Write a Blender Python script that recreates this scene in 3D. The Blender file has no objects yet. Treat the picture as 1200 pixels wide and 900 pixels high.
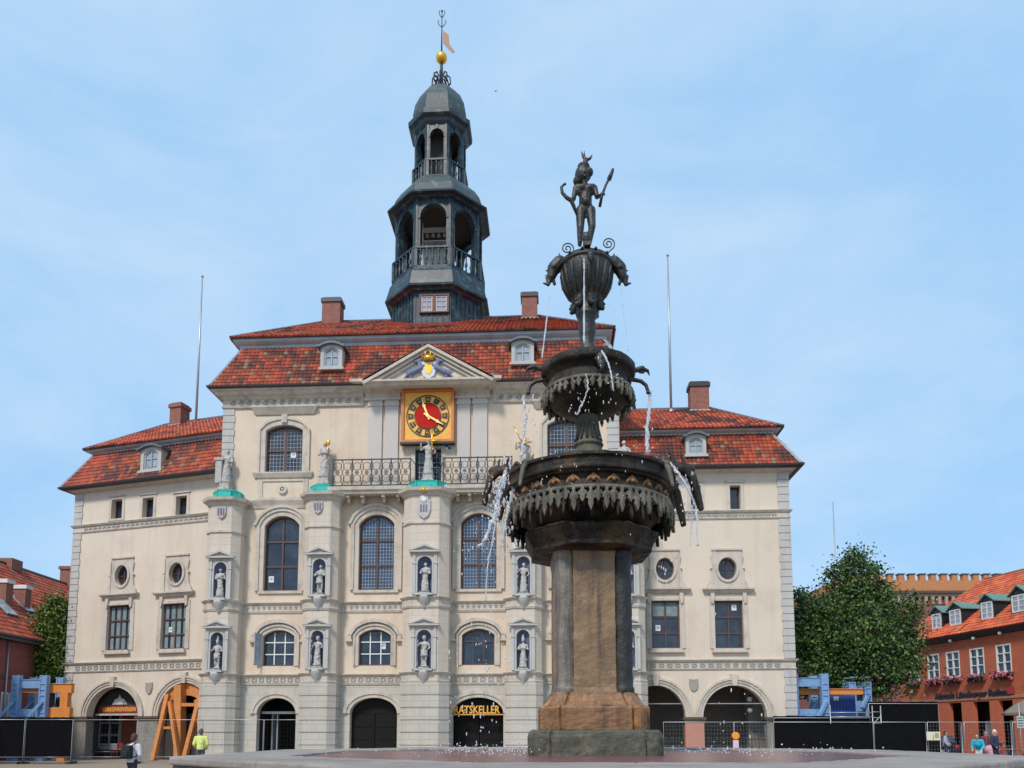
import bpy, bmesh, math, random
import numpy as np
from mathutils import Vector, Matrix, noise
from mathutils.geometry import tessellate_polygon
R = math.radians
random.seed(7)
SC = bpy.context.scene
COL = SC.collection
PITCH = R(6.0); CP, SP = math.cos(PITCH), math.sin(PITCH)
FPX = 900.0; CX = 600.0; CY = 766.4; EYE = 1.5

# ---------- surveying helpers: a sight line from the tripod to a real plane ----------
def ray(px, py):
    x = (px-CX)/FPX; y = (CY-py)/FPX
    return Vector((x, CP-y*SP, SP+y*CP))
def zy(py, Y):
    d = ray(CX, py); return EYE + Y*d.z/d.y
def xz(px, Y, z):
    return (px-CX)/FPX*(Y*CP+(z-EYE)*SP)
class Fr:
    def __init__(s, ox, oy, deg):
        a = R(deg); s.o = Vector((ox, oy, 0)); s.a = a
        s.u = Vector((math.cos(a), math.sin(a), 0)); s.v = Vector((-math.sin(a), math.cos(a), 0))
    def pix(s, px, py, v=0.0):
        d = ray(px, py); c = Vector((0, 0, EYE))
        t = (v - (c-s.o).dot(s.v))/d.dot(s.v); p = c+d*t
        return (p-s.o).dot(s.u), p.z
    def U(s, px, py, v=0.0): return s.pix(px, py, v)[0]
    def Z(s, px, py, v=0.0): return s.pix(px, py, v)[1]
    def M(s): return Matrix.Translation(s.o) @ Matrix.Rotation(s.a, 4, 'Z')

# ---------- objects ----------
def tag(o, label=None, cat=None, group=None, kind=None):
    if label: o['label'] = label
    if cat: o['category'] = cat
    if group: o['group'] = group
    if kind: o['kind'] = kind
    return o
def empty(name, M=None, **k):
    o = bpy.data.objects.new(name, None); COL.objects.link(o); o.empty_display_size = .3
    if M is not None: o.matrix_world = M if isinstance(M, Matrix) else Matrix.Translation(M)
    return tag(o, **k)
def copy_tree(o, parent=None):
    c = o.copy(); COL.objects.link(c)
    if parent: c.parent = parent
    for ch in [x for x in CH.get(o.name, [])]:
        copy_tree(ch, c)
    return c
CH = {}
class MB:
    def __init__(s): s.v = []; s.f = []; s.mi = []; s.sm = []
    def add(s, vs, fs, m=0, smooth=False):
        b = len(s.v); s.v += [tuple(p) for p in vs]
        for f in fs: s.f.append(tuple(b+i for i in f)); s.mi.append(m); s.sm.append(smooth)
        return s
    def box(s, x0, x1, y0, y1, z0, z1, m=0):
        if x0 > x1: x0, x1 = x1, x0
        if y0 > y1: y0, y1 = y1, y0
        if z0 > z1: z0, z1 = z1, z0
        vs = [(x, y, z) for z in (z0, z1) for y in (y0, y1) for x in (x0, x1)]
        return s.add(vs, [(0,2,3,1),(4,5,7,6),(0,1,5,4),(2,6,7,3),(0,4,6,2),(1,3,7,5)], m)
    def bar(s, a, b, w, h=None, m=0, up=(0,0,1)):
        a = Vector(a); b = Vector(b); h = h or w; d = (b-a).normalized(); up = Vector(up)
        if abs(d.dot(up)) > .95: up = Vector((0, 1, 0))
        x = d.cross(up).normalized(); y = x.cross(d).normalized()
        vs = [p + x*sx*w/2 + y*sy*h/2 for p in (a, b) for sx, sy in ((-1,-1),(1,-1),(1,1),(-1,1))]
        return s.add(vs, [(3,2,1,0),(4,5,6,7),(0,1,5,4),(1,2,6,5),(2,3,7,6),(3,0,4,7)], m)
    def tube(s, pts, r, n=8, m=0, cap=True, smooth=True):
        pts = [Vector(p) for p in pts]; rs = r if isinstance(r, (list, tuple)) else [r]*len(pts)
        vs = []; fs = []; px_ = None
        for i, p in enumerate(pts):
            d = (pts[min(i+1, len(pts)-1)] - pts[max(i-1, 0)]).normalized()
            if px_ is None:
                up = Vector((0,0,1)) if abs(d.z) < .9 else Vector((1,0,0)); px_ = d.cross(up).normalized()
            else:
                px_ = (px_ - d*px_.dot(d)).normalized()
            py_ = d.cross(px_)
            for k in range(n):
                a = 2*math.pi*k/n; vs.append(p + (px_*math.cos(a)+py_*math.sin(a))*rs[i])
        for i in range(len(pts)-1):
            for k in range(n):
                a = i*n+k; b = i*n+(k+1) % n; fs.append((a, b, b+n, a+n))
        s.add(vs, fs, m, smooth)
        if cap:
            s.f.append(tuple(len(s.v)-len(vs)+k for k in reversed(range(n)))); s.mi.append(m); s.sm.append(False)
            s.f.append(tuple(len(s.v)-n+k for k in range(n))); s.mi.append(m); s.sm.append(False)
        return s
    def lathe(s, prof, c=(0,0), n=32, m=0, smooth=True, a0=0, poly=None, seg=None):
        # prof: (r, z) list bottom->top ; poly: list of unit plan points replacing the circle
        ring = poly or [(math.cos(a0+2*math.pi*k/n), math.sin(a0+2*math.pi*k/n)) for k in range(n)]
        n = len(ring); vs = [(c[0]+r*x, c[1]+r*y, z) for r, z in prof for x, y in ring]; fs = []
        for i in range(len(prof)-1):
            for k in range(n):
                a = i*n+k; b = i*n+(k+1) % n; fs.append((a, b, b+n, a+n))
        s.add(vs, fs, m, smooth)
        b0 = len(s.v)-len(vs)
        if prof[0][0] > 1e-3: s.f.append(tuple(b0+k for k in reversed(range(n)))); s.mi.append(m); s.sm.append(False)
        if prof[-1][0] > 1e-3: s.f.append(tuple(len(s.v)-n+k for k in range(n))); s.mi.append(m); s.sm.append(False)
        return s
    def sweep(s, path, prof, m=0, closed=False):
        # path in plan, outward side on the right-hand side of travel ; prof (outset, z) closed loop
        P = [Vector(p) for p in path]; n = len(P); np_ = len(prof); vs = []; fs = []
        for i in range(n):
            def nrm(a, b): d = (b-a).normalized(); return Vector((d.y, -d.x))
            if closed: n1 = nrm(P[i-1], P[i]); n2 = nrm(P[i], P[(i+1) % n])
            else:
                n1 = nrm(P[i-1], P[i]) if i > 0 else nrm(P[0], P[1]); n2 = nrm(P[i], P[i+1]) if i < n-1 else n1
            mt = (n1+n2); mt = mt/max(.2, mt.dot(n1)) if mt.length > 1e-6 else n1
            for d, z in prof: vs.append((P[i].x+mt.x*d, P[i].y+mt.y*d, z))
        for i in range(n if closed else n-1):
            j = (i+1) % n
            for k in range(np_):
                l = (k+1) % np_; fs.append((i*np_+k, j*np_+k, j*np_+l, i*np_+l))
        if not closed:
            fs.append(tuple(reversed(range(np_)))); fs.append(tuple((n-1)*np_+k for k in range(np_)))
        return s.add(vs, fs, m)
    def prism(s, out, y0, y1, m=0, holes=(), T=None):
        # outline in (x, z), extruded from y0 (front) to y1
        loops = [list(out)]+[list(h) for h in holes]
        tri = tessellate_polygon([[Vector((p[0], p[1], 0)) for p in l] for l in loops])
        flat = [p for l in loops for p in l]; N = len(flat)
        vs = [(p[0], y0, p[1]) for p in flat]+[(p[0], y1, p[1]) for p in flat]
        if T: vs = [T(v) for v in vs]
        fs = [tuple(t) for t in tri]+[tuple(N+i for i in reversed(t)) for t in tri]
        b = 0
        for l in loops:
            L = len(l)
            for k in range(L): fs.append((b+k, b+(k+1) % L, N+b+(k+1) % L, N+b+k))
            b += L
        return s.add(vs, fs, m)
    def sheet(s, out, y, holes=(), depth=0.0, m=0, mr=None):
        # front sheet with openings and their reveals going back
        loops = [list(out)]+[list(h) for h in holes]
        tri = tessellate_polygon([[Vector((p[0], p[1], 0)) for p in l] for l in loops])
        flat = [p for l in loops for p in l]
        s.add([(p[0], y, p[1]) for p in flat], [tuple(t) for t in tri], m)
        for h in holes:
            L = len(h); vs = [(p[0], y, p[1]) for p in h]+[(p[0], y+depth, p[1]) for p in h]
            s.add(vs, [(k, (k+1) % L, L+(k+1) % L, L+k) for k in range(L)], m if mr is None else mr)
        return s
    def ring(s, inner, outer, y0, y1, m=0):
        # band between two equally long open outlines in (x, z)
        L = len(inner); vs = []
        for y in (y0, y1):
            vs += [(p[0], y, p[1]) for p in inner]+[(p[0], y, p[1]) for p in outer]
        fs = []
        for k in range(L-1):
            fs += [(k, k+1, L+k+1, L+k), (2*L+k, 3*L+k, 3*L+k+1, 2*L+k+1), (L+k, L+k+1, 3*L+k+1, 3*L+k), (k, 2*L+k, 2*L+k+1, k+1)]
        fs += [(0, L, 3*L, 2*L), (L-1, 3*L-1, 4*L-1, 2*L-1)]
        return s.add(vs, fs, m)
    def ball(s, c, r, m=0, n=12, sz=(1,1,1), rot=None):
        k = max(4, n//2); vs = []; fs = []
        for i in range(1, k):
            t = math.pi*i/k
            for j in range(n):
                a = 2*math.pi*j/n
                v = Vector((math.sin(t)*math.cos(a)*sz[0], math.sin(t)*math.sin(a)*sz[1], math.cos(t)*sz[2]))*r
                if rot: v = rot @ v
                vs.append(Vector(c)+v)
        top = Vector((0,0,sz[2]*r)); bot = -top
        if rot: top = rot @ top; bot = rot @ bot
        vs += [Vector(c)+top, Vector(c)+bot]; T = len(vs)-2
        for j in range(n):
            fs.append((T, j, (j+1) % n)); b = (k-2)*n; fs.append((T+1, b+(j+1) % n, b+j))
        for i in range(k-2):
            for j in range(n):
                a = i*n+j; b = i*n+(j+1) % n; fs.append((a, a+n, b+n, b))
        return s.add(vs, fs, m, True)
    def cap(s, a, b, ra, rb, n=10, m=0):
        a = Vector(a); b = Vector(b); s.tube([a, b], [ra, rb], n, m); s.ball(a, ra, m, n); s.ball(b, rb, m, n); return s
    def xf(s, M, start=0):
        for i in range(start, len(s.v)): s.v[i] = tuple(M @ Vector(s.v[i]))
        return s
    def mesh(s, name, mats, fix=True):
        me = bpy.data.meshes.new(name); me.from_pydata(s.v, [], s.f)
        mats = mats if isinstance(mats, (list, tuple)) else [mats]
        for m in mats: me.materials.append(m)
        if len(mats) > 1: me.polygons.foreach_set('material_index', s.mi)
        me.polygons.foreach_set('use_smooth', s.sm)
        if fix:
            bm = bmesh.new(); bm.from_mesh(me); bmesh.ops.recalc_face_normals(bm, faces=bm.faces); bm.to_mesh(me); bm.free()
        me.update(); return me
    def build(s, name, mats, parent=None, M=None, fix=True, **k):
        o = bpy.data.objects.new(name, s.mesh(name, mats, fix)); COL.objects.link(o)
        if parent is not None: o.parent = parent; CH.setdefault(parent.name, []).append(o)
        if M is not None: o.matrix_local = M
        return tag(o, **k)
def bev(o, w=.02, seg=2, ang=40):
    m = o.modifiers.new('bevel', 'BEVEL'); m.width = w; m.segments = seg; m.limit_method = 'ANGLE'; m.angle_limit = R(ang); return o
def remesh(mb, name, mat, parent=None, vox=.02, smooth=3, M=None, **k):
    """union of closed lumps turned into ONE continuous surface"""
    o = mb.build(name, mat, None)
    m = o.modifiers.new('r', 'REMESH'); m.mode = 'VOXEL'; m.voxel_size = vox; m.use_smooth_shade = True
    if smooth: q = o.modifiers.new('s', 'SMOOTH'); q.iterations = smooth; q.factor = .5
    dg = bpy.context.evaluated_depsgraph_get(); me = bpy.data.meshes.new_from_object(o.evaluated_get(dg))
    old = o.data; o.modifiers.clear(); o.data = me; bpy.data.meshes.remove(old); me.name = name
    if not me.materials: me.materials.append(mat)
    if parent is not None: o.parent = parent; CH.setdefault(parent.name, []).append(o)
    if M is not None: o.matrix_local = M
    return tag(o, **k)
def text(s, size, depth, name, mat, parent=None, M=None, align='CENTER', fit=None, bold=0.0, **k):
    cu = bpy.data.curves.new('t', 'FONT'); cu.body = s; cu.size = size; cu.extrude = depth/2; cu.align_x = align; cu.resolution_u = 2; cu.offset = bold
    t = bpy.data.objects.new('t', cu); COL.objects.link(t)
    dg = bpy.context.evaluated_depsgraph_get(); dg.update(); me = bpy.data.meshes.new_from_object(t.evaluated_get(dg))
    bpy.data.objects.remove(t); bpy.data.curves.remove(cu)
    X = Matrix.Rotation(R(90), 4, 'X'); me.transform(X)
    if fit:
        xs = [v.co.x for v in me.vertices]; w = max(xs)-min(xs); c = (max(xs)+min(xs))/2
        for v in me.vertices: v.co.x = (v.co.x-c)*fit/w
    me.materials.clear(); me.materials.append(mat)
    o = bpy.data.objects.new(name, me); COL.objects.link(o)
    if parent is not None: o.parent = parent; CH.setdefault(parent.name, []).append(o)
    if M is not None: o.matrix_local = M
    return tag(o, **k)
def T(x, y, z): return Matrix.Translation((x, y, z))

# ---------- materials ----------
def mat(name, base, rough=.8, col2=None, scale=3.0, amt=.5, bump=.0, bscale=40, metal=0, stain=None, sscale=.6, samt=.5, brick=None, spec=None, trans=0, streak=None, contrast=None):
    m = bpy.data.materials.new(name); m.use_nodes = True; nt = m.node_tree; N = nt.nodes; L = nt.links
    b = N['Principled BSDF']; b.inputs['Roughness'].default_value = rough; b.inputs['Metallic'].default_value = metal
    if spec is not None: b.inputs['Specular IOR Level'].default_value = spec
    if trans: b.inputs['Transmission Weight'].default_value = trans
    tc = N.new('ShaderNodeTexCoord'); co = tc.outputs['Object']
    rgb = N.new('ShaderNodeRGB'); rgb.outputs[0].default_value = (*base, 1); cur = rgb.outputs[0]
    def nz(sc, det=5, ro=.6, vec=None):
        t = N.new('ShaderNodeTexNoise'); t.inputs['Scale'].default_value = sc; t.inputs['Detail'].default_value = det; t.inputs['Roughness'].default_value = ro
        L.new(vec or co, t.inputs['Vector']); return t.outputs['Fac']
    def ramp(f, a, c):
        r = N.new('ShaderNodeMapRange'); r.inputs[1].default_value = a; r.inputs[2].default_value = c; L.new(f, r.inputs[0]); return r.outputs[0]
    def mul(f, k):
        r = N.new('ShaderNodeMath'); r.operation = 'MULTIPLY'; r.inputs[1].default_value = k; L.new(f, r.inputs[0]); return r.outputs[0]
    def mix(f, a, c):
        x = N.new('ShaderNodeMix'); x.data_type = 'RGBA'; L.new(f, x.inputs[0]); L.new(a, x.inputs[6])
        if isinstance(c, tuple): x.inputs[7].default_value = (*c, 1)
        else: L.new(c, x.inputs[7])
        return x.outputs[2]
    if brick:
        bw, bh, mo, c2, cm = brick
        # brick courses follow the wall: horizontal run = x + y
        sp = N.new('ShaderNodeSeparateXYZ'); L.new(co, sp.inputs[0])
        ad = N.new('ShaderNodeMath'); ad.operation = 'ADD'; L.new(sp.outputs[0], ad.inputs[0]); L.new(sp.outputs[1], ad.inputs[1])
        cb = N.new('ShaderNodeCombineXYZ'); L.new(ad.outputs[0], cb.inputs[0]); L.new(sp.outputs[2], cb.inputs[1])
        t = N.new('ShaderNodeTexBrick'); t.inputs['Scale'].default_value = 1; t.inputs['Brick Width'].default_value = bw; t.inputs['Row Height'].default_value = bh
        t.inputs['Mortar Size'].default_value = mo; t.inputs['Color1'].default_value = (*base, 1); t.inputs['Color2'].default_value = (*c2, 1); t.inputs['Mortar'].default_value = (*cm, 1)
        t.inputs['Bias'].default_value = 0; L.new(cb.outputs[0], t.inputs['Vector']); cur = t.outputs[0]
    if col2: cur = mix(mul(ramp(nz(scale), .35, .65), amt), cur, col2)
    if stain: cur = mix(mul(ramp(nz(sscale, 8, .7), .52, .7), samt), cur, stain)
    if streak:
        sc_, k, c = streak
        mp = N.new('ShaderNodeMapping'); mp.inputs['Scale'].default_value = (1, 1, .08); L.new(co, mp.inputs[0])
        cur = mix(mul(ramp(nz(sc_, 6, .65, mp.outputs[0]), .5, .72), k), cur, c)
    L.new(cur, b.inputs['Base Color'])
    if bump:
        bp = N.new('ShaderNodeBump'); bp.inputs['Strength'].default_value = bump; bp.inputs['Distance'].default_value = .02
        L.new(nz(bscale, 6, .65), bp.inputs['Height']); L.new(bp.outputs[0], b.inputs['Normal'])
    return m
M_ = {}
M_['plaster'] = mat('plaster', (.68,.585,.48), .9, (.61,.52,.42), .5, .6, .15, 30, stain=(.46,.37,.28), sscale=.45, samt=.35, streak=(1.6,.30,(.40,.33,.26)))
M_['plasterc'] = mat('warm_plaster', (.69,.575,.455), .9, (.62,.50,.385), .6, .7, .15, 30, stain=(.52,.36,.25), sscale=.55, samt=.4, streak=(1.6,.35,(.40,.31,.24)))
M_['stone'] = mat('pale_stone', (.58,.515,.44), .85, (.49,.43,.365), 1.6, .6, .2, 25, stain=(.25,.215,.175), sscale=1.6, samt=.5, streak=(3,.5,(.26,.23,.19)))
M_['stonegrey'] = mat('grey_limestone', (.50,.49,.47), .85, (.44,.42,.39), 1.3, .6, .2, 25, stain=(.36,.33,.29), sscale=1.1, samt=.35, streak=(2.5,.45,(.27,.24,.20)))
M_['stonewarm'] = mat('warm_limestone', (.56,.49,.40), .85, (.50,.45,.38), 1.0, .6, .2, 25, stain=(.55,.40,.28), sscale=.9, samt=.25)
M_['trimdark'] = mat('weathered_trim', (.36,.33,.29), .9, (.26,.24,.21), 2.5, .7, .2, 25)
M_['curb'] = mat('zinc_grey_boards', (.46,.485,.53), .6, (.27,.29,.33), 1.2, .6, .1, 20)
M_['lead'] = mat('dark_lead', (.09,.105,.13), .5, (.15,.17,.20), 2, .5)
M_['gutter'] = mat('dark_gutter', (.035,.035,.04), .5)
M_['copper'] = mat('weathered_dark_copper', (.008,.020,.032), .45, (.024,.050,.066), 2.2, .6, .2, 18, stain=(.15,.27,.25), sscale=2.0, samt=.55, streak=(4,.6,(.012,.02,.028)))
M_['copperlight'] = mat('pale_copper_dome', (.042,.066,.068), .55, (.022,.042,.05), 2.0, .7, .2, 18, stain=(.20,.28,.22), sscale=2.0, samt=.5, streak=(4,.7,(.03,.04,.045)))
M_['verdigris'] = mat('bright_verdigris', (.03,.50,.42), .6, (.02,.33,.30), 5, .6, .1, 20, stain=(.10,.16,.12), sscale=5, samt=.5)
M_['sculpt'] = mat('statue_stone', (.52,.495,.46), .85, (.36,.34,.32), 7, .8, .6, 30, stain=(.16,.15,.15), sscale=8, samt=.75)
M_['niche'] = mat('blue_niche_paint', (.17,.20,.31), .9, (.10,.12,.18), 3, .8)
M_['gold'] = mat('gilding', (.95,.52,.07), .32, (.8,.38,.04), 8, .5, metal=.75)
M_['goldflat'] = mat('gold_paint', (.85,.46,.07), .5, (.72,.32,.04), 5, .6)
M_['clockred'] = mat('clock_red', (.50,.012,.008), .7, (.40,.02,.012), 5, .4, spec=.15)
M_['clockorange'] = mat('clock_frame_orange', (.62,.20,.05), .55, (.5,.12,.03), 5, .5)
M_['black'] = mat('black_paint', (.012,.012,.014), .5)
M_['iron'] = mat('wrought_iron', (.03,.032,.036), .55)
M_['frame'] = mat('brown_window_timber', (.11,.058,.048), .6, (.08,.04,.035), 6, .5)
M_['framewhite'] = mat('white_window_paint', (.74,.74,.72), .55, (.6,.6,.58), 6, .4)
M_['framegrey'] = mat('grey_window_paint', (.34,.36,.39), .55)
M_['glass'] = mat('window_glass', (.010,.014,.022), .05, (.035,.05,.08), 1.6, .9, .35, 2.2, spec=.8)
M_['glassblue'] = mat('blue_leaded_glass', (.03,.095,.20), .12, (.012,.025,.05), 2.0, .95, .3, 5, spec=.8)
M_['glasspale'] = mat('pale_sky_glass', (.36,.42,.47), .15, (.2,.24,.3), 3, .6)
M_['curtain'] = mat('net_curtain', (.22,.30,.31), .8, (.12,.17,.18), 4, .7)
M_['darkdoor'] = mat('dark_oak_door', (.006,.0055,.005), .6, (.012,.010,.008), 3, .6, spec=.2)
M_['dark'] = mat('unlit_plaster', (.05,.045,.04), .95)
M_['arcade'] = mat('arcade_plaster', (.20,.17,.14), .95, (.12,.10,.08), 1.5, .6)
M_['chimney'] = mat('chimney_brick', (.30,.075,.045), .9, (.18,.05,.04), 4, .5, .2, 20, brick=(.26,.085,.012,(.24,.075,.05),(.30,.25,.21)))
M_['brickorange'] = mat('orange_brick', (.55,.115,.048), .9, (.46,.095,.04), 1.5, .5, .2, 20, brick=(.26,.085,.010,(.44,.09,.038),(.40,.18,.11)), stain=(.32,.08,.04), samt=.3)
M_['brickpurple'] = mat('dark_red_brick', (.27,.075,.065), .9, (.20,.06,.06), 1.5, .5, .2, 20, brick=(.26,.085,.010,(.22,.055,.05),(.25,.14,.12)))
M_['brickyellow'] = mat('yellow_brick', (.58,.24,.08), .9, (.50,.17,.06), 1.5, .6, .2, 20, brick=(.26,.085,.010,(.50,.19,.07),(.42,.28,.17)))
M_['slate'] = mat('slate', (.05,.055,.065), .6, (.08,.085,.095), 6, .6)
M_['greencopper'] = mat('green_copper_sheet', (.13,.24,.20), .6, (.09,.15,.14), 5, .6)
M_['bluesteel'] = mat('blue_painted_steel', (.22,.37,.60), .5, (.13,.25,.46), 4, .6, stain=(.20,.17,.15), sscale=5, samt=.35)
M_['deepblue'] = mat('deep_blue_paint', (.02,.07,.28), .5)
M_['orangesteel'] = mat('orange_painted_steel', (.72,.25,.05), .55, (.55,.17,.03), 3, .5)
M_['timber'] = mat('fresh_orange_timber', (.66,.27,.08), .7, (.48,.17,.05), 5, .6, streak=(8,.4,(.38,.13,.04)))
M_['tarp'] = mat('black_mesh_tarp', (.005,.005,.006), .9, (.009,.009,.010), 4, .5, spec=.08)
M_['zinc'] = mat('galvanised_tube', (.42,.44,.46), .4, (.3,.32,.34), 6, .5, metal=.5)
M_['paving'] = None
# ---------- camera, world, sun ----------
cam = bpy.data.cameras.new('camera'); co = bpy.data.objects.new('camera', cam); COL.objects.link(co)
cam.sensor_fit = 'HORIZONTAL'; cam.sensor_width = 36; cam.lens = 27.0; cam.clip_end = 3000; cam.clip_start = .05
cam.shift_y = (CY-450)/1200.0
co.location = (0, 0, EYE); co.rotation_euler = (R(90)+PITCH, 0, 0); SC.camera = co
SUN_EL, SUN_AZ = 48.0, 205.0      # degrees; azimuth clockwise from +Y (north)
w = bpy.data.worlds.new('World'); SC.world = w; w.use_nodes = True; nt = w.node_tree; N = nt.nodes; L = nt.links
bg = N['Background']; sky = N.new('ShaderNodeTexSky'); sky.sky_type = 'NISHITA'; sky.sun_disc = False
sky.sun_elevation = R(SUN_EL); sky.sun_rotation = R(SUN_AZ); sky.air_density = 1.0; sky.dust_density = 1.2; sky.ozone_density = 1.5
tc = N.new('ShaderNodeTexCoord'); mp = N.new('ShaderNodeMapping'); mp.inputs['Scale'].default_value = (1.6, 1.6, 3.4); L.new(tc.outputs['Generated'], mp.inputs[0])
n1 = N.new('ShaderNodeTexNoise'); n1.inputs['Scale'].default_value = 1.5; n1.inputs['Detail'].default_value = 8; n1.inputs['Roughness'].default_value = .58; n1.inputs['Distortion'].default_value = .4; L.new(mp.outputs[0], n1.inputs['Vector'])
mr = N.new('ShaderNodeMapRange'); mr.inputs[1].default_value = .36; mr.inputs[2].default_value = .64; L.new(n1.outputs['Fac'], mr.inputs[0])
cl = N.new('ShaderNodeMix'); cl.data_type = 'RGBA'; cl.inputs[6].default_value = (3.8, 6.5, 9.7, 1); cl.inputs[7].default_value = (5.6, 7.7, 10.0, 1); L.new(mr.outputs[0], cl.inputs[0])
mx = N.new('ShaderNodeMix'); mx.data_type = 'RGBA'; mx.inputs[0].default_value = .85; L.new(sky.outputs[0], mx.inputs[6]); L.new(cl.outputs[2], mx.inputs[7])
L.new(mx.outputs[2], bg.inputs[0]); bg.inputs[1].default_value = .1
sd = bpy.data.lights.new('sun', 'SUN'); sd.energy = 2.8; sd.angle = R(10); sd.color = (1, .92, .83)
so = bpy.data.objects.new('sun', sd); COL.objects.link(so)
az = R(SUN_AZ); dirn = Vector((math.sin(az)*math.cos(R(SUN_EL)), math.cos(az)*math.cos(R(SUN_EL)), math.sin(R(SUN_EL))))
so.rotation_euler = dirn.to_track_quat('Z', 'Y').to_euler(); so.location = (0, 0, 60)
SC.view_settings.view_transform = 'Standard'; SC.view_settings.look = 'None'; SC.view_settings.exposure = .10; SC.view_settings.gamma = 1
SC.cycles.max_bounces = 6

# ---------- ground ----------
def ground_mat():
    m = mat('sandstone_paving', (.33,.27,.20), .85, (.26,.21,.16), .35, .6, .25, 30, brick=(.34,.17,.012,(.27,.215,.16),(.15,.13,.11)), stain=(.38,.27,.19), sscale=.25, samt=.35)
    # lay the setts flat: use x, y instead of x+y, z
    for n in m.node_tree.nodes:
        if n.type == 'TEX_BRICK':
            tcn = [q for q in m.node_tree.nodes if q.type == 'TEX_COORD'][0]; m.node_tree.links.new(tcn.outputs['Object'], n.inputs['Vector'])
    return m
g = MB(); g.add([(-600,-300,0),(600,-300,0),(600,1200,0),(-600,1200,0)], [(0,1,2,3)]); g.build('ground', ground_mat(), kind='structure')

# ---------- pantile roofing: real overlapping tiles, each its own fired colour ----------
def tile_mat(name):
    m = bpy.data.materials.new(name); m.use_nodes = True; nt = m.node_tree; b = nt.nodes['Principled BSDF']; b.inputs['Roughness'].default_value = .75
    a = nt.nodes.new('ShaderNodeAttribute'); a.attribute_name = 'fired'; nt.links.new(a.outputs['Color'], b.inputs['Base Color']); return m
M_['tiles'] = tile_mat('pantiles')
def pantiles(name, parent, E0, E1, R0, R1, tw=.25, th=.34, TMx=None, dark=.3, base=(.36,.056,.023), rnd=None, lift=.05, amp=.035, seed=1):
    """E0-E1 eave, R0-R1 top edge (left, right); outward = normal of the plane"""
    rg = random.Random(seed); E0, E1, R0, R1 = map(Vector, (E0, E1, R0, R1))
    ux = (E1-E0).normalized(); nrm = ux.cross((R0+R1)/2-(E0+E1)/2).normalized()
    if nrm.z < 0: nrm = -nrm
    up = nrm.cross(ux).normalized()
    if up.z < 0: up = -up
    H = ((R0+R1)/2-(E0+E1)/2).dot(up); W = (E1-E0).length
    xr0 = (R0-E0).dot(ux); xr1 = (R1-E0).dot(ux)
    rows = max(1, round(H/th)); rh = H/rows; V = []; F = []; C = []
    for r in range(rows):
        t = (r+.5)/rows; xa = xr0*t; xb = W+(xr1-W)*t; y0 = r*rh; c0 = math.floor(xa/tw); c1 = math.ceil(xb/tw)
        for c in range(c0, c1):
            a = max(c*tw, xa); b_ = min((c+1)*tw, xb)
            if b_-a < .04: continue
            nv = noise.noise(Vector((c*.09, r*.20, seed*3.1)))*1.7 + noise.noise(Vector((c*.35, r*.4, seed)))*.7
            v = .5+(rg.random()-.5)*.6; p = dark + .10 + 1.1*nv*.5 + (.15 if t > .75 else 0)
            if v < p: col = [(.085,.026,.020), (.11,.030,.021), (.14,.034,.022), (.17,.040,.024), (.21,.046,.026)][min(4, int(max(0, (v-p+.35)*12+rg.random()*2)))]
            else:
                k = rg.uniform(.70, 1.15)*(1+.35*noise.noise(Vector((c*.2+4, r*.3, seed+5.)))); col = (base[0]*k, base[1]*k*rg.uniform(.75, 1.4), base[2]*k*rg.uniform(.7, 1.3))
            if rg.random() < .03+.10*max(0, noise.noise(Vector((c*.06+9, r*.15, seed*1.7)))): col = (.22, .15, .09)
            n = 6; b0 = len(V)
            dz = rg.uniform(-.006, .006)
            for yy, ll in ((y0-.05, lift+dz), (y0+rh+.02, .012+dz)):
                for k in range(n):
                    s = k/(n-1); x = a+(b_-a)*s; h = amp*(abs(math.sin(s*math.pi+.15))**.7*2-.6)
                    V.append(E0+ux*x+up*yy+nrm*(ll+h+.03))
            for k in range(n-1): F.append((b0+k, b0+k+1, b0+n+k+1, b0+n+k)); C.append(col)
            for k in range(n): V.append(E0+ux*(a+(b_-a)*k/(n-1))+up*(y0-.05)+nrm*0.0)
            for k in range(n-1): F.append((b0+2*n+k, b0+2*n+k+1, b0+k+1, b0+k)); C.append(tuple(q*.6 for q in col))
    b0 = len(V); V += [E0, E1, R1, R0]; F.append((b0, b0+1, b0+2, b0+3)); C.append((.08, .02, .015))
    if TMx is not None: V = [TMx @ v for v in V]
    me = bpy.data.meshes.new(name); me.from_pydata([tuple(v) for v in V], [], F); me.materials.append(M_['tiles'])
    at = me.attributes.new('fired', 'FLOAT_COLOR', 'FACE'); arr = np.ones((len(F), 4), dtype=np.float32); arr[:, :3] = np.array(C); at.data.foreach_set('color', arr.ravel()); me.update()
    o = bpy.data.objects.new(name, me); COL.objects.link(o); o.parent = parent; CH.setdefault(parent.name, []).append(o); return o

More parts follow.
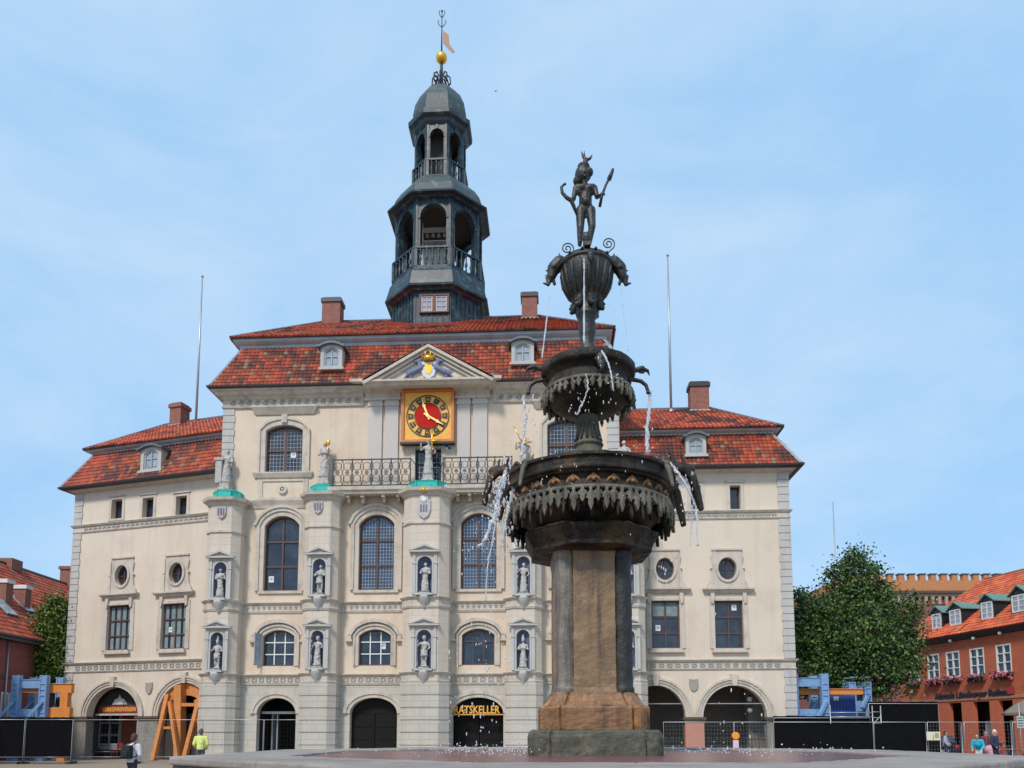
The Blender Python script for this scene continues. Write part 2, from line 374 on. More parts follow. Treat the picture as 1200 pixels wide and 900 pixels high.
def arch(u0, u1, z0, zs, zt, n=12, kind='seg'):
    c = (u0+u1)/2; hw = (u1-u0)/2; h = zt-zs; pts = [(u0, z0)]
    if kind == 'ell':
        for i in range(n+1): a = math.pi*(1-i/n); pts.append((c+hw*math.cos(a), zs+h*math.sin(a)))
    else:
        r = (hw*hw+h*h)/(2*h); a0 = math.asin(min(1, hw/r))
        for i in range(n+1): a = -a0+2*a0*i/n; pts.append((c+r*math.sin(a), zt-r+r*math.cos(a)))
    pts.append((u1, z0)); return pts
def rect(u0, u1, z0, z1): return [(u0, z0), (u0, z1), (u1, z1), (u1, z0)]
def grow(p, d, n0=None):
    """outset an opening outline (open at the bottom) by d sideways/up"""
    c = ((p[0][0]+p[-1][0])/2, 0); out = []
    for i, q in enumerate(p):
        a = p[max(i-1, 0)]; b = p[min(i+1, len(p)-1)]; t = Vector((b[0]-a[0], b[1]-a[1])).normalized(); nx, nz = -t.y, t.x
        if i == 0 or i == len(p)-1: nx, nz = (-1 if i == 0 else 1), 0
        elif i == 1 or i == len(p)-2:
            pass
        out.append((q[0]+nx*d, q[1]+nz*d))
    return out
def oval(c, z, rx, rz, n=28): return [(c+rx*math.cos(2*math.pi*k/n), z+rz*math.sin(2*math.pi*k/n)) for k in range(n)]

B = Fr(-4.92, 43.0, -3.0)
hall = empty('town_hall', B.M(), label='cream baroque town hall with red mansard roofs, clock pediment and dark copper bell tower', cat='town hall')
RI = B.M().inverted()
class Ctx:      # current frame inside the hall's own axes
    F = B; X = Matrix.Identity(4)
def bld(mb, name, m, parent=None, **k):
    mb.xf(Ctx.X); return mb.build(name, m, parent or hall, **k)
I4 = Matrix.Identity(4)

def window(u0, u1, z0, zs=None, zt=None, y=0.0, rec=.28, cols=2, rows=(.5,), fr='frame', gl='glass', fw=.09, mw=.07, lattice=0, curtain=False, mull=None, name='window', subbars=0, light_grp=None, kind='seg'):
    o = arch(u0, u1, z0, zs, zt, 12, kind) if zt else rect(u0, u1, z0, zs)
    zt_ = zt or zs; c = ((u0+u1)/2, (z0+zt_)/2); hw = (u1-u0)/2; hh = (zt_-z0)/2
    inn = [(c[0]+(p[0]-c[0])*(1-fw/hw), c[1]+(p[1]-c[1])*(1-fw/hh)) for p in o]
    f = MB(); yi = y+rec
    f.ring(inn+[inn[0]], o+[o[0]], yi-.09, yi+.02)
    H = zt_-z0
    ob = bld(f, name, M_[fr]) if mull else None; f = MB() if mull else f
    for k in range(1, cols): x = u0+(u1-u0)*k/cols; f.box(x-mw/2, x+mw/2, yi-.075, yi+.015, z0+fw, zt_-fw*.9)
    for r in rows: f.box(u0+fw, u1-fw, yi-.082, yi+.012, z0+H*r-mw/2, z0+H*r+mw/2)
    if mull: bld(f, 'mullion', M_[mull], ob)
    else: ob = bld(f, name, M_[fr])
    if subbars:
        s = MB(); lv = [0]+list(rows)+[1]
        for a, b in zip(lv, lv[1:]):
            for k in range(1, subbars+1):
                zz = z0+H*(a+(b-a)*k/(subbars+1)); s.box(u0+fw, u1-fw, yi-.05, yi-.03, zz-.017, zz+.017)
        bld(s, 'glazing_bar', M_[fr], ob)
    g = MB(); pane = [(c[0]+(p[0]-c[0])*.985, c[1]+(p[1]-c[1])*.985) for p in o]
    g.prism(pane, yi, yi+.01); bld(g, 'pane', M_[gl], ob)
    if lattice:
        s = MB(); st = lattice; k = 1
        x = u0+fw+st*.5
        while x < u1-fw: 
            dx = abs(x-c[0])/hw; top = zt_-fw if not zt else (zt_-(zt-zs)*dx*dx-fw); s.box(x-.011, x+.011, yi-.02, yi-.008, z0+fw, top); x += st
        zz = z0+fw+st*.6
        while zz < (zs if zt else zt_)-.02: s.box(u0+fw, u1-fw, yi-.021, yi-.009, zz-.011, zz+.011); zz += st*1.15
        bld(s, 'lead_lattice', M_['framegrey'], ob)
    if curtain:
        s = MB(); lv = [0]+list(rows)+[1]
        for k in range(cols):
            a = u0+(u1-u0)*k/cols; b = u0+(u1-u0)*(k+1)/cols
            n = 14; pts = []
            for side in (0, 1):
                x0 = a+.06 if not side else b-.06-(b-a)*.34; x1 = a+.06+(b-a)*.34 if not side else b-.06
                vs = []; 
                for i in range(n+1):
                    x = x0+(x1-x0)*i/n; yy = yi-.012-.008*math.sin(i*1.9)
                    vs += [(x, yy, z0+fw), (x, yy, zt_-fw)]
                s.add(vs, [(2*i, 2*i+2, 2*i+3, 2*i+1) for i in range(n)], 0, True)
        bld(s, 'curtain', M_['curtain'], ob)
    return ob, o

def surround(parent, o, w, y0=0.0, d=.06, m='stone', w2=None):
    s = MB(); g1 = grow(o, w); s.ring(o, g1, y0-d, y0+.01)
    if w2: g2 = grow(o, w+w2); g3 = grow(o, w+.002); s.ring(g3, g2, y0-d-.07, y0+.01)
    return bld(s, 'surround', M_[m], parent)

# ======== centre block ========
zc = lambda py, px=497, v=0.0: B.Z(px, py, v)
PD = [(257, .98, 1.05, .40), (373.5, .98, 1.05, .38), (497.5, 1.28, 1.55, .50), (613.5, .98, 1.05, .38)]
PIL = [(B.U(px, 680, -d), hw, d, ch) for px, hw, d, ch in PD]
PIL.append((PIL[3][0]+PIL[1][0]-PIL[0][0], PIL[0][1], PIL[0][2], PIL[0][3]))
UC = PIL[2][0]
UL = B.U(261.5, 520, 0); UR = B.U(724.5, 500, 0)
zA1, zA0 = zc(706.5, 320), zc(718.5, 320)
zB1, zB0 = zc(790.5, 320), zc(802.5, 320)
zLg1, zLg0 = zc(586.5, 320), zc(596, 320)
zEave = zc(451.5, 330, -.75)
def pil_path(u, hw, d, ch, ext=0):
    hw += ext; d += ext; return [(u-hw, 0), (u-hw, -(d-ch)), (u-hw+ch, -d), (u+hw-ch, -d), (u+hw, -(d-ch)), (u+hw, 0)]
def front_path(ext=0, v=0.0, lo=UL, hi=UR):
    p = [(lo, v+1.2), (lo, v)] if lo < PIL[0][0]-PIL[0][1] else []
    for q in PIL: p += pil_path(*q, ext=ext)
    if hi > PIL[-1][0]+PIL[-1][1]: p += [(hi, v), (hi, v+1.2)]
    return p
BAYS = []   # (centre, left edge, right edge)
for a, b in zip(PIL, PIL[1:]): BAYS.append(((a[0]+a[1]+b[0]-b[1])/2, a[0]+a[1], b[0]-b[1]))
bay_c = [B.U(327, 740), B.U(439.5, 740), B.U(560.5, 740), 0]; bay_c[3] = (PIL[3][0]+PIL[4][0])/2
zTopWall = zc(478, 330)
holes = []; win = []
# doors, L1, L2, attic windows
dz0, dzs, dzt = 0.28, zc(836, 440), zc(817.5, 440)
l1 = (zc(780, 440), zc(745, 440), zc(737.5, 440)); l2 = (zc(691.5, 440), zc(614.5, 440), zc(603, 440))
at = (zc(553.5, 332), zc(504.5, 332), zc(498, 332))
arches = []
for i, c in enumerate(bay_c):
    hwd = 1.34 if i != 2 else 1.42
    if i == 0: lo, hi = c-1.12, c+1.12
    else: lo, hi = c-hwd, c+hwd
    a = arch(lo, hi, dz0, dzs, dzt, 16, 'ell'); holes.append(a); arches.append(a)
    o = arch(c-.92, c+.92, *l1); holes.append(o)
    o = arch(c-1.02, c+1.02, *l2); holes.append(o)
ac = B.U(333, 525); ac2 = B.U(641.5, 520)+1.1; AT = [(ac-1.1, ac+1.1), (ac2-1.1, ac2+1.1)]
for a, b in AT: holes.append(arch(a, b, *at))
du0, du1 = B.U(486.5, 545), B.U(517, 545); bd0, bd1 = zc(568), zc(526)
holes.append(rect(du0, du1, bd0, bd1))
s = MB(); s.sheet(rect(UL, UR, zB0+.1, zEave+.1), 0.0, [h for h in holes if h not in arches], .45, 0)
D_ = 13.0
s.add([(UL,0,0),(UL,D_,0),(UL,D_,zEave+.1),(UL,0,zEave+.1),(UR,0,0),(UR,D_,0),(UR,D_,zEave+.1),(UR,0,zEave+.1)], [(0,1,2,3),(5,4,7,6),(1,5,6,2)])
bld(s, 'wall', M_['plasterc'])
ash = mat('ashlar', (.54,.505,.445), .88, (.47,.43,.375), 1.3, .5, .2, 25, brick=(1.05,.415,.012,(.50,.465,.405),(.30,.27,.235)), stain=(.58,.42,.32), sscale=.9, samt=.3, streak=(2.5,.3,(.32,.28,.24)))
s = MB(); s.sheet(rect(UL, UR, .0, zB0+.1), 0.0, arches, .45, 0); bld(s, 'ashlar_ground_storey', ash)
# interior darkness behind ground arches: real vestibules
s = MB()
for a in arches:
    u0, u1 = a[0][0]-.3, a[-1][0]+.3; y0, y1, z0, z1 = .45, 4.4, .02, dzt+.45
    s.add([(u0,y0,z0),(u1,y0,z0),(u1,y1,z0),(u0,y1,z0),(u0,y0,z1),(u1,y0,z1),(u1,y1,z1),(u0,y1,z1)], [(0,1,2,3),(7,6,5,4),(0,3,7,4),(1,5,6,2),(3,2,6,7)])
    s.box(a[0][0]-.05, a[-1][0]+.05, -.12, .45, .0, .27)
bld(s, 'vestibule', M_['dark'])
s = MB(); s.box(UL+.4, UR-.3, -2.3, -.001, .0, .13); s.box(UL+.8, UR-.7, -1.9, -.002, .13, .262); bld(s, 'entrance_steps', M_['stonegrey'])
# door leaves
for i, a in enumerate(arches):
    if i == 0:      # one leaf stands open with a pale glazed door behind
        s = MB(); u0, u1 = a[0][0], a[-1][0]; s.box(u0+.42, u0+.50, 1.2, 2.3, .02, 2.7); s.box(u0+.8, u0+.86, 1.0, 1.08, .02, 2.8)
        ob = bld(s, 'door_leaf', M_['framegrey'])
        s = MB(); s.box(u0, u1, .70, .78, dzs-.0, dzs+.14); bld(s, 'transom', M_['stonegrey'])
        continue
    u0, u1 = a[0][0], a[-1][0]; c = (u0+u1)/2
    for x0, x1 in ((u0+.01, c-.02), (c+.02, u1-.01)):
        s = MB(); yy = .42 if i != 2 else .9; s.box(x0, x1, yy, yy+.08, dz0+.02, dzs-.02)
        for k in range(3):
            zz0 = dz0+.25+k*(dzs-dz0-.3)/3; s.box(x0+.15, x1-.15, yy-.03, yy, zz0, zz0+(dzs-dz0-.3)/3-.18)
        bld(s, 'door_leaf', M_['darkdoor'])
    s = MB(); s.prism(arch(u0+.01, u1-.01, dzs, dzs+.02, dzt-.02, 14, 'ell'), .44, .5); bld(s, 'fanlight', M_['darkdoor'])
# restaurant sign in bay three
a = arches[2]; s = MB(); s.box(a[0][0]+.02, a[-1][0]-.02, .05, .12, dzs-.10, dzs-.04); sg = bld(s, 'sign_rail', M_['goldflat'])
text('RATSKELLER', .62, .06, 'sign_letters', M_['goldflat'], hall, T(UC+B.U(559, 830)-UC, .04, dzs-.01), fit=(a[-1][0]-a[0][0])*.9, bold=.012)
# archivolts of the doors
for a in arches:
    s = MB(); gi = a[1:-1]; s.ring(gi, grow(a, .20)[1:-1], -.07, .02); s.ring(grow(a, .20)[1:-1], grow(a, .40)[1:-1], -.13, .02)
    bld(s, 'door_archivolt', M_['stone'])
# pilaster towers
niches = []
NP = [(257, 253), (373.5, 371), (497.5, 496.5), (613.5, 613)]
zn_hi = [(702, 659), (698, 655), (696, 652), (697, 652)]; zn_lo = [(786, 741), (783, 739), (784, 738), (785, 738)]
ztop = []
capY = [(583.5, 591), (577, 584), (572, 580), (572, 580)]
for i, (u, hw, d, ch) in enumerate(PIL):
    k = min(i, 3) if i < 4 else 0
    zt = B.Z(PD[k][0] if i < 4 else PD[0][0], capY[k][0], -d) if i < 3 else ztop[4-i]
    ztop.append(zt)
    fx0, fx1 = u-hw+ch, u+hw-ch
    b = MB(); nh = []
    for (pxn, pair) in ((0, zn_hi), (1, zn_lo)):
        kk = k
        lo = B.Z(NP[kk][pxn], pair[kk][0], -d); hi = B.Z(NP[kk][pxn], pair[kk][1], -d); cu = B.U(NP[kk][pxn], pair[kk][0], -d) if i < 4 else u
        cu = u + max(-.12, min(.12, cu-u))
        w2 = .36 if i != 2 else .40
        nh.append((cu, w2, lo, hi))
    hs = [arch(c-w2, c+w2, lo, hi-w2, hi, 10, 'ell') for c, w2, lo, hi in nh]
    b.sheet(rect(fx0, fx1, zB0, zt), -d, hs, .03)
    P = pil_path(u, hw, d, ch)
    for q in (0, 1, 3, 4):
        p0, p1 = P[q], P[q+1]; b.add([(p0[0],p0[1],zB0),(p1[0],p1[1],zB0),(p1[0],p1[1],zt),(p0[0],p0[1],zt)], [(0,1,2,3)])
    b.add([(x, y, zt) for x, y in P], [tuple(range(6))])
    bld(b, 'pilaster_tower', mat('pilaster_ashlar', (.64,.56,.465), .88, (.56,.485,.40), 1.3, .5, .15, 25, brick=(1.2,.42,.010,(.61,.53,.44),(.42,.37,.31)), stain=(.60,.46,.35), sscale=.9, samt=.35, streak=(2.5,.35,(.36,.30,.25))) if i == 0 else bpy.data.materials['pilaster_ashlar'])
    # rusticated base
    b = MB(); P2 = pil_path(u, hw, d, ch, .07); prof = [(-.5, .0)]; n = 6; H = zB0-.0
    prof += [(.05, 0), (.05, .26)]
    for q in range(n):
        z0 = .26+(H-.26)*q/n; z1 = .26+(H-.26)*(q+1)/n; prof += [(0, z0+.035), (0, z1-.035), (-.05, z1-.03), (-.05, z1)] if q < n-1 else [(0, z0+.035), (0, z1)]
    prof += [(-.5, H)]
    b.sweep(P2, prof); bld(b, 'pilaster_base', ash)
    # niche interiors + frames
    for j, (c, w2, lo, hi) in enumerate(nh):
        m = MB(); n = 10; r = w2; vs = []; rowsz = [lo]+[hi-w2]
        for zz in rowsz:
            for q in range(n+1): a = math.pi*q/n; vs.append((c-r*math.cos(a), -d+.03+r*.95*math.sin(a), zz))
        fs = [(q, q+1, n+2+q, n+1+q) for q in range(n)]
        base = len(vs)-(n+1)
        for l in range(1, 6):
            th = (math.pi/2)*l/6
            for q in range(n+1): a = math.pi*q/n; vs.append((c-r*math.cos(a)*math.cos(th), -d+.03+r*.95*math.sin(a)*math.cos(th), hi-w2+r*math.sin(th)))
            st = len(vs)-(n+1)
            fs += [(st-(n+1)+q, st-(n+1)+q+1, st+q+1, st+q) for q in range(n)]
        vs.append((c, -d+.03, hi)); fs += [(len(vs)-n-2+q, len(vs)-n-1+q, len(vs)-1) for q in range(n)]
        fs.append(tuple(range(n+1))); m.add(vs, fs, 0, False)
        nb = bld(m, 'niche', M_['niche'])
        f = MB(); o = arch(c-w2, c+w2, lo, hi-w2, hi, 10, 'ell'); y = -d
        pw = .17; top = hi+.22
        f.ring(o, grow(o, .10), y-.05, y+.01)
        for sx in (-1, 1):
            xa = c+sx*(w2+.11); xb = c+sx*(w2+.11+pw); f.box(xa, xb, y-.09, y+.01, lo-.02, hi-.42); f.box(xa-.03*sx, xb+.03*sx, y-.12, y+.01, hi-.42, hi-.34); f.box(xa, xb, y-.07, y+.01, hi-.34, top)
        f.box(c-w2-.11, c+w2+.11, y-.04, y+.01, hi+.12, top)
        W = w2+.46
        f.box(c-W, c+W, y-.22, y+.01, top, top+.10)
        f.prism([(c-W, top+.10), (c, top+.46), (c+W, top+.10), (c+W-.22, top+.10), (c, top+.33), (c-W+.22, top+.10)], y-.24, y+.01)
        f.prism([(c-W+.21, top+.10), (c, top+.34), (c+W-.21, top+.10)], y-.10, y+.008)
        # sill on a console
        f.box(c-w2-.08, c+w2+.08, y-.34, y+.0, lo-.10, lo+.0)
        bld(f, 'niche_frame', M_['stonegrey'], nb)
        f = MB(); f.lathe([(.03, lo-.85), (.10, lo-.72), (.14, lo-.60), (.28, lo-.42), (.33, lo-.22), (.36, lo-.10)], (c, y-.02), 12); bld(f, 'console', M_['stonegrey'], nb)
        niches.append((i, j, c, y, lo, hi, w2))
    # cap, string and copper hood
    f = MB(); f.sweep(pil_path(u, hw, d, ch), [(-.4, zt-.42), (.04, zt-.42), (.10, zt-.28), (.30, zt-.18), (.34, zt-.02), (-.4, zt+.02)]); bld(f, 'pilaster_cap', M_['stone']); f = MB()
    zst = zt-1.95; f.sweep(pil_path(u, hw, d, ch), [(-.05, zst-.1), (.07, zst-.06), (.07, zst+.04), (-.05, zst+.08)])
    bld(f, 'string_moulding', M_['stone'])
    f = MB(); e = pil_path(u, hw-.18, d-.1, ch); ctr = Vector((u, -d*.45))
    lay = []
    for sc_, zz in ((1.0, zt), (1.04, zt+.06), (.90, zt+.14), (.93, zt+.42), (.99, zt+.50), (.55, zt+.62)):
        lay.append([(ctr.x+(x-ctr.x)*sc_, ctr.y+(y-ctr.y)*sc_, zz) for x, y in e])
    vs = [p for l in lay for p in l]; fs = []
    for q in range(len(lay)-1):
        for t in range(6): fs.append((q*6+t, q*6+(t+1) % 6, q*6+6+(t+1) % 6, q*6+6+t))
    fs.append(tuple(len(vs)-6+t for t in range(6))); f.add(vs, fs); 
    for x, y in e[1:5]: f.bar((x, y, zt+.1), (ctr.x+(x-ctr.x)*.97, ctr.y+(y-ctr.y)*.97, zt+.5), .04)
    bld(f, 'copper_hood', M_['verdigris'])
# bands round wall and towers
def band(z0, z1, name, orn):
    f = MB(); h = z1-z0
    f.sweep(front_path(0), [(-.06, z0-.02), (.05, z0-.02), (.09, z0+.10), (.045, z0+.13), (.045, z1-.16), (.09, z1-.13), (.17, z1-.04), (.18, z1), (-.06, z1+.04)])
    ob = bld(f, name, M_['stone'])
    f = MB()
    for c, lo, hi in BAYS:
        if orn == 'panel':
            n = int((hi-lo-.3)/.42)
            for k in range(n): x = lo+.2+(hi-lo-.4)*(k+.5)/n; f.ring([(x-.07, z0+.2), (x-.07, z1-.22), (x+.07, z1-.22), (x+.07, z0+.2), (x-.07, z0+.2)], [(x-.14, z0+.14), (x-.14, z1-.17), (x+.14, z1-.17), (x+.14, z0+.14), (x-.14, z0+.14)], -.085, -.04)
        else:
            n = int((hi-lo-.3)/.30)
            for k in range(n):
                x = lo+.15+(hi-lo-.3)*(k+.5)/n; zc_ = (z0+z1)/2; f.add([(x-.13, -.05, zc_+.08), (x, -.10, zc_-.10), (x+.13, -.05, zc_+.08), (x, -.05, zc_+.14)], [(0,1,2,3)]); f.ball((x, -.06, zc_+.02), .05, n=6)
    bld(f, 'band_relief', M_['trimdark'], ob)
band(zA0, zA1, 'string_course', 'leaf'); band(zB0, zB1, 'string_course', 'panel')
f = MB(); 
for i, (c, lo, hi) in enumerate(BAYS):
    if i in (0, 3): f = MB(); f.sweep([(lo-.02, 0), (hi+.02, 0)], [(-.05, zLg0), (.06, zLg0), (.10, zLg0+.15), (.22, zLg1-.06), (.22, zLg1), (-.05, zLg1+.05)]); bld(f, 'ledge', M_['stone'])

# windows of the two main storeys
for i, c in enumerate(bay_c):
    blue = i in (1, 2); z0, zs, zt = l2
    ob, o = window(c-1.02, c+1.02, z0, zs, zt, rows=(.33, .66), gl='glassblue' if blue else 'glass', lattice=.17 if blue else 0, mw=.10)
    surround(ob, o, .26, w2=.20)
    f = MB(); z0l = z0; f.box(c-1.3, c+1.3, -.10, .02, z0-.16, z0-.002); g1 = grow(o, .46); g2 = grow(o, .62)
    f.ring(g1[1:-1], g2[1:-1], -.2, .01); bld(f, 'hood_moulding', M_['stone'], ob)
    z0, zs, zt = l1
    ob, o = window(c-.92, c+.92, z0, zs, zt, cols=3, rows=(.33, .66) if i != 2 else (.66,), gl='glass', mw=.06, fr='frame', mull='framewhite' if i < 2 else None)
    surround(ob, o, .20, w2=.10)
    f = MB(); g1 = grow(o, .40); g2 = grow(o, .60); f.ring(g1[1:-1], g2[1:-1], -.22, .01)
    for sx, p in ((-1, g1[1]), (1, g1[-2])): f.box(p[0], p[0]+sx*.22, -.19, .01, p[1]-.25, p[1]+.03); f.box(p[0]-.06*sx, p[0]+sx*.34, -.22, .01, p[1]-.37, p[1]-.25)
    bld(f, 'hood_moulding', M_['stone'], ob)
    if i == 0:
        f = MB(); x = c-.95; st = 0
        f.box(0, .06, 0, .05, z0+.02, zs+.15); f.box(.50, .56, 0, .05, z0+.02, zs+.15); f.box(0, .56, 0, .05, z0+.02, z0+.09); f.box(0, .56, 0, .05, zs+.08, zs+.15); f.box(0, .56, .01, .04, (z0+zs)/2, (z0+zs)/2+.04)
        f.xf(T(x, -.02, 0) @ Matrix.Rotation(R(-118), 4, 'Z')); oc = bld(f, 'open_casement', M_['framegrey'], ob)
        f = MB(); f.box(.06, .50, .02, .03, z0+.09, zs+.08); f.xf(T(x, -.02, 0) @ Matrix.Rotation(R(-118), 4, 'Z')); bld(f, 'casement_pane', M_['glasspale'], ob)
# attic windows
for a, b in AT:
    ob, o = window(a, b, *at, rows=(.48,), lattice=.2, mw=.13); z0, zs, zt = at; c = (a+b)/2
    surround(ob, o, .30, w2=.14)
    f = MB(); hz = zc(486, 332); f.box(c-1.58, c+1.58, -.06, .01, z0-.1, hz-.02); 
    f.v = []; f.f = []; f.mi = []; f.sm = []
    f.sweep([(c-1.72, .0), (c-1.72, -.06), (c+1.72, -.06), (c+1.72, .0)], [(-.02, hz-.02), (.02, hz), (.16, hz+.25), (.24, hz+.38), (.24, hz+.46), (-.02, hz+.5)]); bld(f, 'hood_moulding', M_['stone'], ob); f = MB()
    f.sweep([(c-1.62, .0), (c-1.62, -.04), (c+1.62, -.04), (c+1.62, .0)], [(-.02, z0-.40), (.06, z0-.34), (.16, z0-.10), (.16, z0-.02), (-.02, z0)])
    bld(f, 'window_sill', M_['stone'], ob); f = MB()
    f.box(c-.16, c+.16, -.16, .01, zt+.10, hz-.03); bld(f, 'keystone', M_['stone'], ob); f = MB()
    z1 = zLg1+.06; f.ring([(c-1.2, z1+.12), (c-1.2, z0-.55), (c+1.2, z0-.55), (c+1.2, z1+.12), (c-1.2, z1+.12)], [(c-1.5, z1), (c-1.5, z0-.42), (c+1.5, z0-.42), (c+1.5, z1), (c-1.5, z1)], -.06, .01)
    zm = (z1+z0-.45)/2; f.ring(oval(c, zm, .13, .13)+[oval(c, zm, .13, .13)[0]], oval(c, zm, .27, .27)+[oval(c, zm, .27, .27)[0]], -.12, .01); f.ball((c, -.03, zm), .10, n=8)
    bld(f, 'apron_panel', M_['stone'], ob)
def notice(F, X, px, py, v, w=.30, h=.36):
    u, z = F.pix(px, py, v); f = MB(); f.box(u-w/2, u+w/2, v-.012, v-.004, z-h/2, z+h/2); f.xf(X); o = f.build('paper_notice', M_['framewhite'], hall); f = MB(); f.box(u-w*.25, u+w*.3, v-.018, v-.013, z-h*.1, z+h*.25); f.xf(X); f.build('printed_block', M_['framegrey'], o)
for px, py in ((344, 533), (318, 679), (449, 757)): notice(B, I4, px, py, .27)
# corner quoins of the attic storey
def quoins(u0, u1, z0, z1, y, name='quoin', m='stonegrey', h=.42, side=0, ret=True):
    f = MB(); n = max(1, round((z1-z0)/h)); h = (z1-z0)/n
    for k in range(n):
        e = .05 if k % 2 else 0
        lo, hi = (u0, u1+e) if side < 0 else (u0-e, u1)
        f.box(lo-(.05 if side < 0 else 0), hi+(.05 if side > 0 else 0), y-.06, y+.6, z0+k*h+.02, z0+(k+1)*h-.02)
    return bld(f, name, M_[m])
quoins(UL, UL+.62, zLg1-.6, zTopWall-.02, 0, side=-1); quoins(UR-.62, UR, zLg1-.6, zTopWall-.02, 0, side=1)
# entablature under the eaves
f = MB(); zf0 = zTopWall; zf1 = zEave-.05; pu0, pu1 = B.U(427, 460), B.U(578, 458)
def entab(path):
    h = zf1-zf0; f.sweep(path, [(-.05, zf0), (.10, zf0), (.14, zf0+.10), (.07, zf0+.14), (.07, zf0+h*.50), (.14, zf0+h*.54), (.20, zf0+h*.62), (.42, zf0+h*.72), (.46, zf0+h*.86), (.66, zf0+h*.97), (-.05, zf1)])
entab([(UL, D_), (UL, 0), (pu0, 0)]); bld(f, 'entablature', M_['stone']); f = MB(); entab([(pu1, 0), (UR, 0), (UR, D_)])
eb = bld(f, 'entablature', M_['stone'])
f = MB()
for lo, hi in ((UL+.3, pu0-.2), (pu1+.2, UR-.3)):
    n = int((hi-lo)/.48)
    for k in range(n):
        x = lo+(hi-lo)*(k+.5)/n; z = zf0+.14+(zf1-zf0)*.18; f.add([(x-.18, -.08, z-.10), (x-.05, -.15, z+.12), (x+.18, -.08, z+.14), (x+.06, -.14, z-.12)], [(0,1,2,3)]); f.ball((x, -.09, z), .09, n=6, sz=(1.4,.6,.8))
bld(f, 'frieze_relief', M_['trimdark'], eb)
# clock bay: paired pilasters, pediment
zsl = zc(570)   # balcony slab top
pilm = mat('grey_wash_plaster', (.555,.515,.475), .9, (.50,.46,.42), .8, .5, .1, 25)
for a, b in ((432, 448), (451.5, 467), (536, 551), (554.5, 571)):
    f = MB(); u0, u1 = B.U(a, 510), B.U(b, 510); zt_ = zc(476); f.box(u0, u1, -.14, .01, zsl, zt_); f.box(u0-.05, u1+.05, -.20, .01, zt_, zt_+.16); f.box(u0-.02, u1+.02, -.16, .01, zt_+.16, zt_+.34); bld(f, 'pilaster', pilm)
f = MB(); zp = zc(476)+.34; ze = zc(450.5)
for a, b in ((429, 470), (534, 574)):
    u0, u1 = B.U(a, 465), B.U(b, 465); f.sweep([(u0, .1), (u0, -.22), (u1, -.22), (u1, .1)], [(-.2, zp), (.03, zp), (.06, zp+.12), (.0, zp+.16), (.0, ze-.62), (.14, ze-.48), (.40, ze-.26), (.74, ze-.18), (.74, ze-.01), (-.2, ze-.01)])
f.box(B.U(470, 455), B.U(534, 455), -.92, .01, zc(456), ze-.01)
bld(f, 'pilaster_entablature', M_['stone'])
pa0, pa1, pap = B.U(425, 449, -1.2), B.U(579, 446, -1.2), zc(404, 502, -1.2); pz = zc(449.5, 500, -1.0); pc = (pa0+pa1)/2
tyb = MB(); tyb.prism([(pa0+.3, pz), (pc, pap-.2), (pa1-.3, pz)], -.95, 2.5); ped = bld(tyb, 'pediment', M_['plaster'])
f = MB(); f.sweep([(pa0+.25, .3), (pa0+.25, -.95), (pa1-.25, -.95), (pa1-.25, .3)], [(-.1, pz-.12), (.10, pz-.10), (.22, pz+.02), (.34, pz+.08), (.34, pz+.20), (-.1, pz+.22)])
sl = math.atan2(pap-pz, pc-pa0)
for sx in (-1, 1):
    e = Vector((pa0 if sx < 0 else pa1, 0, pz+.05)); t = Vector((pc, 0, pap)); n = Vector((-math.sin(sl)*sx*-1*-1, 0, math.cos(sl)))
    n = Vector((sx*math.sin(sl), 0, math.cos(sl)))
    tz_ = pz+.19; tn = math.tan(sl)
    for off, th, pr, ln in ((0, .16, 1.35, 0), (-.17, .14, 1.22, .0), (-.34, .14, 1.09, .0)):
        a0 = e+n*(off); b0 = t+n*off
        b0 = Vector((pc, 0, t.z+off/math.cos(sl)))
        q = [a0, b0, b0-Vector((0,0,th/math.cos(sl))), a0-n*th]
        if off < 0:
            X_ = lambda zt_: pc+sx*(zt_-tz_)/tn
            q = [Vector((X_(b0.z), 0, tz_)), b0, q[2], Vector((X_(q[2].z), 0, tz_))]
        f.add([(p.x, y, p.z) for y in (-pr, 2.4) for p in q], [(0,1,2,3),(7,6,5,4),(0,4,5,1),(1,5,6,2),(2,6,7,3),(3,7,4,0)])
bld(f, 'pediment_cornice', M_['stone'], ped)
# roofs on top of the pediment gable
f = MB(); 
for sx in (-1, 1):
    e = Vector((pa0 if sx < 0 else pa1, 0, pz+.2)); f.add([(e.x, -1.38, e.z-.03), (pc, -1.38, pap+.02), (pc, 3.2, pap+.02), (e.x, 1.2, e.z-.03)], [(0,1,2,3)])
bld(f, 'pediment_flashing', M_['gutter'], ped)
